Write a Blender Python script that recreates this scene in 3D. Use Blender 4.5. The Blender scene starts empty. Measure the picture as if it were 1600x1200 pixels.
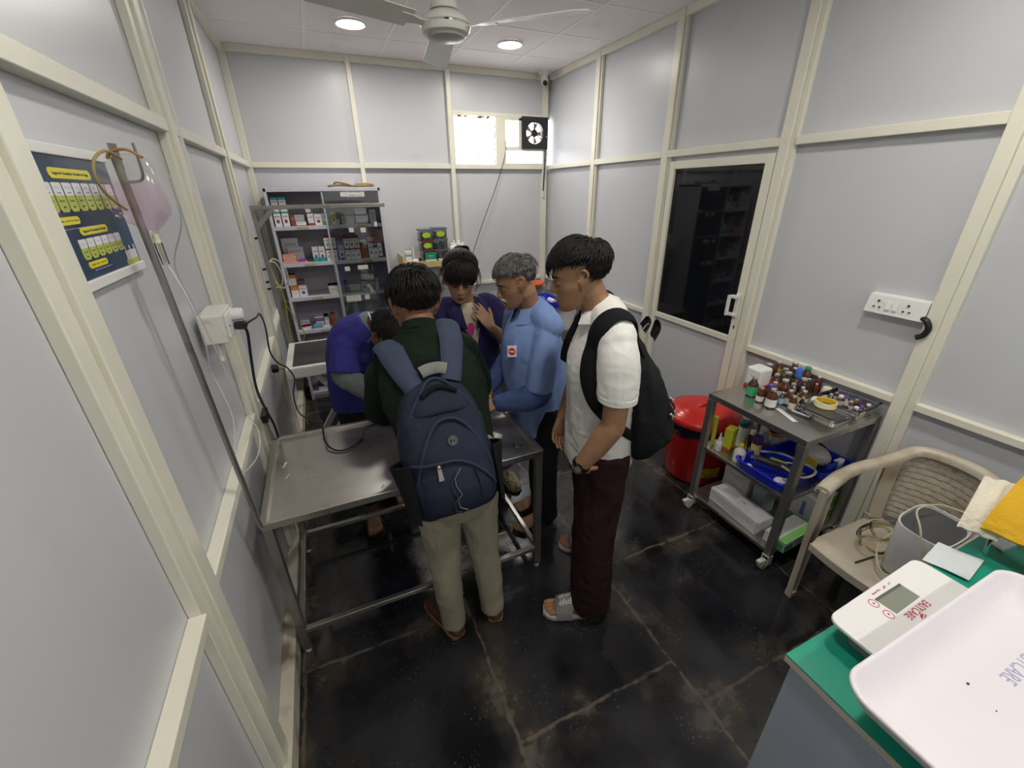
import bpy, bmesh, math, random
from mathutils import Vector, Matrix, noise
V = Vector
R = math.radians
PI = math.pi
C = bpy.context.scene.collection
SC = bpy.context.scene
random.seed(7)

# ---------------------------------------------------------------- camera
cam_d = bpy.data.cameras.new('camera')
cam = bpy.data.objects.new('camera', cam_d); C.objects.link(cam)
cam_d.sensor_width = 36; cam_d.lens = 36 * 652.66 / 1600; cam_d.clip_start = .02
def cam_matrix(loc, yaw, pitch, roll):
    fw = V((-math.sin(yaw) * math.cos(pitch), math.cos(yaw) * math.cos(pitch), math.sin(pitch)))
    r = V((math.cos(yaw), math.sin(yaw), 0)); u = r.cross(fw)
    r2 = r * math.cos(roll) + u * math.sin(roll); u2 = r2.cross(fw)
    m = Matrix((r2, u2, -fw)).transposed().to_4x4(); m.translation = loc
    return m
cam.matrix_world = cam_matrix(V((.417, 0, 1.8616)), R(-23.4635), R(-24.8745), R(-.7605))
SC.camera = cam
# ---------------------------------------------------------------- world, exposure
SC.view_settings.view_transform = 'Standard'; SC.view_settings.look = 'None'
SC.view_settings.exposure = 0.0; SC.view_settings.gamma = 1; SC.view_settings.use_curve_mapping = False
w = bpy.data.worlds.new('sky'); SC.world = w; w.use_nodes = True
bg = w.node_tree.nodes['Background']; bg.inputs[0].default_value = (.93, .97, 1, 1); bg.inputs[1].default_value = 7
LAMP = 166.0          # emission of the round ceiling lamps
LAMPS = [(.88, 3.765), (2.08, 3.785), (.88, .75), (2.08, .75), (.88, -1.15), (2.08, -1.15)]

# ---------------------------------------------------------------- materials
MATS = {}
def mat(name, col, rough=.5, metal=0, var=0, vscale=8, bump=0, bscale=60, dirt=None, dscale=5, dlo=.55, dhi=.7, spec=.5, coat=0, stretch=None, trans=0, ior=1.45, sheen=0, rvar=0):
    if name in MATS: return MATS[name]
    m = bpy.data.materials.new(name); m.use_nodes = True; nt = m.node_tree; b = nt.nodes['Principled BSDF']
    b.inputs['Base Color'].default_value = (*col, 1); b.inputs['Roughness'].default_value = rough
    b.inputs['Metallic'].default_value = metal; b.inputs['Specular IOR Level'].default_value = spec
    b.inputs['Coat Weight'].default_value = coat; b.inputs['Transmission Weight'].default_value = trans; b.inputs['IOR'].default_value = ior
    if sheen: b.inputs['Sheen Weight'].default_value = sheen
    N = nt.nodes.new; K = nt.links.new
    co = N('ShaderNodeTexCoord').outputs['Object']
    if stretch:
        mp = N('ShaderNodeMapping'); mp.inputs['Scale'].default_value = stretch; K(co, mp.inputs[0]); co = mp.outputs[0]
    def nz(sc, det=4):
        n = N('ShaderNodeTexNoise'); n.inputs['Scale'].default_value = sc; n.inputs['Detail'].default_value = det; K(co, n.inputs['Vector']); return n.outputs[0]
    cur = None
    if var:
        mr = N('ShaderNodeMapRange'); mr.inputs[1].default_value = .3; mr.inputs[2].default_value = .7; mr.inputs[3].default_value = 1 - var; mr.inputs[4].default_value = 1 + var
        K(nz(vscale), mr.inputs[0])
        mx = N('ShaderNodeMix'); mx.data_type = 'RGBA'; mx.blend_type = 'MULTIPLY'; mx.inputs[0].default_value = 1
        mx.inputs[6].default_value = (*col, 1); K(mr.outputs[0], mx.inputs[7]); cur = mx.outputs[2]
        if rvar:
            mr2 = N('ShaderNodeMapRange'); mr2.inputs[1].default_value = .3; mr2.inputs[2].default_value = .7; mr2.inputs[3].default_value = max(.02, rough - rvar); mr2.inputs[4].default_value = rough + rvar
            K(nz(vscale * .6), mr2.inputs[0]); K(mr2.outputs[0], b.inputs['Roughness'])
    if dirt:
        mr = N('ShaderNodeMapRange'); mr.inputs[1].default_value = dlo; mr.inputs[2].default_value = dhi; K(nz(dscale, 6), mr.inputs[0])
        mx = N('ShaderNodeMix'); mx.data_type = 'RGBA'; K(mr.outputs[0], mx.inputs[0])
        if cur: K(cur, mx.inputs[6])
        else: mx.inputs[6].default_value = (*col, 1)
        mx.inputs[7].default_value = (*dirt, 1); cur = mx.outputs[2]
    if cur: K(cur, b.inputs['Base Color'])
    if bump:
        bp = N('ShaderNodeBump'); bp.inputs['Strength'].default_value = bump; bp.inputs['Distance'].default_value = .01
        K(nz(bscale), bp.inputs['Height']); K(bp.outputs[0], b.inputs['Normal'])
    MATS[name] = m; return m
def clear(name, tint, gloss=.08, rough=.05, stain=None):
    """thin clear sheet: mostly see-through, a little mirror"""
    if name in MATS: return MATS[name]
    m = bpy.data.materials.new(name); m.use_nodes = True; nt = m.node_tree; N = nt.nodes.new; K = nt.links.new
    nt.nodes.remove(nt.nodes['Principled BSDF']); out = nt.nodes['Material Output']
    t = N('ShaderNodeBsdfTransparent'); t.inputs[0].default_value = (*tint, 1)
    g = N('ShaderNodeBsdfGlossy'); g.inputs['Roughness'].default_value = rough; g.inputs[0].default_value = (.9, .9, .9, 1)
    mx = N('ShaderNodeMixShader'); mx.inputs[0].default_value = gloss
    if gloss > .09:
        fr = N('ShaderNodeFresnel'); fr.inputs[0].default_value = 1.5
        ad = N('ShaderNodeMath'); ad.operation = 'MULTIPLY_ADD'; ad.inputs[1].default_value = 1; ad.inputs[2].default_value = gloss - .05; K(fr.outputs[0], ad.inputs[0]); K(ad.outputs[0], mx.inputs[0])
    K(t.outputs[0], mx.inputs[1]); K(g.outputs[0], mx.inputs[2]); K(mx.outputs[0], out.inputs[0])
    if stain:
        co = N('ShaderNodeTexCoord'); mp = N('ShaderNodeMapping'); mp.inputs['Scale'].default_value = (6, 6, 3); K(co.outputs['Object'], mp.inputs[0])
        n = N('ShaderNodeTexNoise'); n.inputs['Scale'].default_value = 1; n.inputs['Detail'].default_value = 5; K(mp.outputs[0], n.inputs['Vector'])
        sx = N('ShaderNodeSeparateXYZ'); K(co.outputs['Object'], sx.inputs[0])
        mz = N('ShaderNodeMapRange'); mz.inputs[1].default_value = .12; mz.inputs[2].default_value = .42; mz.inputs[3].default_value = 0; mz.inputs[4].default_value = .13; K(sx.outputs[2], mz.inputs[0])
        ad = N('ShaderNodeMath'); ad.operation = 'ADD'; K(n.outputs[0], ad.inputs[0]); K(mz.outputs[0], ad.inputs[1])
        mr = N('ShaderNodeMapRange'); mr.inputs[1].default_value = .6; mr.inputs[2].default_value = .75; K(ad.outputs[0], mr.inputs[0])
        cm = N('ShaderNodeMix'); cm.data_type = 'RGBA'; cm.inputs[6].default_value = (*tint, 1); cm.inputs[7].default_value = (*stain, 1); K(mr.outputs[0], cm.inputs[0]); K(cm.outputs[2], t.inputs[0])
    MATS[name] = m; return m
def emit(name, col, s):
    if name in MATS: return MATS[name]
    m = bpy.data.materials.new(name); m.use_nodes = True; b = m.node_tree.nodes['Principled BSDF']
    b.inputs['Base Color'].default_value = (*col, 1); b.inputs['Emission Color'].default_value = (*col, 1); b.inputs['Emission Strength'].default_value = s
    MATS[name] = m; return m

panel = mat('grey_laminate', (.60, .61, .645), .33, var=.03, vscale=1.5, dirt=(.52, .51, .50), dscale=2.2, dlo=.62, dhi=.85)
cream = mat('cream_frame', (.80, .78, .66), .3, var=.03, vscale=3, dirt=(.62, .55, .42), dscale=9, dlo=.68, dhi=.8)
ceil_m = mat('ceiling_tile', (.86, .80, .80), .8, var=.04, vscale=2, dirt=(.66, .60, .57), dscale=3, dlo=.62, dhi=.9)
grid_m = mat('ceiling_grid', (.90, .86, .85), .6)
steel = mat('stainless_steel', (.46, .44, .41), .30, .9, var=.1, vscale=3, stretch=(1, 1, 3), rvar=.1, dirt=(.36, .33, .28), dscale=6, dlo=.58, dhi=.9)
steel_d = mat('dull_steel', (.36, .35, .33), .36, .85, var=.12, vscale=6, dirt=(.2, .17, .13), dscale=9, dlo=.6, dhi=.8)
white_p = mat('white_plastic', (.80, .80, .79), .35)
white_m = mat('white_enamel', (.76, .75, .70), .35, dirt=(.5, .45, .36), dscale=7, dlo=.66, dhi=.85)
black_r = mat('black_rubber', (.012, .012, .013), .5)
black_p = mat('black_plastic', (.02, .02, .022), .35)
cord_m = mat('black_cord', (.012, .012, .014), .45)
paper = mat('white_paper', (.82, .82, .82), .6)
cab_m = mat('cabinet_enamel', (.62, .61, .68), .4, var=.04, vscale=4)
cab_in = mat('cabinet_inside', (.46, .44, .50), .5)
gold = mat('brass', (.7, .5, .2), .3, 1)

# ---------------------------------------------------------------- mesh helpers
def frame(d, up=None):
    d = V(d).normalized()
    u = V(up) if up is not None else (V((0, 0, 1)) if abs(d.z) < .9 else V((1, 0, 0)))
    x = u.cross(d)
    if x.length < 1e-5: x = V((1, 0, 0)).cross(d)
    x.normalize(); y = d.cross(x).normalized()
    return x, y, d
def crom(pts, n):
    """Catmull-Rom through pts (tuples of any length), n steps per span"""
    P = [list(p) for p in pts]; out = []
    for i in range(len(P) - 1):
        p0 = P[max(i - 1, 0)]; p1 = P[i]; p2 = P[i + 1]; p3 = P[min(i + 2, len(P) - 1)]
        for k in range(n):
            t = k / n
            out.append([.5 * (2 * b + (c - a) * t + (2 * a - 5 * b + 4 * c - d) * t * t + (-a + 3 * b - 3 * c + d) * t ** 3) for a, b, c, d in zip(p0, p1, p2, p3)])
    out.append(P[-1]); return out
class B:
    def __init__(s): s.bm = bmesh.new(); s.mi = 0
    def face(s, vs):
        try: f = s.bm.faces.new(vs); f.material_index = s.mi; return f
        except ValueError: return None
    def box(s, x0, x1, y0, y1, z0, z1, M=None):
        co = [(x, y, z) for x in (x0, x1) for y in (y0, y1) for z in (z0, z1)]
        v = [s.bm.verts.new(M @ V(c) if M else c) for c in co]
        for q in ((0, 1, 3, 2), (4, 6, 7, 5), (0, 4, 5, 1), (2, 3, 7, 6), (0, 2, 6, 4), (1, 5, 7, 3)): s.face([v[i] for i in q])
        return s
    def bar(s, p0, p1, w, h, up=None, n0=None):
        x, y, d = frame(V(p1) - V(p0), up); L = (V(p1) - V(p0)).length
        M = Matrix((x, y, d)).transposed().to_4x4(); M.translation = V(p0)
        return s.box(-w / 2, w / 2, -h / 2, h / 2, 0, L, M)
    def rings(s, R_, cap=True, closed=False):
        vs = [[s.bm.verts.new(p) for p in r] for r in R_]; n = len(vs[0])
        for a, b in zip(vs, vs[1:] + ([vs[0]] if closed else [])):
            for i in range(n): s.face([a[i], a[(i + 1) % n], b[(i + 1) % n], b[i]])
        if cap and not closed: s.face(vs[0][::-1]); s.face(vs[-1])
        return s
    def cyl(s, p0, p1, r0, r1=None, n=14, cap=True):
        r1 = r0 if r1 is None else r1; x, y, d = frame(V(p1) - V(p0))
        return s.rings([[V(p) + (x * math.cos(a) + y * math.sin(a)) * r for a in [2 * PI * i / n for i in range(n)]] for p, r in ((p0, r0), (p1, r1))], cap)
    def tube(s, pts, r, n=7, sm=6, closed=False, flat=1):
        P = [V(p) for p in (crom([tuple(p) for p in pts], sm) if sm > 1 else pts)]; rs = []; up = None
        for i, p in enumerate(P):
            d = P[min(i + 1, len(P) - 1)] - P[max(i - 1, 0)]
            x, y, d = frame(d, up); up = y
            q = r if not callable(r) else r(i / (len(P) - 1))
            rs.append([p + x * math.cos(2 * PI * k / n) * q + y * math.sin(2 * PI * k / n) * q * flat for k in range(n)])
        return s.rings(rs, True, closed)
    def lathe(s, c, prof, n=20, ax=None, sx=1, sy=1, cap=True):
        c = V(c); M = ax or Matrix.Identity(3)
        rs = [[c + M @ V((r * math.cos(2 * PI * k / n) * sx, r * math.sin(2 * PI * k / n) * sy, z)) for k in range(n)] for r, z in prof]
        return s.rings(rs, cap)
    def ell(s, c, r, M=None, nu=20, nv=12):
        c = V(c); rs = []
        for j in range(nv + 1):
            t = PI * (j + .02) / (nv + .04)
            rs.append([c + (M @ V(q) if M else V(q)) for q in [(r[0] * math.sin(t) * math.cos(2 * PI * k / nu), r[1] * math.sin(t) * math.sin(2 * PI * k / nu), -r[2] * math.cos(t)) for k in range(nu)]])
        return s.rings(rs)
    def prism(s, poly, z0, z1, M=None):
        f = lambda p, z: (M @ V((p[0], p[1], z))) if M else V((p[0], p[1], z))
        return s.rings([[f(p, z0) for p in poly], [f(p, z1) for p in poly]])
    def limb(s, pts, rad, lat=None, n=16, sm=5, round_=True):
        """lofted limb; rad items are r or (across lat, along depth)"""
        rr = [(r, r) if not isinstance(r, tuple) else r for r in rad]
        Q = crom([tuple(p) + tuple(r) for p, r in zip(pts, rr)], sm); rs = []; up = None
        for i, q in enumerate(Q):
            p = V(q[:3]); d = V(Q[min(i + 1, len(Q) - 1)][:3]) - V(Q[max(i - 1, 0)][:3])
            if lat is not None:
                d.normalize(); x = V(lat) - d * V(lat).dot(d); x.normalize(); y = d.cross(x)
            else:
                x, y, d = frame(d, up); up = y
            rs.append((p, x, y, d, q[3], q[4]))
        out = []
        def ring(p, x, y, a, b): return [p + x * math.cos(2 * PI * k / n) * a + y * math.sin(2 * PI * k / n) * b for k in range(n)]
        if round_:
            p, x, y, d, a, b = rs[0]
            for t in (.15, .5, .8) if round_ != 'end' else (): out.append(ring(p - d * min(a, b) * math.cos(math.asin(t)) * .9, x, y, a * t, b * t))
        for p, x, y, d, a, b in rs: out.append(ring(p, x, y, a, b))
        if round_ and round_ != 'start':
            p, x, y, d, a, b = rs[-1]
            for t in (.8, .5, .15): out.append(ring(p + d * min(a, b) * math.cos(math.asin(t)) * .9, x, y, a * t, b * t))
        return s.rings(out)
    def sheet(s, grid, t, nrm=None):
        """thick sheet from a grid of points (rows); thickness t along computed normals"""
        n = len(grid); m = len(grid[0]); G = [[V(p) for p in r] for r in grid]
        def N(i, j):
            a = G[min(i + 1, n - 1)][j] - G[max(i - 1, 0)][j]; b = G[i][min(j + 1, m - 1)] - G[i][max(j - 1, 0)]
            c = a.cross(b); return c.normalized() if c.length > 1e-9 else V((0, 0, 1))
        A = [[s.bm.verts.new(G[i][j]) for j in range(m)] for i in range(n)]
        D = [[s.bm.verts.new(G[i][j] - N(i, j) * t) for j in range(m)] for i in range(n)]
        for i in range(n - 1):
            for j in range(m - 1):
                s.face([A[i][j], A[i + 1][j], A[i + 1][j + 1], A[i][j + 1]]); s.face([D[i][j], D[i][j + 1], D[i + 1][j + 1], D[i + 1][j]])
        for i in range(n - 1):
            s.face([A[i][0], D[i][0], D[i + 1][0], A[i + 1][0]]); s.face([A[i][m - 1], A[i + 1][m - 1], D[i + 1][m - 1], D[i][m - 1]])
        for j in range(m - 1):
            s.face([A[0][j], A[0][j + 1], D[0][j + 1], D[0][j]]); s.face([A[n - 1][j], D[n - 1][j], D[n - 1][j + 1], A[n - 1][j + 1]])
        return s
ORG = {}
def org(o): return ORG.get(o.name, V((0, 0, 0))) if o else V((0, 0, 0))
def link(name, me, mats, parent=None, at=None):
    o = bpy.data.objects.new(name, me); C.objects.link(o)
    for m in (mats if isinstance(mats, (list, tuple)) else [mats]): me.materials.append(m)
    base = org(parent)
    if parent is None and at is not None: base = V(at); o.location = base
    if base.length > 0: me.transform(Matrix.Translation(-base))
    ORG[o.name] = base
    if parent: o.parent = parent
    return o
def mk(name, b, mats, parent=None, bevel=0, ang=38, at=None, seg=2, label=None, kind=None):
    bmesh.ops.recalc_face_normals(b.bm, faces=b.bm.faces[:])
    if parent is None and at is None:
        vs = [v.co for v in b.bm.verts]
        at = (sum(v.x for v in vs) / len(vs), sum(v.y for v in vs) / len(vs), min(v.z for v in vs))
    me = bpy.data.meshes.new(name); b.bm.to_mesh(me); b.bm.free()
    me.polygons.foreach_set('use_smooth', [True] * len(me.polygons))
    me.set_sharp_from_angle(angle=R(ang))
    o = link(name, me, mats, parent, at)
    if bevel:
        mo = o.modifiers.new('edge', 'BEVEL'); mo.width = bevel; mo.segments = seg; mo.limit_method = 'ANGLE'; mo.angle_limit = R(50); mo.harden_normals = True
    if label: o['label'] = label
    if kind: o['kind'] = kind
    return o
def tag(o, label, cat, group=None):
    o['label'] = label; o['category'] = cat
    if group: o['group'] = group
    return o
def thing(name, label, cat, loc=(0, 0, 0), group=None):
    o = bpy.data.objects.new(name, None); C.objects.link(o); o.location = loc; o.empty_display_size = .05
    ORG[o.name] = V(loc); return tag(o, label, cat, group)
def struct(name, b, m, bevel=0, parent=None):
    o = mk(name, b, m, parent, bevel, at=(0, 0, 0) if parent is None else None)
    if parent is None: o['kind'] = 'structure'
    return o
def dup(root, loc, rotz=0, label=None, group=None, scale=None):
    r = root.copy(); C.objects.link(r); r.location = loc; r.rotation_euler = (0, 0, rotz)
    if scale: r.scale = scale
    if label: r['label'] = label
    if group: r['group'] = group
    for ch in list(root.children):
        c = ch.copy(); C.objects.link(c); c.parent = r
        for g in ch.children:
            d = g.copy(); C.objects.link(d); d.parent = c
    return r
def text(name, s, size, m, parent, M, ext=.0006, align='CENTER', sx=1):
    """flat lettering, centred, laid by matrix M (x right, y up, z out); '~...' = print too small or blurred to read, set as letter strokes"""
    if s.startswith('~'):
        rr = random.Random(len(s) * 7 + int(size * 1e5)); b = B(); q = size * .5; w_ = (len(s) - 1) * q
        for i, ch in enumerate(s[1:]):
            if ch != ' ':
                x = (-w_ / 2 + (i + .5) * q) * sx; h = size * (.36 if rr.random() < .7 else .5); k = q * sx
                b.box(x - k * .34, x - k * .16, -size * .26, -size * .26 + h, -ext, ext, M); b.box(x - k * .16, x + k * .36, -size * .26 + (h - size * .1) * rr.choice((0, .5, 1)), -size * .16 + (h - size * .1) * rr.choice((0, .5, 1)) + size * .02, -ext, ext, M)
        return mk(name, b, m, parent)
    cu = bpy.data.curves.new(name, 'FONT'); cu.body = s; cu.size = size; cu.align_x = align; cu.align_y = 'CENTER'; cu.extrude = ext; cu.resolution_u = 2
    t = bpy.data.objects.new('tmp', cu); C.objects.link(t); dg = bpy.context.evaluated_depsgraph_get()
    me = bpy.data.meshes.new_from_object(t.evaluated_get(dg)); bpy.data.objects.remove(t); me.name = name
    me.transform(M @ Matrix.Diagonal((sx, 1, 1, 1)))
    return link(name, me, m, parent)
def place(o, x, y, z=None):
    x = V(x).normalized(); y = V(y).normalized(); zz = x.cross(y)
    M = Matrix((x, y, zz)).transposed().to_4x4(); M.translation = V(o); return M
XY = lambda o, xa, ya: place(o, xa, ya, None)
# ================================================================ the room
W, D, H = 2.842, 4.547, 2.92           # front faces of the wall framing, ceiling height
RL0, RL1, RM0, RM1 = .893, .929, 2.064, 2.108
PW = .040                              # framing stands this far off the panels
Y0 = -1.9
struct('wall_left', B().box(-PW - .1, -PW, Y0 - .1, D + PW, 0, H), panel)
struct('wall_right', B().box(W + PW, W + PW + .1, Y0 - .1, D + PW, 0, H), panel)
struct('wall_front', B().box(-PW - .1, W + PW + .1, Y0 - .1, Y0, 0, H), panel)
b = B(); yb0, yb1 = D + PW, D + PW + .1
b.box(-.145, 1.80, yb0, yb1, 0, H); b.box(1.80, W + .145, yb0, yb1, 0, RM1); b.box(1.80, W + .145, yb0, yb1, 2.535, H)
b.box(2.255, 2.355, yb0, yb1, RM1, 2.535)
struct('wall_back', b, panel)

# floor: dark stone slabs with worn tan joints
def floor_mat():
    m = bpy.data.materials.new('stone_floor'); m.use_nodes = True; nt = m.node_tree; p = nt.nodes['Principled BSDF']; N = nt.nodes.new; K = nt.links.new
    co = N('ShaderNodeTexCoord').outputs['Object']
    def nz(sc, det=4, vec=None):
        n = N('ShaderNodeTexNoise'); n.inputs['Scale'].default_value = sc; n.inputs['Detail'].default_value = det; K(vec or co, n.inputs['Vector']); return n.outputs[0]
    def mt(op, a, b_=None, c=None):
        n = N('ShaderNodeMath'); n.operation = op
        for i, q in enumerate((a, b_, c)):
            if q is None: continue
            if isinstance(q, (int, float)): n.inputs[i].default_value = q
            else: K(q, n.inputs[i])
        return n.outputs[0]
    def rng(v, a, b_, lo=0, hi=1):
        n = N('ShaderNodeMapRange'); n.inputs[1].default_value = a; n.inputs[2].default_value = b_; n.inputs[3].default_value = lo; n.inputs[4].default_value = hi; K(v, n.inputs[0]); return n.outputs[0]
    sx = N('ShaderNodeSeparateXYZ'); K(co, sx.inputs[0])
    wob = mt('MULTIPLY', mt('SUBTRACT', nz(9), .5), .035)
    x = mt('ADD', sx.outputs[0], wob); y = mt('ADD', sx.outputs[1], wob)
    far = None
    vl = [(.03, -2, 5), (.765, -2, 1.36), (1.49, -2, 1.78), (.765, 1.36, 5), (1.49, 1.78, 5), (2.37, -2, 5)]
    hl = [(.77, .76, 1.49), (1.31, 1.49, 2.37), (.59, 1.49, 2.9), (1.76, .765, 1.49), (2.12, 1.49, 2.37), (1.37, .03, .765), (.1, 0, 1.49), (2.5, .03, 1.49), (3.2, 0, 2.9), (3.9, 0, 2.9), (.62, .03, .3)]
    for c, lo, hi in vl:
        d = mt('ADD', mt('ABSOLUTE', mt('SUBTRACT', x, c)), mt('MULTIPLY', mt('MAXIMUM', mt('SUBTRACT', lo, y), mt('SUBTRACT', y, hi)), 10) if lo > -2 or hi < 5 else 0)
        d = mt('MAXIMUM', d, mt('ABSOLUTE', mt('SUBTRACT', x, c))); far = d if far is None else mt('MINIMUM', far, d)
    for c, lo, hi in hl:
        d = mt('MAXIMUM', mt('ABSOLUTE', mt('SUBTRACT', y, c)), mt('MULTIPLY', mt('MAXIMUM', mt('SUBTRACT', lo, x), mt('SUBTRACT', x, hi)), 10)); far = mt('MINIMUM', far, d)
    grout = mt('MULTIPLY', rng(far, .003, .009, 1, 0), rng(nz(14, 4), .34, .55, .15, 1))
    smear = mt('MULTIPLY', rng(far, .005, .13, 1, 0), rng(nz(4.5, 6), .45, .66))
    fine = mt('MULTIPLY', mt('ADD', grout, mt('MULTIPLY', smear, .95)), rng(nz(26, 5), .3, .62, .25, 1))
    fine = mt('MINIMUM', fine, 1)
    # chipped flecks in the stone
    vo = N('ShaderNodeTexVoronoi'); vo.inputs['Scale'].default_value = 55; K(co, vo.inputs['Vector'])
    fl = mt('MULTIPLY', rng(vo.outputs[0], .0, .28, 1, 0), rng(nz(6, 3), .5, .64))
    base = N('ShaderNodeMix'); base.data_type = 'RGBA'; base.inputs[6].default_value = (.0085, .0085, .0105, 1); base.inputs[7].default_value = (.026, .026, .029, 1); K(rng(nz(4, 6), .35, .7), base.inputs[0])
    b2 = N('ShaderNodeMix'); b2.data_type = 'RGBA'; K(mt('MULTIPLY', fl, .55), b2.inputs[0]); K(base.outputs[2], b2.inputs[6]); b2.inputs[7].default_value = (.10, .10, .10, 1)
    b3 = N('ShaderNodeMix'); b3.data_type = 'RGBA'; K(fine, b3.inputs[0]); K(b2.outputs[2], b3.inputs[6]); b3.inputs[7].default_value = (.105, .082, .056, 1)
    K(b3.outputs[2], p.inputs['Base Color'])
    K(mt('ADD', rng(nz(3, 5), .35, .7, .05, .26), mt('MULTIPLY', mt('ADD', fine, fl), .4)), p.inputs['Roughness'])
    bp = N('ShaderNodeBump'); bp.inputs['Strength'].default_value = .10; bp.inputs['Distance'].default_value = .004
    K(mt('SUBTRACT', nz(30, 3), mt('MULTIPLY', grout, .8)), bp.inputs['Height']); K(bp.outputs[0], p.inputs['Normal'])
    return m
struct('floor', B().box(-.15, W + .15, Y0 - .1, D + .15, -.06, 0), floor_mat())

# ceiling with its grid
b = B(); b.box(-.15, W + .15, Y0 - .1, D + .15, H, H + .06); b.mi = 1
for x in (-.0, .585, 1.17, 1.755, 2.34): b.box(x - .012, x + .012, Y0, D + PW, H - .003, H)
for i in range(10):
    y = 4.06 - i * .595
    if y > Y0: b.box(-PW, W + PW, y - .011, y + .011, H - .0025, H)
struct('ceiling', b, [ceil_m, grid_m])

# cream framing: every post and rail a member of its own
TN = [0]
def trim(*boxes, bevel=.004):
    TN[0] += 1; b = B()
    for q in boxes: b.box(*q)
    o = struct('trim_%d' % TN[0], b, cream, bevel); return o
# left wall: post = raised tube plus the flat bead beside it
lp = [(.945, .999, 1.065), (2.07, 2.125, 2.185), (3.33, 3.385, 3.445)]
for f0, f1, f2 in lp: trim((-PW, -.012, f0, f1, 0, H), (-PW, 0, f1, f2, 0, H))
edges = [Y0, -.27, -.205] ; trim((-PW, 0, -.27, -.205, 0, H))
spans = [(Y0, -.27), (-.205, .945), (1.065, 2.07), (2.185, 3.33), (3.445, D)]
for a, c in spans:
    trim((-PW, 0, a, c, RL0, RL1)); trim((-PW, 0, a, c, RM0, RM1)); trim((-PW, -.005, a, c, H - .05, H))
struct('trim_80', B().cyl((-.012, 2.235, RM1 - 1.28), (-.012, 2.235, H), .016), white_m)
# back wall
bp_ = [(-PW, .012), (.889, .929), (1.76, 1.803), (W - .055, W)]
for a, c in bp_: trim((a, c, D, D + PW, 0, H))
for (a, c) in [(.012, .889), (.929, 1.76), (1.803, W - .055)]:
    trim((a, c, D, D + PW, RL0, RL1)); trim((a, c, D, D + PW, RM0, RM1)); trim((a, c, D + .005, D + PW, H - .05, H))
# right wall
for a, c, f in [(3.64, 3.70, 0), (2.70, 2.765, 0), (1.775, 1.832, -.03), (.868, .922, -.035), (-.33, -.275, -.035)]:
    trim((W, W + PW, a, c, 0, H), (W + .012, W + PW, a + (f or -.02), a, 0, H))
for a, c in [(3.70, D), (2.765, 3.64), (.922, 1.74), (-.275, .833), (Y0, -.365)]:
    trim((W, W + PW, a, c, RL0, RL1)); trim((W, W + PW, a, c, RM0, RM1)); trim((W + .005, W + PW, a, c, H - .05, H))
trim((W, W + PW, 1.832, 2.70, RM0, RM1)); trim((W + .005, W + PW, 1.832, 2.70, H - .05, H))
# skirtings
dirty = mat('stained_skirting', (.62, .58, .47), .55, var=.1, dirt=(.2, .16, .10), dscale=7, dlo=.5, dhi=.7)
struct('baseboard_left', B().box(-PW, .013, Y0, D, 0, .10), dirty, .004)
struct('baseboard_back', B().box(.013, W - .01, D - .005, D + PW, 0, .07), dirty, .004)
struct('baseboard_right', B().box(W - .005, W + PW, Y0, 1.832, 0, .07), dirty, .004)
struct('baseboard_right_rear', B().box(W - .005, W + PW, 2.70, D, 0, .07), dirty, .004)

# window_1: rusty fixed pane, small pane, bottom pane and the frame round the exhaust fan
b = B()
b.box(1.803, 2.787, D + .003, D + PW, 2.530, 2.565); b.box(2.25, 2.36, D + .003, D + PW, RM1, 2.53)
b.box(2.36, 2.787, D + .003, D + PW, 2.236, 2.274); b.box(2.506, 2.54, D + .003, D + PW, 2.274, 2.53); b.box(2.36, 2.787, D + .003, D + PW, 2.505, 2.53)
b.box(2.36, 2.787, D + .003, D + PW, RM1, 2.122); b.box(1.803, 1.818, D + .01, D + PW, RM1, 2.53)
win = mk('window_1', b, cream, None, .003, at=(1.803, D + .04, RM1)); win['kind'] = 'structure'
g1 = clear('stained_window_glass', (.98, .97, .94), .05, .1, stain=(.62, .48, .33)); g2 = clear('window_glass', (.97, .98, 1), .05)
for nm, m_, q in (('stained_pane', g1, (1.818, 2.25, RM1, 2.53)), ('small_pane', g2, (2.36, 2.506, 2.274, 2.505)), ('bottom_pane', g2, (2.36, 2.787, 2.122, 2.236))):
    mk(nm, B().box(q[0], q[1], D + .026, D + .030, q[2], q[3]), m_, win)
wr = B()
for k in range(16):
    z = RM1 + random.random() * .42; wr.ell((2.246 + random.random() * .006, D + .022, z), (.004, .003, .006 + .012 * random.random()), nu=6, nv=4)
for k in range(14): wr.ell((1.83 + random.random() * .4, D + .022, 2.527 - random.random() * .012), (.006 + .02 * random.random(), .003, .006), nu=6, nv=4)
mk('rust_flakes', wr, mat('rust', (.22, .10, .035), .9), win, kind='stuff')

# door_1: cream frame, dark glass, pull handle, keyhole
dk = mat('dark_door_glass', (.006, .007, .009), .04, spec=.55)
b = B(); yb, yf = 2.665, 1.84
b.box(W + .004, W + PW, 2.615, 2.665, .03, 2.035); b.box(W + .004, W + PW, 1.84, 1.898, .03, 2.035); b.box(W + .004, W + PW, 1.898, 2.615, 1.985, 2.035)
b.box(W + .004, W + PW, 1.898, 2.615, .905, .946); b.box(W + .004, W + PW, 1.898, 2.615, .03, .12)
dr = mk('door_1', b, cream, None, .004, at=(W + .02, 2.25, .0)); dr['kind'] = 'structure'
mk('glass_pane', B().box(W + .022, W + .028, 1.898, 2.615, .946, 1.985), dk, dr)
mk('lower_panel', B().box(W + .026, W + .034, 1.898, 2.615, .12, .905), panel, dr)
b = B(); b.box(W - .045, W - .028, 1.905, 1.925, 1.09, 1.225); b.box(W - .03, W + .006, 1.872, 1.925, 1.205, 1.225); b.box(W - .03, W + .006, 1.872, 1.925, 1.09, 1.108); b.box(W - .004, W + .006, 1.868, 1.895, 1.08, 1.235)
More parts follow.
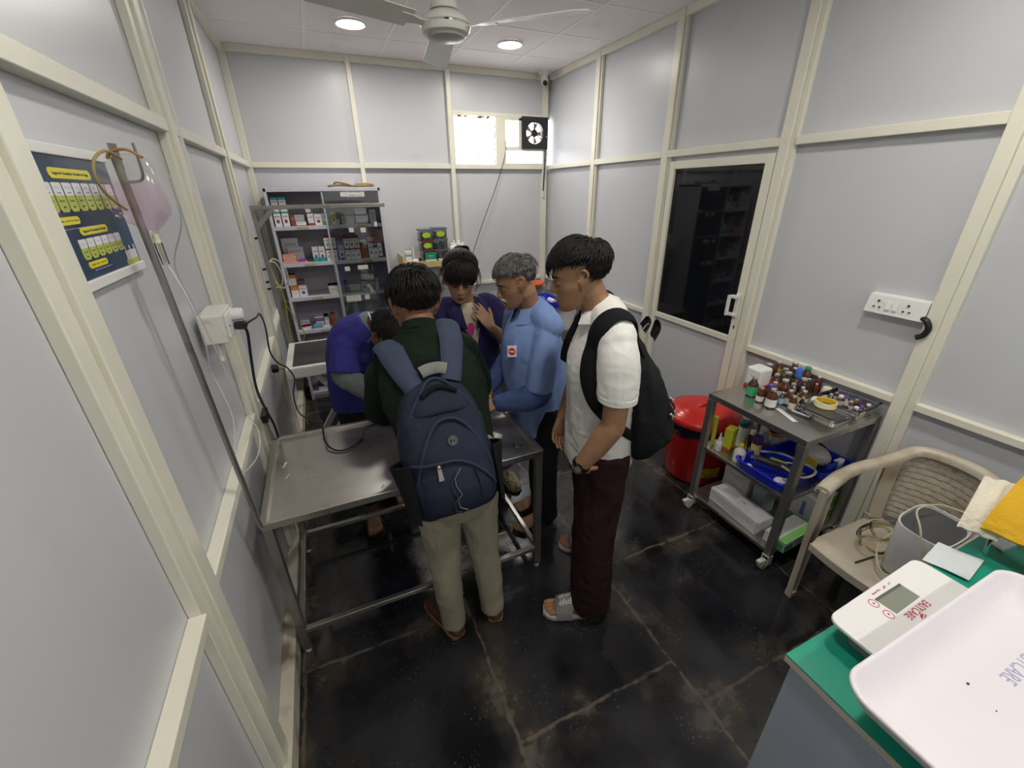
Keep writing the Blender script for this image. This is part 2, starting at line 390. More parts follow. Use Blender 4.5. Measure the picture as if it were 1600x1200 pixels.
mk('pull_handle', b, white_m, dr, .004)
b = B(); b.cyl((W + .001, 1.868, 1.02), (W + .006, 1.868, 1.02), .006); b.box(W + .001, W + .006, 1.8655, 1.8705, 1.003, 1.02)
mk('keyhole', b, black_p, dr)
# no curtain edge is built behind the door glass; the threshold:
struct('trim_90', B().box(W - .004, W + PW, 1.832, 2.70, 0, .03), cream, .003)

# ---------------------------------------------------------------- ceiling lamps
lamp_on = emit('lamp_diffuser', (1, .95, .87), LAMP)
lab = ['lit round ceiling lamp on the left, above the medicine cabinet', 'lit round ceiling lamp on the right, nearer the exhaust fan', None, None, None, None]
for i, (x, y) in enumerate(LAMPS):
    t = thing('ceiling_light', lab[i] or 'lit round ceiling lamp over the near half of the room', 'light', (x, y, H), 'round ceiling lamps')
    mk('rim', B().lathe((x, y, H), [(.088, -.001), (.104, -.003), (.106, -.012), (.098, -.018), (.09, -.016)], 28, cap=False), white_p, t)
    mk('diffuser', B().lathe((x, y, H), [(.001, -.0145), (.07, -.0145), (.09, -.013), (.09, -.009), (.001, -.009)][::1], 28), lamp_on, t)

# ---------------------------------------------------------------- ceiling fan, blades at rest
fx, fy, fz = 1.06, 2.13, 2.47
t = thing('ceiling_fan', 'white ceiling fan with bell shaped canopy and round motor', 'fan', (fx, fy, H))
fw_ = mat('fan_enamel', (.78, .76, .70), .25); 
mk('canopy', B().lathe((fx, fy, 0), [(.012, 2.72), (.02, 2.715), (.03, 2.66), (.046, 2.585), (.058, 2.545), (.06, 2.535), (.03, 2.535)], 28), fw_, t)
mk('ceiling_cup', B().lathe((fx, fy, 0), [(.015, 2.835), (.05, 2.85), (.066, 2.905), (.066, H)], 24), fw_, t)
mk('down_rod', B().cyl((fx, fy, 2.53), (fx, fy, 2.9), .0125), fw_, t)
mk('motor', B().lathe((fx, fy, 0), [(.03, 2.535), (.06, 2.53), (.092, 2.512), (.103, 2.495), (.103, 2.475), (.096, 2.458), (.08, 2.452)], 32), fw_, t)
mk('bottom_cap', B().lathe((fx, fy, 0), [(.081, 2.456), (.076, 2.444), (.05, 2.437), (.001, 2.435)], 28), mat('fan_cap_grey', (.42, .42, .41), .3), t)
mk('chrome_ring', B().lathe((fx, fy, 0), [(.1035, 2.488), (.106, 2.485), (.1035, 2.480)], 32, cap=False), mat('chrome', (.8, .8, .8), .1, 1), t)
for k in range(3):
    a = R(-40 + 120 * k); c, s_ = math.cos(a), math.sin(a); pr = V((-s_, c, 0)); d = V((c, s_, 0)); o = V((fx, fy, 2.478))
    g = []
    for i in range(9):
        u = i / 8; r = .17 + .43 * u; wd = .052 + .014 * u if u < .95 else .05
        g.append([o + d * r + pr * wd * v + V((0, 0, .012 * v + .003)) for v in (-1, -.5, 0, .5, 1)])
    bl = mk('blade', B().sheet(g, .003), fw_, t)
    mk('bracket', B().sheet([[o + d * r + pr * w_ * v + V((0, 0, .002 + .004 * v)) for v in (-1, 0, 1)] for r, w_ in ((.095, .02), (.13, .016), (.17, .03), (.22, .034))], .004), fw_, bl)

# ---------------------------------------------------------------- exhaust fan, its cable, CCTV camera
t = thing('exhaust_fan', 'black square exhaust fan set in the small window', 'fan', (2.675, D + .01, 2.26))
xa, xb, za, zb, yy = 2.537, 2.836, 2.255, 2.545, D - .02
cx, cz, rr = (xa + xb) / 2 - .005, (za + zb) / 2, .098
b = B(); n = 48
def sq(a):
    c, s_ = math.cos(a), math.sin(a); k = 1 / max(abs(c), abs(s_)); return (cx + .005 + c * k * (xb - xa) / 2, cz + s_ * k * (zb - za) / 2)
ra = []
for y_, f in ((yy + .04, 0), (yy, 0), (yy, 1), (yy + .05, 1)):
    ra.append([V((sq(2 * PI * i / n)[0], y_, sq(2 * PI * i / n)[1])) if not f else V((cx + rr * math.cos(2 * PI * i / n), y_, cz + rr * math.sin(2 * PI * i / n))) for i in range(n)])
b.rings(ra, False); mk('housing', b, black_p, t)
b = B(); b.cyl((cx, yy + .012, cz), (cx, yy + .05, cz), .036, .032, 20)
for k in range(3):
    a = R(90 + 120 * k); b.bar((cx, yy + .02, cz), (cx + .1 * math.cos(a), yy + .02, cz + .1 * math.sin(a)), .012, .008)
mk('motor_guard', b, black_p, t)
for k in range(5):
    g = []
    for r in (.03, .06, .095):
        g.append([V((cx + r * math.cos(R(72 * k) + v), yy + .045 + .012 * v, cz + r * math.sin(R(72 * k) + v))) for v in (-.26, 0, .26)])
    mk('blade', B().sheet(g, .002), mat('tan_metal', (.45, .36, .24), .35, .7), t)
mk('knob', B().ell((xb - .022, yy - .004, cz - .03), (.008, .006, .01)), gold, t)
o = mk('fan_cable', B().tube([(xb - .03, D - .015, 2.27), (xb - .028, D - .01, 2.1), (xb - .038, D - .012, 1.95), (xb - .045, D - .012, 1.84)], .006), cord_m); tag(o, 'thick black cable hanging down the corner below the exhaust fan', 'cable')
o = mk('cable_end', B().box(xb - .06, xb - .035, D - .02, D - .002, 1.79, 1.85), white_p, None, .004); tag(o, 'small white connector on the end of the fan cable', 'connector')
o = mk('thin_cable', B().tube([(xb - .01, D - .012, 2.26), (xb + .0, D - .014, 2.2), (xb - .03, D - .016, 2.12), (xb - .036, D - .02, 2.0)], .0028), cord_m); tag(o, 'thin black wire curling beside the fan cable', 'cable')
o = mk('window_wire', B().tube([(2.352, D - .006, 2.32), (2.33, D - .03, 2.18), (2.2, D - .06, 1.87), (2.06, D - .09, 1.60), (1.92, D - .12, 1.30), (1.86, D - .13, 1.1), (1.85, D - .04, .95)], .0035), cord_m); tag(o, 'thin black wire slanting down from the window to the shelf', 'cable')
t = thing('security_camera', 'white dome arm security camera in the ceiling corner', 'camera', (2.74, D - .09, H))
mk('mount', B().lathe((2.745, D - .08, 0), [(.055, H), (.055, H - .02), (.045, H - .03), (.03, H - .034)], 20), white_p, t)
mk('body', B().limb([(2.745, D - .085, H - .035), (2.735, D - .11, H - .09)], [.034, .034], n=16), white_p, t)
mk('lens', B().cyl((2.729, D - .132, H - .103), (2.725, D - .152, H - .112), .022, .02, 18), black_p, t)

# switchboard on the right wall and its cable
t = thing('switch_board', 'white wall switchboard with two sockets and two switches', 'switchboard', (W + PW, 1.045, 1.30))
Mx = lambda y, z, o_=.0: place((W - .008 - o_, y, z), V((0, -1, 0)), V((.15, 0, 1)), None)
b = B(); b.rings([[V((W + PW, y, z)) for y, z in q] for q in [[(.925, 1.30), (1.165, 1.30), (1.165, 1.39), (.925, 1.39)]]] + [[V((xx, y, z)) for y, z, xx in [(.925, 1.298, W - .012), (1.165, 1.298, W - .012), (1.165, 1.385, W + .004), (.925, 1.385, W + .004)]]])
mk('box', b, white_p, t, .004)
for y in (1.115, .995):
    b = B()
    for dy, dz, r in ((0, .016, .005), (.012, -.012, .0038), (-.012, -.012, .0038)):
        p = V((W - .0075 + (dz) * .17, y + dy, 1.342 + dz)); b.cyl(p, p + V((-.004, 0, .0006)), r, n=10)
    mk('socket_holes', b, black_p, t)
for y in (1.07, 1.04): mk('rocker_switch', B().box(-.0095, .0095, -.02, .02, 0, .006, Mx(y, 1.343)), mat('switch_white', (.86, .86, .85), .25), t, .002)
o = mk('board_cable', B().tube([(W + .0, .93, 1.315), (W - .012, .91, 1.31), (W - .01, .895, 1.28), (W - .008, .905, 1.245), (W - .012, .925, 1.23)], .0125), cord_m); tag(o, 'short thick black cable beneath the wall switchboard', 'cable')
# ================================================================ steel examination table
t = thing('exam_table', 'stainless steel examination table with raised rim and drain hole', 'table', (.60, 1.78, 0))
tx0, tx1, ty0, ty1, tz = .03, 1.205, 1.463, 2.115, .749
b = B()
# top sheet with a round drain hole near the right front corner
hx, hy, hr = 1.118, 1.565, .022; n = 32
def rect_ring(z, a0, a1, c0, c1):
    out = []
    for i in range(n):
        a = 2 * PI * i / n; c, s_ = math.cos(a), math.sin(a)
        k = min([v for v in ((a1 - hx) / c if c > 1e-6 else 9, (a0 - hx) / c if c < -1e-6 else 9, (c1 - hy) / s_ if s_ > 1e-6 else 9, (c0 - hy) / s_ if s_ < -1e-6 else 9)])
        out.append(V((hx + c * k, hy + s_ * k, z)))
    return out
circ = lambda z: [V((hx + hr * math.cos(2 * PI * i / n), hy + hr * math.sin(2 * PI * i / n), z)) for i in range(n)]
q = (1.118 - .06, 1.118 + .06, 1.565 - .06, 1.565 + .06)
b.rings([rect_ring(tz - .012, *q), circ(tz - .012), circ(tz - .03), rect_ring(tz - .03, *q)], False)
for a in ((tx0, q[0], ty0, ty1), (q[1], tx1, ty0, ty1), (q[0], q[1], ty0, q[2]), (q[0], q[1], q[3], ty1)): b.box(*a, tz - .03, tz - .012)
mk('tray_top', b, steel, t)
for nm, a in (('rim', (tx0 - .006, tx0 + .022, ty0, ty1)), ('rim', (tx1 - .02, tx1 + .006, ty0, ty1)), ('rim', (tx0, tx1, ty1 - .02, ty1 + .006)), ('rim', (tx0, tx1, ty0 - .006, ty0 + .010))):
    mk(nm, B().box(*a, tz - .032, tz + .002), steel, t, .004)
for x, y in ((tx0 + .015, ty0 + .015), (tx1 - .015, ty0 + .015), (tx0 + .015, ty1 - .015), (tx1 - .015, ty1 - .015)):
    l = mk('leg', B().box(x - .017, x + .017, y - .017, y + .017, .02, tz - .03), steel_d, t, .003)
    mk('foot', B().cyl((x, y, 0), (x, y, .022), .014, .016), white_m, l)
for a in ((tx0 + .03, tx1 - .03, ty0 + .003, ty0 + .027), (tx0 + .03, tx1 - .03, ty1 - .03, ty1 - .006), (tx0 + .003, tx0 + .027, ty0 + .03, ty1 - .03), (tx1 - .027, tx1 - .003, ty0 + .03, ty1 - .03)):
    mk('stretcher', B().box(*a, .115, .140), steel, t, .003)
# short rear corner post with its black cap
p = mk('corner_post', B().cyl((tx0 + .0, ty1 - .01, tz - .03), (tx0 - .012, 2.115, .865), .008), steel_d, t)
b = B(); b.prism([(-.04, .028), (.055, .030), (.045, -.012), (-.02, -.02)], -.012, .012, place((tx0 - .005, 2.10, .878), (0, 1, .0), (0, 0, 1)))
mk('post_cap', b, black_r, p, .002)
for k, (x, y, l) in enumerate([(.10, 1.76, .016), (.085, 1.86, .02), (.47, 1.52, .01)]):
    g = [[V((x + l * (.2 + .1 * math.sin(i * 2 + k)) * v + .003 * i, y + l * (i - 2) * .5, tz - .0105)) for v in (-1, 1)] for i in range(5)]
    mk('paint_fleck', B().sheet(g, .001), white_m, t)

# drip stand clamped on the table's front left corner
t = thing('drip_stand', 'thin dark steel drip stand rising from the table corner', 'drip stand', (.035, 1.445, .76))
mk('pole', B().tube([(.034, 1.447, .752), (.033, 1.40, 1.15), (.031, 1.335, 1.94)], .0085, 10, 4), steel_d, t)
mk('flat_hook', B().box(-.009, .009, -.002, .002, 0, .052, place((.034, 1.333, 1.915), (.5, .85, 0), (-.85, .5, 0))), steel_d, t)
mk('hook', B().tube([(.03, 1.335, 1.89), (.06, 1.34, 1.892), (.072, 1.335, 1.91), (.075, 1.325, 1.968)], .0032), steel_d, t)
# fluid bag hung on it, with its drip chamber
clearp = clear('bag_plastic', (.985, .98, .985), .088, .15)
pink = clear('pink_fluid', (1.0, .90, .975), .085, .25)
t = thing('drip_bag', 'clear drip bag half full of pink fluid on the drip stand', 'drip bag', (.12, 1.25, 1.72))
# bag frame: across direction u, up z
bo = V((.056, 1.300, 0)); bu = V((.60, .80, 0)).normalized() ; bn = V((bu.y, -bu.x, 0))
bu = V((.93, -.10, 0)).normalized(); bn = V((-bu.y, bu.x, 0)) * -1
def bag_ring(z, hw, th, cx_=0, n_=24):
    return [bo + bu * (cx_ + hw * math.copysign(abs(math.cos(a)) ** .7, math.cos(a))) + bn * th * math.copysign(abs(math.sin(a)) ** .9, math.sin(a)) + V((0, 0, z)) for a in [2 * PI * i / n_ for i in range(n_)]]
prof = [(1.7675, 0.0087, 0.0078, 0.0096), (1.785, 0.0106, 0.0086, 0.0077), (1.7928, 0.0232, 0.0121, 0.0058), (1.8042, 0.0386, 0.0173, 0.0019), (1.8212, 0.056, 0.0233, 0.0), (1.8313, 0.0588, 0.0259, 0.0), (1.8581, 0.0598, 0.0268, -0.0019), (1.8888, 0.0588, 0.0242, -0.0038), (1.9159, 0.057, 0.019, -0.0058), (1.9336, 0.0521, 0.0103, -0.0077), (1.9412, 0.0425, 0.006, -0.0077), (1.945, 0.0289, 0.0035, -0.0077)]
mk('bag', B().rings([bag_ring(*q) for q in prof]), clearp, t, ang=60)
mk('fluid', B().rings([bag_ring(z, hw - .003, th - .003, c_) for z, hw, th, c_ in [q for q in prof if 1.7840 < q[0] < 1.8898]]), pink, t, ang=60)
mk('hanger', B().tube([bo + bu * -.03 + V((0, 0, 1.935)), bo + bu * -.02 + V((0, 0, 1.948)), bo + bu * .01 + V((0, 0, 1.953)), bo + bu * .035 + V((0, 0, 1.938))], .006, flat=.5), mat('amber_plastic', (.42, .22, .06), .4), t)
mk('port', B().cyl(bo + bu * .008 + V((0, 0, 1.758)), bo + bu * .008 + V((0, 0, 1.778)), .007), mat('cap_cream', (.75, .70, .5), .4), t)
ch = mk('drip_chamber', B().cyl(bo + bu * .010 + V((0, 0, 1.708)), bo + bu * .008 + V((0, 0, 1.758)), .0075, .0085), clear('chamber_plastic', (.95, .94, .90), .14), t)
mk('chamber_rod', B().cyl(bo + bu * .0102 + V((0, 0, 1.712)), bo + bu * .008 + V((0, 0, 1.756)), .0022), clear('chamber_plastic', (.95, .94, .90), .14), t)
tb = bo + bu * .012
tubem = mat('drip_tube_plastic', (.70, .70, .68), .3)
o = mk('drip_tube', B().tube([tb + V((0, 0, 1.708)), (.085, 1.30, 1.62), (.075, 1.36, 1.48), (.05, 1.42, 1.38), (.055, 1.44, 1.30), (.06, 1.44, 1.2), (.045, 1.42, 1.12), (.048, 1.40, 1.10)], .0022), tubem); tag(o, 'thin drip tube trailing from the drip chamber to the pole', 'tube')
o = mk('air_line', B().tube([bo + bu * .075 + V((0, 0, 1.90)), (.11, 1.36, 1.80), (.03, 1.5, 1.68), (.012, 1.62, 1.55), (.010, 1.68, 1.44), (.012, 1.72, 1.33), (.012, 1.76, 1.2), (.02, 1.80, 1.06), (.045, 1.80, .96), (.05, 1.64, .94), (.045, 1.44, 1.0)], .0018), tubem); tag(o, 'long thin clear line looping down the left wall', 'tube')
o = mk('rubber_hose', B().tube([(.046, 1.318, 1.935), (.038, 1.275, 1.948), (.026, 1.235, 1.932), (.020, 1.222, 1.90), (.020, 1.24, 1.868), (.021, 1.285, 1.845), (.022, 1.320, 1.832)], .0030), mat('old_rubber', (.36, .28, .12), .5)); tag(o, 'loop of brown rubber hose behind the drip bag', 'hose')
o = mk('hanging_clip', B().prism([(-.014, 0), (.014, .004), (.010, -.055), (.018, -.075), (-.016, -.07), (-.01, -.05)], -.006, .006, place((.012, 1.765, 1.37), (0, 1, 0), (0, 0, 1))), mat('clip_ivory', (.78, .76, .64), .5), None, .002); tag(o, 'small ivory tube clip hanging below the left wall socket', 'clip')

# poster on the left wall (hung flat, batten top and bottom)
pz0, pz1, py0, py1, px = 1.655, 1.945, 1.045, 1.43, -.030
t = thing('wall_poster', 'dark blue schedule poster with yellow headings on left wall', 'poster', (-.03, 1.24, 1.65))
mk('sheet', B().box(px - .003, px, py0, py1, pz0, pz1), mat('poster_blue', (.014, .045, .10), .28, var=.5, vscale=9), t)
for z in (pz0, pz1): mk('batten', B().box(px - .004, px + .006, py0, py1 + .005, z - .012, z + .012), white_p, t, .003)
yel = mat('poster_yellow', (.80, .72, .03), .3); lim = mat('poster_lime', (.50, .55, .10), .35); pw = mat('poster_white', (.80, .80, .84), .35); ink = mat('poster_ink', (.03, .04, .10), .5); lav = mat('poster_lavender', (.55, .52, .8), .4)
PM = lambda y, z, dx=0: place((px + .0006 + dx, y, z), (0, 1, 0), (0, 0, 1))
def flat(nm, y, z, w_, h, m_, dx=0, cut=.006):
    c = min(cut, h * .3); return mk(nm, B().prism([(-w_ / 2 + c, -h / 2), (w_ / 2 - c, -h / 2), (w_ / 2, -h / 2 + c), (w_ / 2, h / 2 - c), (w_ / 2 - c, h / 2), (-w_ / 2 + c, h / 2), (-w_ / 2, h / 2 - c), (-w_ / 2, -h / 2 + c)], -.0005, .0004, PM(y, z, dx)), m_, t)
def word(s_, y, z, size, m_=ink, dx=.0006): text('lettering', s_, size, m_, t, PM(y, z, dx), .0002)
flat('heading', 1.24, 1.897, .17, .022, yel); word('Suggested Vaccination Schedule for Puppy', 1.24, 1.897, .0085)
n1 = ['6-8', '8-10', '10-12', '12', '14', '16', '24', '52']
for i in range(8):
    y = 1.125 + i * .0385
    flat('schedule_box', y, 1.847, .034, .062, lim); flat('schedule_top', y, 1.864, .034, .027, pw, .0003, .002); word('~' + n1[i], y, 1.868, .010, lav, .0008); word('~week', y, 1.857, .007, ink, .0008); word('~Dose', y, 1.84, .010); word('~do', y, 1.827, .010)
flat('heading', 1.155, 1.798, .09, .017, yel); word('~Booster every 12 months', 1.155, 1.798, .007)
word('~Keep the vaccination card safe and bring it at each visit', 1.17, 1.781, .005, lav)
flat('heading', 1.245, 1.772, .125, .018, yel); word('Suggested Vaccination Schedule', 1.245, 1.772, .0085)
for i in range(6):
    y = 1.172 + i * .034
    flat('schedule_box', y, 1.733, .030, .046, lim); flat('schedule_top', y, 1.746, .030, .02, pw, .0003, .002); word('~12-3', y, 1.746, .008, lav, .0008); word('~Dose', y, 1.728, .009); word('~do', y, 1.718, .009)
flat('heading', 1.205, 1.697, .085, .015, yel); word('~Repeat each 3 months', 1.205, 1.697, .007)
word('~Ask at the desk for the next date', 1.22, 1.684, .005, lav)
flat('corner_band', 1.385, 1.675, .075, .020, lim)
for i in range(5): flat('bottle_picture', 1.36 + i * .0135, 1.693, .010, .026, pw, .0003, .003); flat('bottle_cap', 1.36 + i * .0135, 1.712, .008, .010, ink if i % 2 else lav, .0004, .001)
mk('dog_picture', B().prism([(-.05, -.045), (.015, -.045), (.0, -.02), (-.02, .0), (-.03, .03), (-.05, .045)], -.0004, .0003, PM(1.095, 1.715)), mat('picture_brown', (.10, .045, .02), .5, var=.9, vscale=40), t)

t.location = (-.03, 1.2556, 1.6883); t.scale = (1, 1.08, .87)
# socket box, plugs and leads on the left wall
t = thing('socket_box', 'white surface mounted socket box on the left wall post', 'socket box', (.0, 1.86, 1.34))
mk('box', B().box(-.02, .055, 1.715, 1.905, 1.375, 1.478), mat('old_white_plastic', (.74, .71, .65), .4, dirt=(.5, .38, .26), dscale=14, dlo=.6, dhi=.75), t, .006)
mk('socket_plate', B().box(.055, .062, 1.75, 1.895, 1.385, 1.468), white_p, t, .003)
mk('screw', B().cyl((.06, 1.77, 1.425), (.064, 1.77, 1.425), .003), black_p, t)
mk('adaptor', B().lathe((.085, 1.855, 1.445), [(.023, -.023), (.024, 0), (.022, .012), (.016, .017)], 18, Matrix(((0, 0, 1), (1, 0, 0), (0, 1, 0)))), white_p, t)
t = thing('power_plug', 'black plug in the left wall socket, lead arching right', 'plug', (.09, 1.86, 1.4))
mk('body', B().box(.062, .105, 1.83, 1.862, 1.392, 1.418), black_p, t, .006)
mk('lead', B().tube([(.10, 1.85, 1.405), (.13, 1.92, 1.41), (.12, 2.1, 1.38), (.10, 2.3, 1.27), (.075, 2.42, 1.1), (.085, 2.52, 1.0), (.11, 2.62, .93), (.13, 2.66, .84), (.11, 2.60, .76), (.13, 2.48, .69), (.21, 2.32, .70), (.26, 2.16, .775), (.265, 2.05, .79), (.27, 1.95, .76), (.31, 1.88, .745), (.37, 1.87, .745), (.43, 1.93, .745), (.47, 2.04, .745), (.53, 2.05, .745), (.60, 1.99, .746), (.66, 1.99, .746), (.69, 2.05, .746), (.60, 2.09, .746), (.54, 2.07, .747)], .0042), cord_m, t)
t = thing('clipper_plug', 'black round plug in the left wall socket, lead hanging straight down', 'plug', (.07, 1.89, 1.35))
mk('body', B().cyl((.060, 1.885, 1.395), (.085, 1.885, 1.392), .017), black_p, t, .003)
mk('lead', B().tube([(.08, 1.885, 1.392), (.09, 1.89, 1.36), (.075, 1.90, 1.25), (.055, 1.94, 1.10), (.05, 2.03, .95), (.045, 2.15, .80), (.04, 2.19, .60), (.035, 2.2, .35), (.035, 2.2, .1), (.05, 2.24, .008), (.08, 2.32, .008)], .0055), cord_m, t)
# loose shower-style hook of ivory lines on the far left wall
t = thing('wall_hook_rail', 'cream hook strip with small black hooks on the far left wall', 'hook rail', (0, 3.5, 1.3))
mk('strip', B().box(0, .012, 3.485, 3.525, 1.05, 1.62), cream, t, .002)
for z in (1.58, 1.37, 1.28, 1.23): mk('hook', B().cyl((.01, 3.505, z), (.035, 3.50, z + .004), .008), black_p, t)
b = B(); b.tube([(.045, 3.55, 1.30), (.09, 3.60, 1.20), (.085, 3.72, 1.05), (.06, 3.86, .9), (.045, 3.95, .72), (.045, 4.0, .5)], .004); b.tube([(.085, 3.72, 1.06), (.13, 3.9, .86), (.15, 4.05, .72), (.10, 4.12, .6)], .0036); o = mk('yellow_wire', b, mat('yellow_wire', (.62, .55, .03), .4)); tag(o, 'yellow wire hanging down beside the medicine cabinet', 'cable')
b = B()
b.tube([(.06, 3.52, 1.42), (.10, 3.55, 1.40), (.12, 3.60, 1.30), (.09, 3.62, 1.22), (.05, 3.58, 1.24), (.04, 3.55, 1.33), (.08, 3.56, 1.43), (.14, 3.6, 1.38), (.15, 3.64, 1.27), (.10, 3.66, 1.20), (.06, 3.6, 1.3), (.045, 3.52, 1.60)], .005)
o = mk('ivory_tube_coil', b, mat('ivory_tube', (.62, .60, .45), .4)); tag(o, 'coil of ivory tubing hanging by the frame of the white table', 'tube')

# ================================================================ white folding treatment table with its gantry
t = thing('treatment_table', 'white framed treatment table with black mat and slanted legs', 'table', (.55, 3.14, 0))
wx0, wx1, wy0, wy1, wz = .066, .90, 2.86, 3.43, .832
for a in ((wx0, wx1, wy0, wy0 + .04), (wx0, wx1, wy1 - .04, wy1), (wx0, wx0 + .045, wy0 + .04, wy1 - .04), (wx1 - .045, wx1, wy0 + .04, wy1 - .04)):
    mk('frame_rail', B().box(*a, wz - .075, wz), white_m, t, .008)
mk('rubber_mat', B().box(wx0 + .045, wx1 - .045, wy0 + .04, wy1 - .04, wz - .03, wz + .003), mat('mat_rubber', (.035, .035, .035), .6, var=.25, vscale=7, bump=.2, bscale=200), t, .004)
for a, c in (((.13, wy0 + .10, .02), (.62, wy0 + .10, wz - .075)), ((.70, wy0 + .12, .02), (.22, wy0 + .12, wz - .075)), ((.13, wy1 - .10, .02), (.62, wy1 - .10, wz - .075)), ((.70, wy1 - .12, .02), (.22, wy1 - .12, wz - .075))):
    mk('leg', B().bar(a, c, .04, .055, (0, 1, 0)), white_m, t, .004)
for a, c in (((.36, wy0 + .1, .37), (.36, wy1 - .1, .37)), ((.14, wy0 + .1, .03), (.14, wy1 - .1, .03)), ((.69, wy0 + .1, .03), (.69, wy1 - .1, .03))):
    mk('cross_bar', B().bar(a, c, .045, .04), white_m, t, .004)
mk('gantry_post', B().bar((.072, wy1 + .012, wz - .08), (.052, wy1 - .02, 1.79), .026, .026, (0, 1, 0)), steel_d, t, .002)
mk('gantry_bar', B().bar((.052, wy1 - .02, 1.778), (.90, wy1 - .02, 1.776), .026, .026), steel_d, t, .002)
mk('gantry_brace', B().bar((.062, wy1 - .02, 1.66), (.17, wy1 - .02, 1.768), .03, .02, (0, 1, 0)), steel_d, t, .002)
k_ = mk('clamp_bolt', B().cyl((wx0 + .01, wy0 + .12, .79), (.0, wy0 + .14, .80), .006), steel_d, t)
mk('clamp_knob', B().lathe((-.004, wy0 + .14, .80), [(.02, -.022), (.03, -.015), (.026, .015), (.018, .02)], 10, Matrix(((0, 0, 1), (1, 0, 0), (0, 1, 0)))), black_r, k_)

# ================================================================ medicine cabinet
cx0, cx1, cy0, cy1, cz1 = .075, .988, 4.18, 4.54, 1.90
SH = [1.606, 1.304, 1.006, .70, .375, .07]
t = thing('medicine_cabinet', 'tall grey steel medicine cabinet with sliding glass in front', 'cabinet', (.53, 4.36, 0))
for a in ((cx0, cx0 + .022, cy0, cy1, .0, cz1), (cx1 - .022, cx1, cy0, cy1, 0, cz1)): mk('side_panel', B().box(*a), cab_m, t, .003)
mk('top_panel', B().box(cx0, cx1, cy0, cy1, cz1 - .028, cz1), cab_m, t, .003)
mk('back_panel', B().box(cx0 + .022, cx1 - .022, cy1 - .012, cy1, .02, cz1 - .028), cab_in, t)
tape = mat('shelf_tape', (.50, .44, .27), .6)
for i, z in enumerate(SH):
    s_ = mk('shelf', B().box(cx0 + .022, cx1 - .022, cy0 + .012, cy1 - .012, z - .018, z).box(cx0 + .022, cx1 - .022, cy0 + .008, cy0 + .014, z - .03, z + (.004 if i else .002)), cab_m, t, .002)
    for x in ((.31, .80) if i != 3 else (.33,)):
        mk('shelf_label', B().box(x - .045, x + .045, cy0 + .005, cy0 + .008, z - .026, z - .006), tape, s_)
mk('plinth', B().box(cx0 + .022, cx1 - .022, cy0 + .02, cy1, 0, .052), cab_m, t)
gl = clear('cabinet_glass', (.93, .95, .95), .10, .03)
for x0, x1, y in ((.505, cx1 - .024, cy0 + .005), (.515, cx1 - .024, cy0 - .002)):
    g = mk('sliding_glass', B().box(x0, x1, y, y + .003, SH[0] - .9, cz1 - .03) if y > cy0 else B().box(x0, x1, y, y + .003, .04, SH[1] - .03) , gl, t)
    mk('glass_edge', B().box(x0 - .004, x0 + .010, y - .001, y + .004, (SH[0] - .9) if y > cy0 else .04, (cz1 - .03) if y > cy0 else SH[1] - .03), mat('glass_edge', (.42, .47, .46), .2), g)
# paper notices stuck on the glass
def sticker(nm, x0, x1, z0, z1, lab, lines=(), gy=None):
    y = (cy0 - .0032) if gy is None else gy
    t_ = thing(nm, lab, 'notice', ((x0 + x1) / 2, y, (z0 + z1) / 2))
    mk('paper', B().box(x0, x1, y - .0008, y, z0, z1), mat('notice_paper', (.72, .74, .70), .6), t_)
    for k, s_ in enumerate(lines):
        text('lettering', s_, (z1 - z0) / len(lines) * .72, ink, t_, place(((x0 + x1) / 2, y - .001, z1 - (k + .5) * (z1 - z0) / len(lines)), (1, 0, 0), (0, 0, 1)), .0001, sx=.8)
sticker('paper_notice', .700, .852, 1.828, 1.878, 'white two line paper notice at the cabinet glass top', ('~CARDIAC DRUGS', '~EMERGENCY DRUGS'), cy0 + .0048)
sticker('paper_square', .655, .698, 1.83, 1.87, 'blank pale square of paper left of the two line notice', (), cy0 + .0048)
sticker('paper_square', .677, .717, 1.54, 1.578, 'left one of two small paper squares on the cabinet glass', (), cy0 + .0048)
sticker('paper_square', .775, .82, 1.535, 1.574, 'right one of two small paper squares on the cabinet glass', (), cy0 + .0048)
sticker('paper_square', .587, .63, 1.211, 1.249, 'small square notice below the second cabinet shelf')
sticker('paper_notice', .70, .79, 1.216, 1.253, 'torn white note below the second shelf, right half', ('',))
sticker('paper_notice', .557, .685, .930, .983, 'two line paper notice on the glass below the third shelf', ('~ANTI FUNGALS', '~SKIN OINTMENT'))
sticker('paper_square', .722, .763, .937, .98, 'small paper square beside the lower two line notice')
sticker('paper_square', .90, .925, 1.58, 1.62, 'small cream tag at the right end of the top shelf', (), cy0 + .0048)

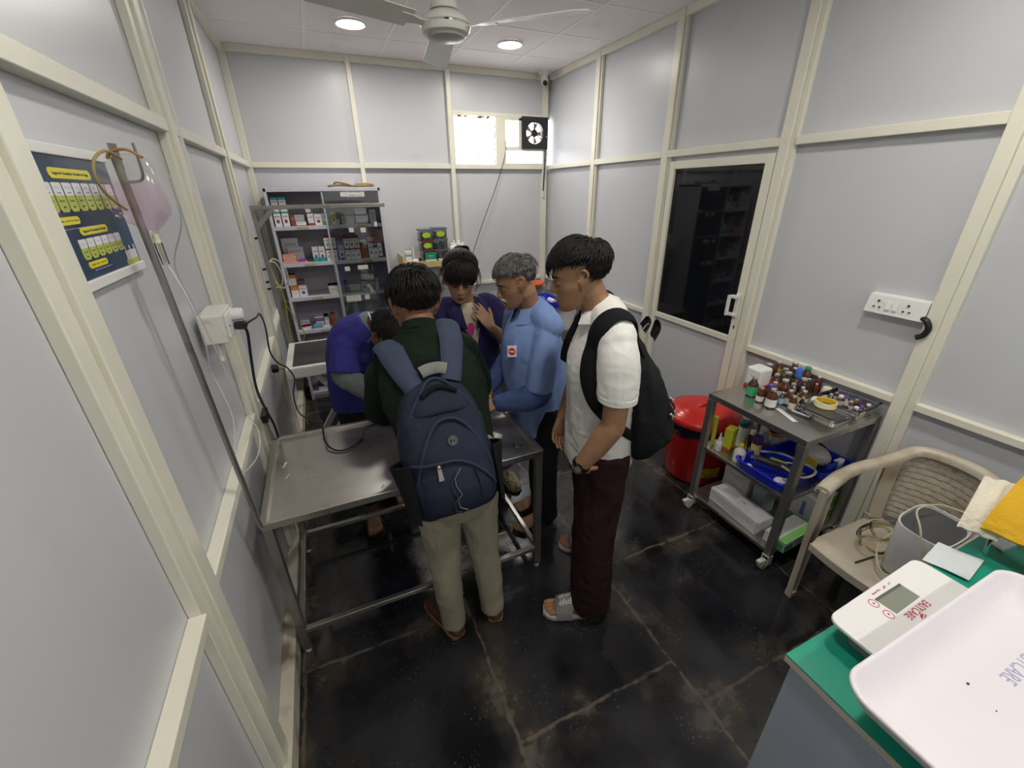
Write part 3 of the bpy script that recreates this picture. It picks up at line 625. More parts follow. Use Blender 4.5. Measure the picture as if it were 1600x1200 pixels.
# medicine packs on the shelves
RND = random.Random(3)
PACKM = {}
def cm(c, r=.5):
    k = tuple(round(v, 2) for v in c)
    if k not in PACKM: PACKM[k] = mat('pack_%d' % len(PACKM), c, r)
    return PACKM[k]
WH, GRY, BRN, TEAL, ORG_, PNK, GRN, PUR, BLU, CRM = (.80, .79, .80), (.45, .46, .47), (.30, .07, .04), (.03, .36, .33), (.72, .25, .03), (.75, .10, .22), (.20, .60, .10), (.25, .06, .42), (.10, .42, .58), (.74, .70, .60)
def pack(x0, x1, z0, z1, label, body=WH, band=None, bz=(0, .25), dep=.09, y=None, rot=0, group='medicine packs in the cabinet', pic=None, spot=None):
    z0 += .0012; x1 -= .0008; y = cy0 + .035 + RND.random() * .02 if y is None else y; c_ = ((x0 + x1) / 2, y + dep / 2, z0)
    t_ = thing('medicine_box', label, 'box', c_, group)
    b_ = B().box(x0, x1, y, y + dep, z0, z1); k = mk('carton', b_, cm(body), t_, .0015)
    h = z1 - z0
    if band: mk('colour_band', B().box(x0 - .0005, x1 + .0005, y - .0006, y + dep + .0005, z0 + h * bz[0], z0 + h * bz[1]), cm(band), t_)
    w_ = x1 - x0
    mk('printed_name', B().box(x0 + w_ * .15, x1 - w_ * .15, y - .0008, y, z0 + h * .66, z0 + h * .74), cm((.35, .33, .36)), t_)
    if pic: mk('printed_picture', B().ell(((x0 + x1) / 2, y, z0 + h * .36), (w_ * .24, .0008, min(h * .16, w_ * .3)), nu=10, nv=5), cm(pic), t_)
    if rot: t_.rotation_euler = (0, 0, rot)
    return t_
z = SH[0]
for i, (x, s_) in enumerate(((.108, 'left'), (.168, 'right'))):
    pack(x, x + .052, z, z + .112, 'white tall carton, %s one of the bottom pair on the top shelf' % s_, WH, TEAL, (.92, 1.0), pic=BRN)
    pack(x, x + .052, z + .113, z + .227, 'white tall carton with green top, %s one of the upper pair on the top shelf' % s_, WH, TEAL, (.82, 1.0), y=cy0 + .05)
pack(.228, .262, z, z + .085, 'brown red carton standing beside the tall white pair', BRN)
pack(.265, .345, z, z + .035, 'white flat carton under a grey one on the top shelf', WH, BRN, (0, .15))
pack(.262, .338, z + .036, z + .088, 'grey carton lying on a white one, top shelf left', GRY)
pack(.362, .41, z, z + .095, 'white carton with dark red foot on the top shelf', WH, BRN, (0, .2), y=cy0 + .04)
pack(.358, .398, z + .096, z + .128, 'small white carton, lower one on the red footed carton', WH, BRN, (0, .3), y=cy0 + .045)
pack(.352, .392, z + .129, z + .168, 'small white carton, topmost on the red footed carton', WH, y=cy0 + .045)
pack(.415, .475, z, z + .090, 'white carton with small red print beside the red footed one', WH, None, pic=BRN)
pack(.478, .525, z, z + .095, 'white carton with green foot by the glass edge', (.66, .70, .68), GRN, (0, .3))
pack(.545, .59, z, z + .105, 'lime green topped carton on the top shelf right half', WH, (.48, .68, .16), (.45, 1), pic=ORG_)
pack(.592, .612, z, z + .04, 'small cream carton next to the lime topped one', CRM)
pack(.63, .735, z, z + .065, 'wide grey white carton on the top shelf right half', (.55, .57, .56), GRY, (0, .12))
pack(.752, .86, z, z + .066, 'wide white carton with red edges, lower of two', WH, BRN, (0, .14))
pack(.752, .852, z + .067, z + .128, 'wide white carton with brown foot, upper of two', WH, BRN, (0, .2))
pack(.872, .93, z, z + .115, 'tall pale grey carton at the right end of top shelf', (.55, .58, .57), pic=GRY)
z = SH[1]
pack(.110, .245, z + .03, z + .20, 'large pale grey carton standing at the back, second shelf', (.55, .54, .56), y=cy0 + .14, dep=.1)
pack(.15, .275, z + .012, z + .128, 'pale grey wide carton in front of the large grey one', (.60, .59, .62), y=cy0 + .10, dep=.04)
pack(.104, .205, z + .012, z + .075, 'salmon orange carton on the second shelf', (.74, .33, .22), CRM, (.6, .7), dep=.05)
pack(.098, .285, z, z + .011, 'flat pink carton under the salmon one', (.75, .55, .6), PNK, (0, .6), dep=.12, y=cy0 + .025)
pack(.225, .275, z + .012, z + .035, 'small purple carton beside the salmon one', PUR, dep=.04, y=cy0 + .03)
for i, (x, s_) in enumerate(((.345, 'left'), (.398, 'right'))): pack(x, x + .05, z, z + .125, 'white carton with teal foot, %s one of the pair' % s_, WH, TEAL, (0, .28), pic=PUR)
for r_ in range(2):
    for i in range(2): pack(.455 + i * .048, .455 + i * .048 + .046, z + r_ * .104, z + r_ * .104 + .102, 'white carton with red top edge, %s of the %s pair by the glass edge' % (('left one', 'right one')[i], ('lower', 'upper')[r_]), WH, BRN, (.9, 1), pic=GRY, y=cy0 + .03)
pack(.562, .612, z, z + .13, 'grey white carton at the left of the second shelf right half', (.56, .57, .56), pic=BRN)
for r_ in range(2):
    for i, s_ in enumerate(('left', 'middle', 'right')): pack(.618 + i * .045, .618 + i * .045 + .043, z + r_ * .097, z + r_ * .097 + .095, '%s one of the %s three brown topped white cartons' % (s_, ('lower', 'upper')[r_]), WH, BRN, (.86, 1), pic=(.30, .24, .16))
pack(.575, .60, z + .001, z + .02, 'dark red small carton lying before the grey white one', (.1, .03, .03), dep=.02, y=cy0 + .014)
pack(.757, .815, z, z + .142, 'orange brown carton standing upright, second shelf right', (.32, .12, .04), ORG_, (.1, .12))
pack(.755, .81, z + .143, z + .165, 'small white carton lying on the orange brown one', WH)
pack(.82, .865, z, z + .135, 'white carton with a picture, left of three at the right end', WH, pic=(.3, .3, .3))
pack(.867, .905, z, z + .125, 'white carton with dark band, middle of three at the right end', WH, (.08, .07, .05), (.7, .9), pic=(.2, .25, .4))
pack(.908, .945, z, z + .13, 'white carton with red foot, last of three at the right end', WH, BRN, (0, .1), pic=BRN)
pack(.822, .908, z + .136, z + .185, 'red brown carton lying on top of the white three', (.36, .05, .04), (.5, .12, .1), (.3, .4))
z = SH[2]
pack(.108, .17, z, z + .105, 'white carton with orange lid on the third shelf', WH, ORG_, (.6, 1))
pack(.100, .165, z + .106, z + .20, 'white carton with brown top, stacked on the orange lidded one', WH, (.42, .18, .03), (.66, 1))
pack(.173, .238, z, z + .10, 'white carton with purple spot beside the orange lidded one', WH, None, pic=PUR)
pack(.172, .23, z + .102, z + .135, 'brown carton lying behind the white spotted one', (.25, .1, .08), y=cy0 + .1)
pack(.42, .53, z, z + .085, 'cream carton with dark lid at the third shelf middle', CRM, (.10, .10, .14), (.9, 1))
pack(.43, .52, z + .001, z + .07, 'cream carton standing in front of the dark lidded one', (.66, .63, .55), y=cy0 + .016, dep=.015)
pack(.562, .59, z, z + .10, 'narrow blue and red carton on the third shelf', (.12, .16, .32), BRN, (.75, 1))
pack(.605, .70, z, z + .075, 'white wide carton with lime foot on the third shelf', WH, (.30, .62, .10), (0, .28))
pack(.71, .765, z, z + .095, 'white carton with plant picture and brown side, third shelf', WH, BRN, (.93, 1), pic=(.1, .22, .06))
pack(.84, .87, z, z + .13, 'white carton with orange cap at the third shelf right end', WH, ORG_, (.85, 1))
z = SH[3]
pack(.12, .20, z, z + .075, 'white carton leaning at the left of the fourth shelf', WH, GRY, (.2, .4), y=cy0 + .12)
pack(.12, .205, z, z + .034, 'white carton with pink stripe lying askew, fourth shelf', WH, PNK, (.72, 1), rot=.35, y=cy0 + .05, dep=.05)
pack(.225, .30, z, z + .038, 'small blue carton on the fourth shelf', BLU, WH, (0, .2), y=cy0 + .02, dep=.06)
pack(.25, .325, z, z + .10, 'white carton with purple top on the fourth shelf', WH, PUR, (.55, .85), y=cy0 + .09)
pack(.33, .37, z, z + .105, 'white narrow carton with dark edge, fourth shelf', WH, (.12, .13, .14), (.85, 1), y=cy0 + .07)
pack(.31, .365, z, z + .018, 'flat white carton at the fourth shelf front', WH, y=cy0 + .02, dep=.04)
pack(.385, .43, z, z + .11, 'red brown carton half hidden behind the blue scrubs', (.33, .08, .05), y=cy0 + .1)
z = SH[4]
pack(.14, .22, z, z + .05, 'dark topped white carton on the shelf behind the slanted leg', WH, (.06, .06, .1), (.75, 1)); pack(.23, .31, z, z + .07, 'grey carton on the shelf behind the slanted leg', GRY)
z = SH[5]
pack(.15, .24, z, z + .05, 'white carton with purple edge on the lowest cabinet shelf', WH, PUR, (.8, 1)); pack(.16, .235, z + .051, z + .085, 'dark carton on the purple edged one, lowest shelf', (.12, .12, .16)); pack(.26, .34, z, z + .06, 'pale carton in the lowest cabinet shelf middle', (.6, .6, .62))
# old tools lying on the cabinet top
t = thing('rusty_tool', 'rusty folded metal tool lying on the cabinet top', 'tool', (.75, 4.3, cz1))
b = B(); b.tube([(.57, 4.3, cz1 + .012), (.66, 4.29, cz1 + .02), (.80, 4.31, cz1 + .012), (.95, 4.3, cz1 + .014)], .009); mk('long_arm', b, mat('rusty_brown', (.20, .13, .06), .7, var=.3, vscale=20), t)
b = B(); b.tube([(.62, 4.33, cz1 + .014), (.64, 4.30, cz1 + .042), (.72, 4.30, cz1 + .03), (.78, 4.28, cz1 + .01)], .007); mk('short_arm', b, MATS['rusty_brown'], t)
b = B(); b.tube([(.80, 4.32, cz1 + .03), (.88, 4.32, cz1 + .032), (.95, 4.31, cz1 + .026), (.955, 4.30, cz1 + .01)], .008); mk('grip', b, mat('wood_grip', (.42, .32, .13), .6), t)

# ================================================================ cream wall shelf with boxes and bottles
sy = D - .24
t = thing('wall_shelf', 'cream yellow wall shelf carrying clear boxes and bottles', 'shelf', (1.48, D - .12, 1.19))
ym = mat('yellow_cream', (.62, .52, .20), .45, var=.05)
mk('board', B().box(1.14, 1.86, sy, D + PW, 1.195, 1.215), ym, t, .003); mk('front_lip', B().box(1.14, 1.86, sy - .008, sy, 1.165, 1.225), ym, t, .003)
for x in (1.143, 1.855): mk('end_panel', B().box(x - .008, x + .008, sy, D + PW, 1.165, 1.29), ym, t, .003)
zs = 1.2262
cb = clear('hinged_box_plastic', (.60, .62, .65), .12, .1); dkred = mat('dark_red_lid', (.16, .02, .03), .4); drk = mat('dark_lid', (.12, .12, .14), .4)
lime = mat('lime_sticker', (.42, .66, .03), .45)
def storage(x0, x1, z0, z1, lidm, stick, lab, y0=D - .20):
    t_ = thing('storage_box', lab, 'box', ((x0 + x1) / 2, y0 + .07, z0), 'clear storage boxes on the wall shelf')
    mk('tub', B().box(x0 + .006, x1 - .006, y0 + .004, y0 + .146, z0, z1 - .012), cb, t_, .004); mk('lid', B().box(x0, x1, y0, y0 + .15, z1 - .012, z1), lidm, t_, .003)
    for k in range(4):
        x = x0 + .025 + k * (x1 - x0 - .05) / 3; mk('contents', B().box(x - .014, x + .014, y0 + .02, y0 + .12, z0 + .002, z0 + .03 + RND.random() * .04), cm(((.1, .1, .16), (.5, .5, .5), (.3, .1, .1), (.65, .62, .6))[k]), t_)
    if stick: mk('sticker', B().lathe(((x0 + x1) / 2, y0 + .003, z0 + (z1 - z0) * .45), [(.001, -.002), (1, -.002), (1, .001), (.001, .001)], 18, Matrix(((1, 0, 0), (0, 0, 1), (0, 1, 0))) @ Matrix.Diagonal((.042, .026, 1)).to_3x3()), lime, t_)
storage(1.345, 1.475, zs, zs + .098, dkred, 0, 'bottom left clear storage box behind the green carton'); storage(1.478, 1.62, zs, zs + .10, drk, 0, 'bottom right clear storage box filled with white strips')
storage(1.338, 1.472, zs + .099, zs + .195, dkred, 1, 'middle left clear storage box with lime sticker'); storage(1.475, 1.618, zs + .101, zs + .20, drk, 0, 'middle right clear storage box with dark contents')
storage(1.335, 1.47, zs + .196, zs + .295, drk, 1, 'top left clear storage box with lime sticker'); storage(1.473, 1.616, zs + .201, zs + .305, drk, 1, 'top right clear storage box with lime sticker')
t = thing('green_carton', 'green carton with white lettering before the clear boxes', 'box', (1.42, D - .22, zs))
mk('carton', B().box(1.365, 1.475, D - .235, D - .205, zs, zs + .075), mat('carton_green', (.01, .28, .14), .45), t, .002)
mk('white_base', B().box(1.364, 1.476, D - .2365, D - .204, zs, zs + .012), cm(WH), t)
text('lettering', '~DOXINYL', .026, pw, t, place((1.42, D - .2352, zs + .05), (1, 0, 0), (0, 0, 1)), .0002, sx=.75); text('lettering', '~BOLUSBOL', .012, pw, t, place((1.42, D - .2352, zs + .027), (1, 0, 0), (0, 0, 1)), .0002)
def bottle(nm, lab, cat, x, y, z0, r, h, bodym, capm, neck=.45, capr=.5, sh=.72, group=None, label_m=None, caph=.14, n=18, lz=(.12, .55)):
    t_ = thing(nm, lab, cat, (x, y, z0), group)
    hb = h * (1 - caph)
    mk('bottle_body', B().lathe((x, y, z0), [(r * .88, 0), (r, h * .025), (r, h * sh * .9), (r * .93, h * sh), (r * (neck + .18), h * (sh + (1 - caph - sh) * .55)), (r * neck, hb * .985), (r * neck, hb)], n), bodym, t_, ang=50)
    mk('cap', B().lathe((x, y, z0 + hb * .985), [(r * capr, 0), (r * capr, h * caph * .85), (r * capr * .85, h * caph)], n), capm, t_)
    if label_m: mk('label_band', B().lathe((x, y, z0), [(r * 1.012, h * lz[0]), (r * 1.012, h * lz[1])], n, cap=False), label_m, t_)
    return t_
wb = mat('white_bottle', (.82, .81, .78), .35)
pos = [(1.665, D - .16), (1.72, D - .19), (1.775, D - .17), (1.70, D - .11), (1.755, D - .10)]
where = ['leftmost white bottle', 'front middle white bottle', 'rightmost white bottle', 'rear left white bottle', 'rear right white bottle']
for (x, y), s_ in zip(pos, where): bottle('plastic_bottle', s_ + ' of the cluster at the shelf right end', 'bottle', x, y, zs, .032, .155 if y < D - .12 else .17, wb, wb, .4, .5, .76, 'white bottles on the wall shelf', cm(CRM))
t = thing('medicine_box', 'white carton with blue stripe at the wall shelf left end', 'box', (1.21, D - .18, zs)); mk('carton', B().box(1.175, 1.235, D - .20, D - .16, zs, zs + .10), cm(WH), t, .002); mk('colour_band', B().box(1.1745, 1.2355, D - .2006, D - .1595, zs + .05, zs + .07), cm(BLU), t)
t = thing('note_stand', 'white upright card on a round foot by the shelf boxes', 'card stand', (1.285, D - .2, zs)); mk('card', B().box(1.25, 1.262, D - .2, D - .15, zs + .01, zs + .13), white_p, t, .002); mk('foot', B().lathe((1.272, D - .19, zs), [(.036, 0), (.036, .01), (.018, .022)], 18), white_p, t)
o = mk('folded_leaflet', B().sheet([[(1.50 + .115 * i, D - .235 + .03 * j, zs + .006 + .006 * math.sin(i * 3 + j)) for j in range(2)] for i in range(3)], .006), paper); tag(o, 'white folded leaflet on the shelf front beneath the bottles', 'leaflet')
o = mk('dark_jar', B().lathe((1.315, D - .2, zs), [(.016, 0), (.018, .02), (.012, .03)], 12), black_p); tag(o, 'tiny dark jar between the card stand and the green carton', 'jar')

# wooden-edged parcel heap under the shelf: red case half seen by the woman's shoulder
t = thing('red_case', 'small dark red case on the back rail beside the person in navy', 'case', (1.66, D - .05, RL1)); mk('body', B().box(1.60, 1.74, D - .07, D + .04, RL1, RL1 + .07), mat('case_red', (.22, .03, .03), .45), t, .01); mk('clasp', B().box(1.66, 1.68, D - .076, D - .07, RL1 + .03, RL1 + .05), steel, t)

# ================================================================ back steel table, blue tray, orange cover, green crate
t = thing('side_table', 'stainless steel side table standing along the right wall rear', 'table', (2.5, 3.6, 0))
sx0, sx1, sy0, sy1, sz = 2.16, 2.81, 2.93, 4.40, .79
mk('top', B().box(sx0, sx1, sy0, sy1, sz - .04, sz), steel, t, .005)
for x, y in ((sx0 + .02, sy0 + .02), (sx1 - .02, sy0 + .02), (sx0 + .02, sy1 - .02), (sx1 - .02, sy1 - .02)): mk('leg', B().box(x - .017, x + .017, y - .017, y + .017, 0, sz - .04), steel, t, .003)
for a in ((sx0 + .01, sx0 + .03, sy0 + .04, sy1 - .04), (sx0 + .04, sx1 - .04, sy0 + .01, sy0 + .03)): mk('stretcher', B().box(*a, .17, .20), steel_d, t, .003)
mk('front_apron', B().box(sx0 + .04, sx1 - .04, sy0 + .002, sy0 + .008, sz - .25, sz - .04), steel_d, t)
mk('bolt', B().cyl((sx0 + .035, sy0 + .05, sz), (sx0 + .035, sy0 + .05, sz + .006), .014), steel_d, t)
def tray(nm, lab, x0, x1, y0, y1, z0, h, m_, flare=.015, group=None, M=None):
    rr = lambda a0, a1, c0, c1, z, r=.03: [V((cx_ + r * math.cos(q), cy_ + r * math.sin(q), z)) for cx_, cy_, q0 in ((a1 - r, c1 - r, 0), (a0 + r, c1 - r, PI / 2), (a0 + r, c0 + r, PI), (a1 - r, c0 + r, 1.5 * PI)) for q in [q0 + PI / 2 * i / 5 for i in range(6)]]
    o_, i_ = flare, .003
    b_ = B().rings([rr(x0, x1, y0, y1, z0), rr(x0 - o_, x1 + o_, y0 - o_, y1 + o_, z0 + h - .004), rr(x0 - o_ - .008, x1 + o_ + .008, y0 - o_ - .008, y1 + o_ + .008, z0 + h - .002), rr(x0 - o_ - .007, x1 + o_ + .007, y0 - o_ - .007, y1 + o_ + .007, z0 + h), rr(x0 - o_ + i_, x1 + o_ - i_, y0 - o_ + i_, y1 + o_ - i_, z0 + h - .001), rr(x0 + i_, x1 - i_, y0 + i_, y1 - i_, z0 + .004)])
    o = mk(nm, b_, m_, None, ang=30); tag(o, lab, 'tray', group); return o
blue = mat('blue_plastic', (.015, .03, .50), .35)
tray('instrument_tray', 'blue plastic tray on the steel side table', 2.31, 2.56, 3.60, 3.98, sz + .001, .06, blue, .012)
o = mk('cotton_roll', B().cyl((2.50, 3.68, sz + .034), (2.50, 3.80, sz + .034), .026, n=16), paper); tag(o, 'white cotton roll lying in the blue tray at the rear', 'cotton roll')
o = mk('steel_bulb', B().ell((2.42, 3.74, sz + .027), (.02, .02, .02)), steel); tag(o, 'shiny metal bulb in the blue tray at the rear', 'instrument')
o = mk('bowl_of_steel', B().lathe((2.50, 4.22, sz + .001), [(.07, 0), (.12, .03), (.15, .08), (.152, .085), (.145, .08), (.11, .03)], 26), steel_d); o.name = 'steel_bowl'; tag(o, 'steel bowl behind the blue tray at the rear', 'bowl')
o = mk('orange_cloth', B().ell((2.53, 4.22, sz + .125), (.13, .11, .034)), mat('orange_cloth', (.62, .12, .04), .8, var=.2, vscale=12)); tag(o, 'orange red cloth heaped in the steel bowl', 'cloth')
t = thing('green_crate', 'green plastic crate under the steel side table', 'crate', (2.42, 3.2, 0))
gm = mat('green_plastic', (.02, .30, .15), .4)
b = B(); b.box(2.20, 2.75, 3.02, 3.05, .0, .30).box(2.20, 2.75, 3.55, 3.58, 0, .30).box(2.20, 2.23, 3.05, 3.55, 0, .3).box(2.72, 2.75, 3.05, 3.55, 0, .3).box(2.20, 2.75, 3.02, 3.58, 0, .02)
mk('tub', b, gm, t, .006)
mk('rim', B().box(2.185, 2.765, 3.005, 3.03, .28, .31).box(2.185, 2.215, 3.0, 3.59, .28, .31), gm, t, .006)
for z in (.08, .15, .22): mk('rib', B().box(2.20, 2.75, 3.012, 3.02, z, z + .012), gm, t)
# ================================================================ steel trolley
t = thing('steel_trolley', 'stainless steel three tier trolley crowded with medicine bottles', 'trolley', (2.57, 1.215, 0))
qx0, qx1, qy0, qy1 = 2.285, 2.862, .937, 1.50
TT, TM, TL = .81, .468, .118
mk('top_shelf', B().box(qx0, qx1, qy0, qy1, TT - .035, TT), steel, t, .004)
for z in (TM, TL):
    s_ = mk('lower_shelf', B().box(qx0 + .006, qx1 - .006, qy0 + .006, qy1 - .006, z - .022, z), steel, t, .003)
for x in (qx0 + .018, qx1 - .018):
    for y in (qy0 + .018, qy1 - .018):
        l = mk('leg', B().box(x - .018, x + .018, y - .018, y + .018, .085, TT - .035), steel_d, t, .003)
        sx = -1 if x < 2.5 else 1
        c_ = mk('caster', B().cyl((x - .02, y - .014, .031), (x - .02, y + .014, .031), .031, n=20), mat('caster_cream', (.44, .46, .34), .5, dirt=(.2, .17, .1), dscale=20), l, .004)
        mk('caster_fork', B().box(x - .02, x + .016, y - .02, y - .0155, .03, .09).box(x - .02, x + .016, y + .0155, y + .02, .03, .09).box(x - .02, x + .016, y - .02, y + .02, .082, .092).box(x - .07, x - .025, y - .012, y + .012, .055, .07), mat('caster_grey', (.5, .49, .44), .5), l, .002)
amber = mat('amber_glass', (.085, .028, .010), .08, var=.2, vscale=15, spec=.6)
darkb = mat('dark_glass', (.030, .016, .014), .08, spec=.6)
redb = mat('red_brown_glass', (.12, .015, .015), .1)
clr = clear('clear_vial', (.78, .78, .74), .16, .05)
alu = mat('aluminium_cap', (.68, .66, .62), .3, .85)
lw, lg, lc, lb, ly = cm((.74, .74, .74)), cm((.05, .42, .17)), cm((.66, .62, .5)), cm((.35, .52, .66)), cm((.62, .40, .05))
TG = 'bottles on the trolley top'
def vial(lab, x, y, r, h, m_=None, cap=None, lab_m=None, lz=(.1, .55)):
    o = bottle('medicine_bottle', lab, 'bottle', x, y, TT + .001, r, h, m_ or amber, cap or alu, .42, .5, .62, TG, lab_m, .13, 16, lz); return o
gv = vial('amber bottle with a bright green label at the trolley edge', 2.465, 1.378, .028, .112, lab_m=lg, lz=(.06, .52))
bl_ = V((2.465, 1.378, TT + .094))
for a in (2.2, 2.9, 3.6): mk('torn_foil', B().sheet([[bl_ + V((math.cos(a + v) * r_, math.sin(a + v) * r_, z_)) for v in (-.25, .25)] for r_, z_ in ((.012, .01), (.02, .022), (.024, .03))], .001), alu, gv)
vial('small amber bottle with white label left of the big white labelled one', 2.438, 1.305, .02, .085, lab_m=lw, lz=(.08, .42))
vial('big amber bottle with a square white label nearest the trolley front', 2.430, 1.238, .027, .108, lab_m=lw, lz=(.08, .48))
vial('amber bottle with a blue dot cap behind the big white labelled one', 2.478, 1.288, .022, .10, cap=cm((.10, .10, .55)))
vial('clear bottle with plain white cap behind the blue dot cap', 2.522, 1.296, .022, .105, m_=clr, lab_m=lw)
vial('amber bottle with red label right of the white cube', 2.64, 1.372, .027, .10, lab_m=cm((.5, .05, .06)))
vial('large amber bottle with pale label in the middle of the trolley', 2.585, 1.285, .032, .112, lab_m=lw, lz=(.05, .42))
vial('small clear vial with pale blue label at the middle front', 2.515, 1.240, .016, .07, m_=clr, lab_m=lb, lz=(.08, .5))
vial('amber bottle with white and black label near the front right', 2.545, 1.218, .027, .085, lab_m=cm((.5, .5, .55)), lz=(.1, .5))
vial('small amber bottle with cream label beside the slim dark one', 2.51, 1.176, .018, .078, lab_m=lc, lz=(.06, .5))
vial('slim dark bottle with white label at the right front end', 2.535, 1.148, .013, .078, m_=darkb, lab_m=lw, lz=(.12, .5))
vial('amber bottle behind the slim dark one', 2.60, 1.183, .024, .085, lab_m=lc)
vial('wide amber bottle at the back left beside the wall', 2.69, 1.462, .034, .12, lab_m=lc, lz=(.1, .4))
vial('amber bottle with torn foil second from the back left', 2.775, 1.463, .032, .12)
vial('amber bottle with torn foil at the back by the wall', 2.832, 1.405, .03, .125)
vial('amber bottle with a green cap at the back by the wall', 2.832, 1.330, .03, .125, cap=cm((.04, .35, .2)), lab_m=cm((.55, .52, .52)), lz=(.05, .5))
vial('clear bottle with gold tint in the middle of the back group', 2.742, 1.395, .03, .105, m_=clr)
vial('dark bottle right of the red labelled amber one', 2.70, 1.345, .03, .11, m_=darkb)
q = vial('amber bottle with a tall blue cone cap', 2.745, 1.322, .03, .085)
mk('cone_cap', B().lathe((2.745, 1.322, TT + .086), [(.02, 0), (.017, .012), (.013, .045), (.010, .048)], 14), cm((.03, .15, .62)), q)
vial('dark bottle between the blue cone and the green cap', 2.79, 1.372, .027, .11, m_=darkb)
vial('small brown bottle right of the blue cone cap', 2.795, 1.285, .018, .075)
vial('large dark bottle near the clear tray corner', 2.705, 1.262, .032, .105, m_=darkb)
vial('clear squat bottle with grey cap in the middle of the trolley', 2.648, 1.275, .026, .08, m_=clr)
vial('clear vial with yellow label behind the front amber row', 2.655, 1.228, .02, .075, m_=clr, lab_m=ly)
vial('red brown bottle by the wall right of the green cap', 2.838, 1.262, .02, .09, m_=redb)
vial('small silver capped red brown vial near the white jar', 2.80, 1.245, .014, .06, m_=redb)
t = thing('white_cube_dispenser', 'white rounded cube box with lifted round lid mark', 'box', (2.60, 1.43, TT))
mk('body', B().box(2.535, 2.635, 1.395, 1.49, TT + .015, TT + .125), white_p, t, .015, seg=3); mk('button', B().lathe((2.585, 1.445, TT + .125), [(.014, -.002), (.014, .003), (.01, .004)], 14), white_p, t); mk('red_base', B().box(2.538, 2.632, 1.398, 1.487, TT + .001, TT + .015), cm((.5, .04, .04)), t, .003)
o = mk('white_jar', B().lathe((2.825, 1.20, TT + .001), [(.02, 0), (.026, .01), (.028, .03), (.02, .05), (.01, .054)], 16), cm((.78, .74, .62))); tag(o, 'round cream jar by the wall behind the clear tray', 'jar')
o = mk('cotton_ball', B().ell((2.66, 1.155, TT + .026), (.025, .022, .024)), paper); tag(o, 'white cotton ball left of the tape roll', 'cotton')
o = mk('orange_carton', B().box(2.735, 2.765, 1.43, 1.437, TT + .001, TT + .08), cm((.62, .35, .03))); tag(o, 'orange carton wedged among the back bottles', 'box')
# clear tub of vials, lidded box, tape roll, syringe wraps
tubm = clear('tub_plastic', (.91, .90, .94), .14, .08)
def tub(nm, lab, x0, x1, y0, y1, z0, h, m_, lid=False, rot=0):
    t_ = thing(nm, lab, 'box', ((x0 + x1) / 2, (y0 + y1) / 2, z0)); w2, l2 = (x1 - x0) / 2, (y1 - y0) / 2; cx_, cy_ = (x0 + x1) / 2, (y0 + y1) / 2
    rr = lambda o_, z, r=.02: [V((cx_ + sx_ * (w2 + o_ - r) + r * math.cos(q), cy_ + sy_ * (l2 + o_ - r) + r * math.sin(q), z)) for sx_, sy_, q0 in ((1, 1, 0), (-1, 1, PI / 2), (-1, -1, PI), (1, -1, 1.5 * PI)) for q in [q0 + PI / 2 * i / 5 for i in range(6)]]
    mk('wall', B().rings([rr(-.012, z0 + .003), rr(-.012, z0), rr(-.009, z0), rr(-.002, z0 + h), rr(.004, z0 + h), rr(.004, z0 + h - .003), rr(-.001, z0 + h - .003), rr(-.011, z0 + .003)]), m_, t_, ang=30)
    if lid: mk('lid', B().rings([rr(.004, z0 + h + .001), rr(.006, z0 + h + .004), rr(.004, z0 + h + .01), rr(-.014, z0 + h + .012), rr(-.018, z0 + h + .008), rr(-.03, z0 + h + .008)]), m_, t_, ang=30)
    t_.rotation_euler = (0, 0, rot); return t_
tub('clear_tub', 'open clear plastic tub full of small vials by the wall', 2.675, 2.852, .955, 1.16, TT + .001, .062, tubm)
rnd = random.Random(11)
k = 0
for i in range(4):
    for j in range(3):
        x = 2.70 + j * .05 + rnd.random() * .008; y = 1.132 - i * .049 + rnd.random() * .01
        big = i == 1 and j == 1
        m_ = [amber, clr, darkb, redb][(i * 3 + j * 5) % 4]; cp = [alu, cm((.12, .10, .5)), alu, white_p][(i + j * 2) % 4]
        row = ('farthest', 'second', 'third', 'nearest')[i]; col = ('left', 'middle', 'wall side')[j]
        t_ = bottle('vial', 'small vial in the clear tub, %s row, %s place' % (row, col), 'vial', x, y, TT + .006, .021 if big else .014 + rnd.random() * .004, .06 if big else .045 + rnd.random() * .01, m_, cp, .45, .55, .62, 'vials in the clear tub', [lw, None, lc][(i + j) % 3], .2, 12)
tub('lidded_box', 'low clear lidded plastic box under the tape roll', 2.49, 2.655, .955, 1.135, TT + .001, .035, clear('lid_plastic', (.93, .92, .89), .15, .1), True)
t = thing('tape_roll', 'roll of cream tape with yellow core on the lidded box', 'tape roll', (2.60, 1.075, TT + .05))
mk('tape', B().rings([[V((2.60 + r_ * math.cos(a), 1.075 + r_ * math.sin(a), TT + .049 + z)) for a in [2 * PI * i / 40 for i in range(40)]] for r_, z in ((.048, 0), (.048, .026), (.044, .027), (.044, .0), (.048, 0))], False), cm((.76, .74, .42)), t); mk('core', B().rings([[V((2.60 + r_ * math.cos(a), 1.075 + r_ * math.sin(a), TT + .05 + z)) for a in [2 * PI * i / 40 for i in range(40)]] for r_, z in ((.0435, 0), (.0435, .024), (.040, .024), (.040, .0), (.0435, 0))], False), cm((.72, .42, .01)), t)
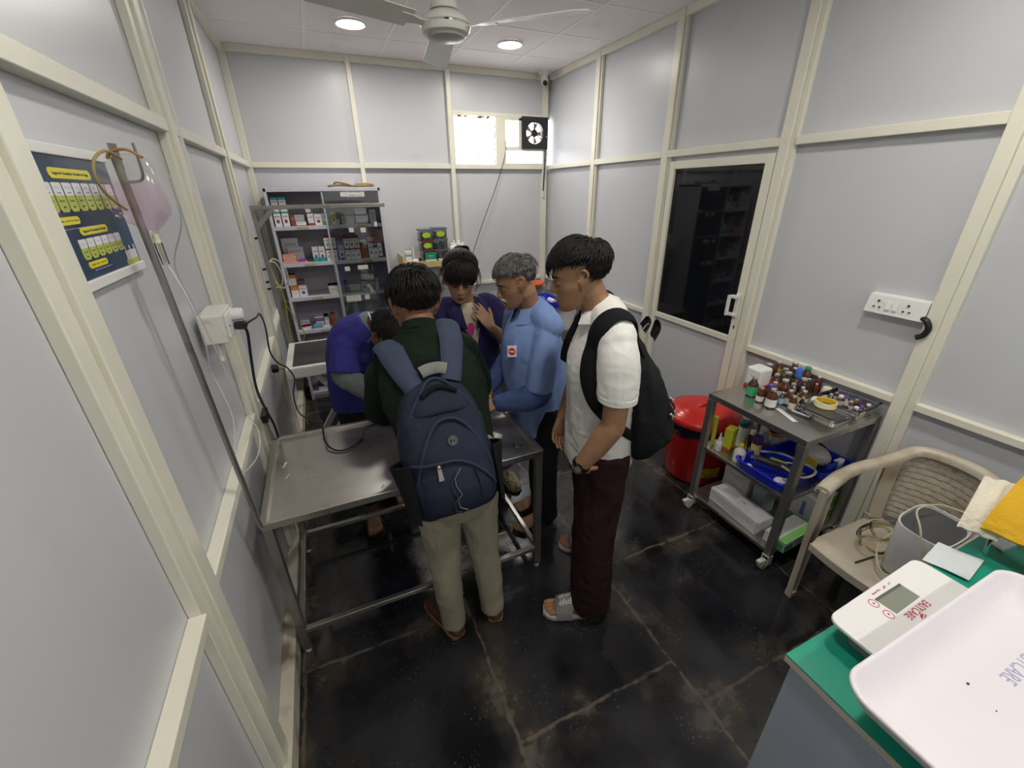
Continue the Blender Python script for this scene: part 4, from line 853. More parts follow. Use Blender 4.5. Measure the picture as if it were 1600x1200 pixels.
for i, (p0, p1, lab) in enumerate((((2.45, 1.205), (2.40, 1.075), 'white wrapped syringe pack lying nearest the trolley front edge'), ((2.475, 1.175), (2.49, 1.06), 'clear wrapped syringe pack lying across behind the white one'))):
    d = V((p1[0] - p0[0], p1[1] - p0[1], 0)); s_ = V((-d.y, d.x, 0)).normalized() * .013; z = TT + .003 + .004 * i
    t = thing('syringe_pack', lab, 'syringe pack', ((p0[0] + p1[0]) / 2, (p0[1] + p1[1]) / 2, TT)); o0 = V((p0[0], p0[1], z))
    mk('wrap', B().sheet([[o0 + d * u + s_ * v + V((0, 0, .005 * (1 - abs(v)) * (1 if 0 < u < 1 else .2))) for v in (-1, -.5, 0, .5, 1)] for u in (0, .08, .3, .6, .92, 1)], .0015), mat('wrap_white', (.80, .80, .82), .2) if i == 0 else clear('wrap_clear', (.85, .86, .88), .2), t)
    mk('syringe', B().cyl(o0 + d * .2 + V((0, 0, .0055)), o0 + d * .75 + V((0, 0, .0055)), .0035).cyl(o0 + d * .75 + V((0, 0, .0055)), o0 + d * .93 + V((0, 0, .0055)), .0015), cm((.7, .7, .72)), t)

# middle shelf
MG = 'things on the trolley middle shelf'
t = bottle('dropper_bottle', 'small white dropper bottle on the middle shelf corner', 'bottle', 2.335, 1.405, TM + .001, .02, .085, wb, wb, .35, .4, .62, MG, None, .2); mk('nozzle', B().cyl((2.335, 1.405, TM + .08), (2.335, 1.405, TM + .115), .008, .003), wb, t)
t = thing('yellow_carton', 'yellow carton with red foot on the middle shelf', 'box', (2.405, 1.395, TM)); M_ = Matrix.Translation((2.405, 1.395, TM + .001)) @ Matrix.Rotation(.3, 4, 'Z')
mk('carton', B().box(-.034, .034, -.024, .024, 0, .135, M_), cm((.60, .60, .03)), t, .002); mk('red_foot', B().box(-.0345, .0345, -.0245, .0245, .0, .016, M_), cm((.5, .12, .03)), t)
for z_, w_ in ((.10, .025), (.085, .02), (.06, .026), (.045, .018)): mk('print_line', B().box(-w_, w_, -.0248, -.024, z_, z_ + .004, M_), cm((.3, .3, .03)), t)
t = bottle('squeeze_bottle', 'white squeeze bottle with yellow cap before the yellow carton', 'bottle', 2.345, 1.275, TM + .001, .030, .115, wb, cm((.75, .62, .02)), .3, .42, .6, MG, None, .16); mk('blue_mark', B().ell((2.332, 1.248, TM + .05), (.006, .002, .004), nu=8, nv=4), cm((.1, .1, .4)), t)
bottle('spray_can', 'white bottle with dark green cap behind the yellow carton', 'bottle', 2.49, 1.385, TM + .001, .028, .165, wb, cm((.012, .10, .085)), .85, .98, .80, MG, None, .2)
bottle('amber_flask', 'dark amber bottle with white cap behind the purple capped one', 'bottle', 2.485, 1.318, TM + .001, .026, .14, darkb, wb, .5, .62, .7, MG, None, .16)
bottle('spray_can', 'bottle with purple cap and yellow label', 'bottle', 2.452, 1.262, TM + .001, .026, .145, cm((.72, .60, .18)), cm((.10, .03, .16)), .88, 1.0, .66, MG, cm((.62, .52, .4)), .32, 18, (.05, .35))
bottle('wash_bottle', 'pale blue wash bottle with white nozzle', 'bottle', 2.55, 1.30, TM + .001, .03, .17, cm((.30, .36, .46)), wb, .3, .4, .62, MG, cm((.12, .14, .24)), .22, 18, (.05, .4))
bottle('black_lid_jar', 'jar with black lid and orange band', 'jar', 2.63, 1.285, TM + .001, .037, .15, cm((.58, .57, .58)), black_p, .9, 1.02, .74, MG, cm((.62, .14, .03)), .22, 20, (.62, .74))
bottle('wash_bottle', 'tall clear spray bottle with pinkish head behind the others', 'bottle', 2.60, 1.40, TM + .001, .034, .20, clear('spray_clear', (.72, .66, .66), .15), cm((.62, .40, .38)), .4, .5, .6, MG, None, .2)
o = mk('yellow_tube', B().cyl((2.352, 1.462, TM + .001), (2.342, 1.462, TM + .19), .011, .013), cm((.50, .54, .08))); tag(o, 'yellow green tube leaning on the trolley leg', 'tube')
tray('instrument_tray', 'front blue plastic tray of tools on the trolley middle shelf', 2.295, 2.545, .998, 1.245, TM + .001, .058, blue, .01)
tray('instrument_tray', 'rear blue plastic tray on the trolley middle shelf', 2.575, 2.80, .965, 1.235, TM + .001, .055, blue, .01)
z = TM + .012
zc_ = z
z += .022
t = thing('hair_clipper', 'black and green hair clipper lying in the front blue tray', 'clipper', (2.40, 1.08, z))
mk('body', B().limb([(2.34, 1.17, z + .055), (2.37, 1.12, z + .05), (2.42, 1.03, z + .045), (2.44, .985, z + .04)], [.016, .02, .018, .012]), mat('clipper_black', (.04, .03, .03), .25), t); mk('green_grip', B().limb([(2.385, 1.125, z + .066), (2.415, 1.07, z + .062)], [.009, .009]), cm((.20, .34, .04)), t); mk('steel_head', B().box(2.322, 2.345, 1.165, 1.20, z + .045, z + .063), steel, t, .003)
z = zc_
o = mk('thermometer', B().cyl((2.32, 1.19, z + .075), (2.49, 1.04, z + .075), .003), white_p); tag(o, 'thin white rod lying across the front blue tray', 'rod')
for i, (x, y, l_) in enumerate(((2.345, 1.035, 'larger white cotton wad in the front blue tray'), (2.345, .99, 'smaller white cotton wad at the front tray corner'), (2.31, 1.185, 'white swab at the left end of the front tray'))):
    o = mk('cotton_wad', B().ell((x, y, z + .02), (.03 - .006 * i, .026 - .004 * i, .018), nu=14, nv=8), paper); tag(o, l_, 'cotton')
o = mk('chrome_bell', B().ell((2.35, 1.012, z + .045), (.010, .010, .009), nu=12, nv=8), mat('chrome', (.8, .8, .8), .1, 1)); tag(o, 'tiny shiny metal knob between the cotton wads', 'instrument')
o = mk('grey_lead', B().tube([(2.40, 1.20, z + .085), (2.47, 1.13, z + .09), (2.50, 1.02, z + .085), (2.50, .97, z + .08), (2.44, .95, z + .08), (2.38, .97, z + .08), (2.37, 1.06, z + .09)], .006), cm((.40, .40, .38))); tag(o, 'grey lead coiled over the front blue tray', 'cable')
t = thing('drug_bag', 'clear bag with a yellow packet in the rear blue tray', 'bag', (2.69, 1.08, z)); mk('bag', B().ell((2.68, 1.095, z + .055), (.07, .09, .055), nu=18, nv=10), mat('bag_grey', (.36, .36, .33), .3, bump=.6, bscale=35), t); mk('yellow_packet', B().box(2.60, 2.606, 1.02, 1.10, z + .03, z + .075), cm((.62, .48, .05)), t, .002); mk('blue_flap', B().box(2.612, 2.70, .975, .982, z + .02, z + .07), cm((.03, .06, .4)), t)
o = mk('white_packet', B().box(2.71, 2.775, .984, .99, z + .01, z + .06).box(2.72, 2.78, .985, 1.01, z + .05, z + .055), paper, None, .002); tag(o, 'white paper packet at the rear tray end', 'packet')
o = mk('black_rag', B().ell((2.777, 1.12, z + .04), (.016, .05, .04)), black_r); tag(o, 'black cloth bunched by the wall in the rear tray', 'cloth')
# bottom shelf
def carton(nm, lab, c_, sx_, sy_, sz_, z0, rot, base, bands=(), cat='box'):
    t_ = thing(nm, lab, cat, (c_[0], c_[1], z0)); M_ = Matrix.Translation((c_[0], c_[1], z0)) @ Matrix.Rotation(rot, 4, 'Z')
    mk('carton', B().box(-sx_ / 2, sx_ / 2, -sy_ / 2, sy_ / 2, 0, sz_, M_), cm(base), t_, .003)
    for (a0, a1, b0, b1, c0, c1, col) in bands: mk('printed_band', B().box(a0, a1, b0, b1, c0, c1, M_), cm(col), t_)
    return t_
lz_ = TL + .001
o = carton('long_carton', 'long white carton lying along the trolley bottom shelf', (2.392, 1.225), .125, .33, .085, lz_, -.06, (.70, .70, .72), [(-.0628, -.0622, -.13, .12, .05, .056, (.42, .44, .56)), (-.0628, -.0622, -.05, .14, .03, .035, (.42, .44, .56)), (-.0628, -.0622, -.1, .05, .02, .023, (.42, .44, .56)), (-.01, .03, .03, .12, .0853, .0856, (.46, .48, .6)), (.0, .012, -.03, .0, .0853, .0858, (.45, .36, .2))])
mk('curled_flap', B().sheet([[(2.335 + .02 * v, 1.39 - .33 * u, lz_ + .078 + .012 * v * (1 - u * .5)) for v in (0, .5, 1)] for u in (0, .25, .5, .75, 1)], .002), paper, o)
carton('print_carton', 'pale upright carton with grey print behind the long white one', (2.585, 1.35), .20, .17, .20, lz_, 0, (.60, .57, .56), [(-.1008, -.1, -.05, .05, .15, .154, (.3, .3, .32)), (-.1008, -.1, -.05, .02, .13, .133, (.3, .3, .32)), (-.05, .06, -.0858, -.085, .12, .15, (.38, .38, .4)), (-.07, .0, -.0858, -.085, .06, .065, (.3, .3, .33))])
carton('teal_carton', 'grey teal carton between the pale carton and the green ones', (2.545, 1.20), .10, .08, .17, lz_, 0, (.30, .36, .38))
carton('green_carton', 'white carton with wide green bands at the right back of the bottom shelf', (2.73, 1.06), .19, .17, .19, lz_, 0, (.62, .63, .62), [(-.0956, -.095, -.0855, .0855, .0, .04, (.12, .36, .05)), (-.0956, .0955, -.0858, -.085, .10, .17, (.14, .42, .05)), (-.0956, .0955, -.0858, -.085, .02, .07, (.14, .42, .05)), (-.0958, -.095, -.04, -.02, .06, .15, (.12, .2, .55))])
carton('green_carton', 'second green banded white carton behind the first', (2.768, 1.25), .155, .17, .22, lz_, 0, (.58, .60, .58), [(-.0781, -.0775, -.0855, .0855, .02, .07, (.12, .36, .05)), (-.0781, -.0775, -.0855, .0855, .12, .20, (.14, .42, .05))])
carton('glove_carton', 'flat white and green carton jutting out at the bottom shelf front', (2.468, .975), .255, .115, .068, lz_, .06, (.72, .73, .72), [(-.136, -.135, -.05, .01, .012, .055, (.05, .32, .10)), (-.05, .135, -.0585, -.0575, .034, .062, (.18, .48, .12)), (-.135, .135, -.055, -.02, .0683, .0687, (.20, .50, .12)), (-.135, -.06, -.0585, -.0575, .01, .05, (.05, .30, .10)), (-.03, .05, -.0588, -.058, .014, .024, (.08, .08, .1))])

# ================================================================ red bin
bxc, byc = 2.60, 1.765
t = thing('red_bin', 'red plastic dustbin with black liner and domed red lid', 'bin', (bxc, byc, 0))
red = mat('bin_red', (.42, .012, .012), .3, var=.06); redl = mat('lid_red', (.60, .025, .02), .22)
mk('body', B().lathe((bxc, byc, 0), [(.165, .002), (.19, .01), (.2, .04), (.222, .43), (.226, .45)], 44), red, t, ang=60)
mk('bin_liner', B().rings([[V((bxc + (rr_ + .004 * math.sin(7 * a + z * 40) + .003 * math.sin(13 * a)) * math.cos(a), byc + (rr_ + .004 * math.sin(7 * a + z * 40)) * math.sin(a), z + (.012 * math.sin(5 * a) + .008 * math.sin(11 * a) if z < .41 else 0))) for a in [2 * PI * i / 60 for i in range(60)]] for rr_, z in ((.229, .385), (.236, .41), (.238, .44), (.232, .462))], False), mat('liner_black', (.008, .008, .009), .22, bump=.5, bscale=30), t)
mk('lid', B().lathe((bxc, byc, 0), [(.236, .445), (.242, .45), (.244, .475), (.236, .49), (.2, .503), (.185, .515), (.17, .523), (.12, .531), (.001, .535)], 48), redl, t, ang=60)
mk('lid_handle', B().rings([[V((bxc, byc, 0)) + V((.08 * u + 0, (.018 if abs(u) < .9 else .006) * v, .530 + z)) for v, z in ((-1, 0), (-.7, .022 * (1 - u * u)), (.7, .022 * (1 - u * u)), (1, 0))] for u in (-1, -.7, -.3, 0, .3, .7, 1)]), redl, t)
lab_c = mat('label_yellow', (.62, .42, .02), .4)
def on_bin(a, z, r_=.2185): return V((bxc + r_ * math.cos(a), byc + r_ * math.sin(a), z))
a0 = -1.93
mk('yellow_label', B().sheet([[on_bin(a0 + .34 * (u - .5) * 2, z, .206 + z * .045) for u in (0, .17, .33, .5, .67, .83, 1)] for z in (.085, .165)], -.001), lab_c, t)
for k, s_ in enumerate(('~LLOWLLOW', '~BIO MEDI', '~WASTEWA')):
    zc = .148 - k * .024; p = on_bin(a0, zc, .209 + zc * .045); tg = V((-math.sin(a0), math.cos(a0), 0)); text('lettering', s_, .019, mat('label_ink', (.10, .06, .01), .6), t, place(p, tg, (math.cos(a0) * .03, math.sin(a0) * .03, 1)), .0004)

# ================================================================ plastic armchair
ch_m = mat('chair_plastic', (.52, .47, .38), .28, var=.06, dirt=(.33, .25, .16), dscale=6, dlo=.5, dhi=.75)
t = thing('plastic_chair', 'worn beige plastic armchair with a woven pattern back', 'chair', (2.5, .5, 0))
KX0, KX1, KY0, KY1, KZ = 2.21, 2.66, .405, .76, .425      # seat: front edge at KX0, back at KX1
g = []
for i in range(11):
    u = i / 10; row = []
    for j in range(11):
        v = j / 10 * 2 - 1; yw = (KY1 - KY0) / 2 * (1 - .06 * u) * (1 if u > .05 else .97)
        z = KZ - .014 * (1 - v * v) - .012 * u - (.03 if i == 0 else .0) - (.015 if abs(v) > .95 else 0)
        row.append(V((KX0 + (KX1 - KX0) * u - .02 * (1 - v * v) * (1 - u), (KY0 + KY1) / 2 + yw * v, z)))
    g.append(row)
mk('seat', B().sheet(g, .012), ch_m, t, ang=60)
mk('seat_skirt', B().sheet([[V((KX0 - .02 * (1 - v * v) + .004, (KY0 + KY1) / 2 + (KY1 - KY0) / 2 * .97 * v, z - .0)) for v in [k_ / 5 - 1 for k_ in range(11)]] for z in (KZ - .03, KZ - .065)], .008), ch_m, t, ang=60)
mk('seat_slot', B().bar((2.25, .598, KZ - .0125), (2.36, .586, KZ - .0150), .006, .007), black_p, t)
yc = (KY0 + KY1) / 2
# curved top rail running round as the two arms
arm = [(2.235, KY1 + .035, .655), (2.34, KY1 + .05, .675), (2.46, KY1 + .045, .70), (2.60, KY1 - .01, .745), (2.70, yc + .12, .79), (2.725, yc, .80), (2.70, yc - .12, .79), (2.60, KY0 + .01, .745), (2.46, KY0 - .045, .70), (2.34, KY0 - .05, .675), (2.235, KY0 - .035, .655)]
P_ = crom(arm, 6); rings = []
for i, p in enumerate(P_):
    d = V(P_[min(i + 1, len(P_) - 1)]) - V(P_[max(i - 1, 0)]); d.normalize(); s_ = V((-d.y, d.x, 0)).normalized(); u_ = V((0, 0, 1))
    wd = .025 if 8 < i < len(P_) - 9 else .029
    rings.append([V(p) + s_ * wd * a_ + u_ * b_ for a_, b_ in ((-1, -.02), (-1, .0), (-.75, .012), (-.3, .016), (.3, .016), (.75, .012), (1, 0), (1, -.02), (.8, -.02), (.75, -.006), (-.75, -.006), (-.8, -.02))])
mk('arm_rail', B().rings(rings), ch_m, t, ang=50)
def legp(p0, p1, w0, w1, nm='leg', th=.012):
    p0, p1 = V(p0), V(p1); d = (p1 - p0).normalized(); out = V((0, (p0.y + p1.y) / 2 - yc, 0)).normalized(); fx_ = d.cross(out).normalized(); rr_ = []
    for u in (0, .35, .7, 1):
        p = p0.lerp(p1, u); w_ = w0 + (w1 - w0) * u + (.006 if .2 < u < .6 else 0)
        rr_.append([p + fx_ * w_ * a_ + out * b_ for a_, b_ in ((-1, -.018), (-1, .0), (-.8, .010), (.8, .010), (1, 0), (1, -.018), (.8, -.018), (.8, -.002), (-.8, -.002), (-.8, -.018))])
    return mk(nm, B().rings(rr_), ch_m, t, ang=50)
for s_, ye in ((1, KY1), (-1, KY0)):
    legp((2.262, ye + s_ * .034, .655), (2.265, ye + s_ * .028, .0), .034, .020, 'leg')
    legp((2.62, ye - s_ * .01, .44), (2.70, ye + s_ * .025, .0), .034, .02, 'leg')
    mk('foot_tip', B().box(2.245, 2.285, ye + s_ * .028 - .02, ye + s_ * .028 + .012, .0, .03), mat('chair_tip', (.62, .52, .34), .5), t, .003)
    g = [[V((2.595 + .055 * u + .05 * v * v - .02 * v, ye + s_ * (-.01 - .03 * u + .02 * v), KZ - .01 + (.325 + .02 * u) * v)) for u in (0, .5, 1)] for v in (0, .2, .4, .6, .8, 1)]
    mk('back_strut', B().sheet(g, .012), ch_m, t, ang=60)
# woven back: pierced lattice, a curved sheet of interlaced strips
b = B()
def bk(u, v):  # u across -1..1, v up 0..1
    return V((2.66 + .045 * (1 - u * u) + .03 * v, yc + u * .165, KZ + .0 + v * (.345 + .03 * (1 - u * u))))
nU, nV = 13, 13
for i in range(nU):
    u = -1 + 2 * (i + .5) / nU; 
    b.sheet([[bk(u + s_ * .060, v_ / 52) + V((.0035 * math.sin(PI * (v_ / 52 * nV + i)), 0, 0)) for s_ in (-1, 1)] for v_ in range(53)], .005)
for j in range(nV):
    v = (j + .5) / nV
    b.sheet([[bk(u_ / 26 - 1, v + s_ * .0300) + V((-.0035 * math.sin(PI * (j + (u_ / 52) * nU)), 0, 0)) for s_ in (-1, 1)] for u_ in range(53)], .005)
mk('woven_back', b, ch_m, t, ang=60)

# device and tubing on the seat
t = thing('plastic_device', 'white open topped plastic device with dark inside on the chair', 'device', (2.40, .47, KZ))
dvx, dvy, dz0, dz1 = 2.395, .478, KZ + .001, KZ + .245
def dring(z, e, tilt=0): return [V((dvx + (.108 + e) * math.copysign(abs(math.cos(a)) ** .55, math.cos(a)), dvy + (.083 + e) * math.copysign(abs(math.sin(a)) ** .55, math.sin(a)), z + tilt * math.cos(a - .6))) for a in [2 * PI * i / 40 for i in range(40)]]
mk('shell', B().rings([dring(dz0, -.012), dring(dz0 + .01, -.006), dring(dz1 - .004, .004, .012), dring(dz1, .003, .012), dring(dz1, -.002, .012), dring(dz1 - .012, -.004, .012)], False), mat('device_white', (.66, .64, .65), .35), t, ang=50)
mk('dark_insert', B().rings([dring(dz1 - .012, -.0035, .012), dring(dz1 - .028, -.02, .012), dring(dz1 - .030, -.045, .012)], True), mat('device_dark', (.075, .075, .078), .5), t)
mk('vent_block', B().box(dvx + .01, dvx + .05, dvy - .03, dvy + .02, dz1 - .03, dz1 - .020), black_p, t, .004); mk('vent_block', B().box(dvx - .02, dvx + .03, dvy + .035, dvy + .055, dz1 - .03, dz1 - .022), black_p, t, .004)
mk('small_mark', B().box(dvx - .02, dvx - .0, dvy - .0895, dvy - .088, dz1 - .045, dz1 - .04), black_p, t)
ytube = clear('yellowed_tubing', (.90, .84, .64), .2, .1)
o = mk('yellowed_tubing', B().tube([(2.35, .64, KZ + .01), (2.42, .68, KZ + .03), (2.50, .64, KZ + .05), (2.47, .58, KZ + .03), (2.38, .57, KZ + .012), (2.33, .61, KZ + .03), (2.36, .67, KZ + .05), (2.46, .67, KZ + .06), (2.52, .61, KZ + .07), (2.46, .565, KZ + .08), (2.37, .60, KZ + .07), (2.42, .66, KZ + .09), (2.5, .62, KZ + .10)], .0055, 8), ytube); tag(o, 'coil of yellowed clear tubing on the chair seat', 'tube')
o = mk('thin_yellow_lead', B().tube([(2.47, .585, KZ + .10), (2.36, .59, KZ + .05), (2.262, .52, KZ + .02), (2.250, .45, KZ + .06), (2.252, .42, KZ + .14), (2.262, .47, dz1 + .03), (2.36, .53, dz1 + .045), (2.47, .51, dz1 + .045), (2.53, .45, dz1 + .03)], .0035), mat('lead_cream', (.60, .56, .36), .4)); tag(o, 'thin cream lead looping round the white device', 'cable')

# ================================================================ counter with scale
CX, CY, CZ = 1.219, .305, .90
t = thing('counter', 'grey counter with a sea green top at the near right', 'counter', (2.0, -.4, 0))
cg = mat('counter_green', (.012, .30, .20), .35, var=.05, vscale=4); cgr = mat('counter_grey', (.36, .40, .47), .5, var=.05, vscale=2); ced = mat('counter_edging', (.50, .47, .36), .5)
mk('top', B().box(CX, 2.80, -1.2, CY, CZ - .004, CZ), cg, t); mk('edge_band', B().box(CX, 2.80, -1.2, CY, CZ - .022, CZ - .004), ced, t); mk('body', B().box(CX + .012, 2.79, -1.19, CY - .012, 0, CZ - .022), cgr, t)
t = thing('baby_scale', 'white digital scale with grey display under the big tray', 'scale', (1.53, .0, CZ))
sw = mat('scale_white', (.80, .79, .78), .22)
z1 = .961; px_ = [(1.334, .305), (1.722, .318), (1.735, -.10), (1.336, -.10)]
def rpoly(P, r, n_=6):
    out = []
    for i, p in enumerate(P):
        p = V((*p, 0)); a = (V((*P[i - 1], 0)) - p).normalized(); c_ = (V((*P[(i + 1) % len(P)], 0)) - p).normalized()
        for k in range(n_ + 1):
            q = k / n_; m1 = p + a * r * (1 - q) ** 2 + c_ * r * q ** 2; out.append((m1.x, m1.y))
    return out
mk('platform', B().prism(rpoly(px_, .03), z1 - .010, z1), sw, t, .003)
mk('base', B().prism(rpoly([(1.37, .27), (1.69, .28), (1.70, -.09), (1.37, -.09)], .02), CZ + .001, z1 - .010), mat('scale_dark_base', (.25, .25, .27), .5), t)
mk('display', B().prism([(1.482, .287), (1.586, .288), (1.588, .246), (1.486, .243)], z1 - .002, z1 + .0008), mat('lcd', (.22, .24, .19), .3), t)
mk('display_edge', B().prism([(1.482, .287), (1.586, .288), (1.586, .282), (1.482, .281)], z1 + .0003, z1 + .0012), mat('lcd_edge', (.10, .11, .10), .3), t)
sred = mat('scale_red', (.50, .05, .06), .4)
SM = lambda x, y: place((x, y, z1 + .0006), (-1, -.03, 0), (.03, -1, 0))
text('lettering', 'EASYCARE', .0225, sred, t, SM(1.542, .230), .0003, sx=.85)
text('small_lettering', '~Kg  lb  Memory', .011, sred, t, SM(1.53, .297), .0002)
mk('red_globe', B().lathe((1.534, .209, z1 + .0004), [(.001, 0), (.011, 0), (.011, .0006), (.001, .0006)], 18), sred, t)
for k in (-1, 0, 1): mk('globe_stripe', B().bar((1.525, .209 + k * .005 - .003, z1 + .0013), (1.543, .209 + k * .005 + .003, z1 + .0013), .002, .0006), sw, t)
for (x, y, s_) in ((1.468, .281, '~o'), (1.468, .25, '~T')):
    b = B(); b.rings([[V((x + r_ * math.cos(a), y + r_ * math.sin(a), z1 + zz)) for a in [2 * PI * i / 24 for i in range(24)]] for r_, zz in ((.011, 0), (.011, .0008), (.0095, .0008), (.0095, 0))], False); mk('button_ring', b, sred, t); text('button_mark', s_, .012, sred, t, SM(x, y), .0003)
# weighing tray
tw = mat('tray_white', (.80, .765, .81), .3, var=.02, vscale=3, dirt=(.62, .50, .42), dscale=7, dlo=.66, dhi=.95)
t = thing('weighing_tray', 'large white curved baby weighing tray on the scale', 'weighing tray', (1.5, -.05, z1))
def tring(e, z, n_=10):
    x0, x1, y0, y1, r_ = 1.158 - e, 1.80 + e, -.23 - e, .197 + e, .055 + max(e, -.03)
    return [V((cx_ + r_ * math.cos(q), cy_ + r_ * math.sin(q), z)) for cx_, cy_, q0 in ((x1 - r_, y1 - r_, 0), (x0 + r_, y1 - r_, PI / 2), (x0 + r_, y0 + r_, PI), (x1 - r_, y0 + r_, 1.5 * PI)) for q in [q0 + PI / 2 * i / n_ for i in range(n_ + 1)]]
mk('tray_body', B().rings([tring(-.06, z1 + .001), tring(-.045, z1 + .002), tring(-.022, z1 + .022), tring(-.004, z1 + .052), tring(.0, z1 + .058), tring(-.001, z1 + .063), tring(-.006, z1 + .064), tring(-.010, z1 + .060), tring(-.026, z1 + .030), tring(-.048, z1 + .010), tring(-.065, z1 + .006)]), tw, t, ang=70)
blu_ink = mat('tray_print', (.42, .42, .58), .5)
text('lettering', 'EASYCARE', .034, blu_ink, t, place((1.575, .072, z1 + .0066), (-1, -.02, 0), (.02, -1, 0)), .0002, sx=.85)
for x, y, l_ in ((1.432, .098, .004), (1.418, .052, .002)): mk('speck', B().ell((x, y, z1 + .0065), (l_, l_ * .6, .0008), nu=8, nv=4), black_p, t)
o = mk('clear_packet', B().sheet([[(1.81 + .03 * i + .012 * j, .325 - .045 * j + .004 * i, CZ + .004 + .006 * math.sin(i * 1.7 + j * 2.1) ** 2) for i in range(5)] for j in range(3)], .002), mat('packet_film', (.66, .70, .72), .15, bump=.4, bscale=40)); tag(o, 'crumpled white plastic packet behind the scale', 'packet')
tub('clear_tub', 'clear plastic tub at the right end of the counter', 1.985, 2.24, .06, .285, CZ + .001, .095, clear('tub_green', (.80, .86, .84), .16, .12))
for i, (x, c_) in enumerate(((2.03, (.45, .5, .48)), (2.09, (.3, .36, .36)), (2.16, (.52, .55, .5)))):
    o = mk('rolled_pack', B().cyl((x, .10, CZ + .03), (x + .01, .24, CZ + .03), .024, n=14), cm(c_)); tag(o, ('left', 'middle', 'right')[i] + ' pale roll inside the clear counter tub', 'roll', 'rolls in the counter tub')
def cloth(nm, lab, P0, U, Vv, fold, m_, th=.012):
    P0, U, Vv = V(P0), V(U), V(Vv)
    g = [[P0 + U * (i / 12) + Vv * (j / 12) + V((0, 0, fold * (math.sin(i * .9 + j * .4) * .5 + math.sin(j * 1.3) * .4))) - V((0, 0, .05 * max(0, 1 - i / 3) ** 2)) for j in range(13)] for i in range(13)]
    o = mk(nm, B().sheet(g, -th), m_, None, ang=80); tag(o, lab, 'cloth'); return o
cloth('white_cloth', 'folded off-white cotton cloth on the clear tub', (1.93, .325, 1.03), (.25, .055, .01), (.03, -.075, .0), .006, mat('cloth_white', (.72, .68, .56), .9, bump=.8, bscale=60, var=.08), .018)
cloth('yellow_cloth', 'mustard yellow cloth on the clear tub', (1.945, .288, 1.052), (.30, .035, .005), (.03, -.21, .0), .006, mat('cloth_yellow', (.62, .36, .012), .85, bump=.8, bscale=50, var=.1), .016)
# ================================================================ people: building tools
def fuse(name, b, mats, parent, voxel=.005, smooth=3, wr=None, ang=180, seed=0, kind=None):
    """lofted pieces -> one continuous skin (voxel union), then cloth folds along the normals"""
    me = bpy.data.meshes.new('tmp'); bmesh.ops.recalc_face_normals(b.bm, faces=b.bm.faces[:]); b.bm.to_mesh(me); b.bm.free()
    o = bpy.data.objects.new('tmp', me); C.objects.link(o)
    m = o.modifiers.new('r', 'REMESH'); m.mode = 'VOXEL'; m.voxel_size = voxel
    if smooth: s_ = o.modifiers.new('s', 'SMOOTH'); s_.factor = .5; s_.iterations = smooth
    me2 = bpy.data.meshes.new_from_object(o.evaluated_get(bpy.context.evaluated_depsgraph_get())); bpy.data.objects.remove(o)
    me2.name = name
    if wr:
        nn = [v.normal.copy() for v in me2.vertices]; off = V((seed * 3.1, seed * 1.7, seed))
        for v, n_ in zip(me2.vertices, nn):
            p = v.co; d = 0
            for amp, sc, st in wr:
                q = V((p.x * st[0], p.y * st[1], p.z * st[2])) * sc + off
                f = noise.noise(q + noise.noise_vector(q * .5) * .6); d += amp * (1 - 2 * abs(f)) * .7 + amp * .3 * noise.noise(q * 2.1)
            v.co = p + n_ * d
    me2.polygons.foreach_set('use_smooth', [True] * len(me2.polygons))
    o2 = link(name, me2, mats, parent)
    if kind: o2['kind'] = kind
    return o2
def hmat(c, face, up=(0, 0, 1), s=1):
    y = -V(face).normalized(); z = V(up) - y * V(up).dot(y); z.normalize(); x = y.cross(z)
    M = Matrix((x, y, z)).transposed().to_4x4() @ Matrix.Diagonal((s, s, s, 1)); M.translation = V(c); return M
HEADS = [(-.120, -.080, -.050, .016), (-.110, -.094, -.022, .031), (-.095, -.0985, .0, .0415), (-.075, -.0955, .016, .0515), (-.055, -.0945, .032, .0585), (-.03, -.0925, .062, .065), (0, -.0905, .090, .0705), (.02, -.0935, .101, .0735), (.045, -.092, .107, .0755), (.075, -.083, .103, .0735), (.10, -.062, .086, .063), (.118, -.030, .055, .043), (.126, -.004, .030, .020)]
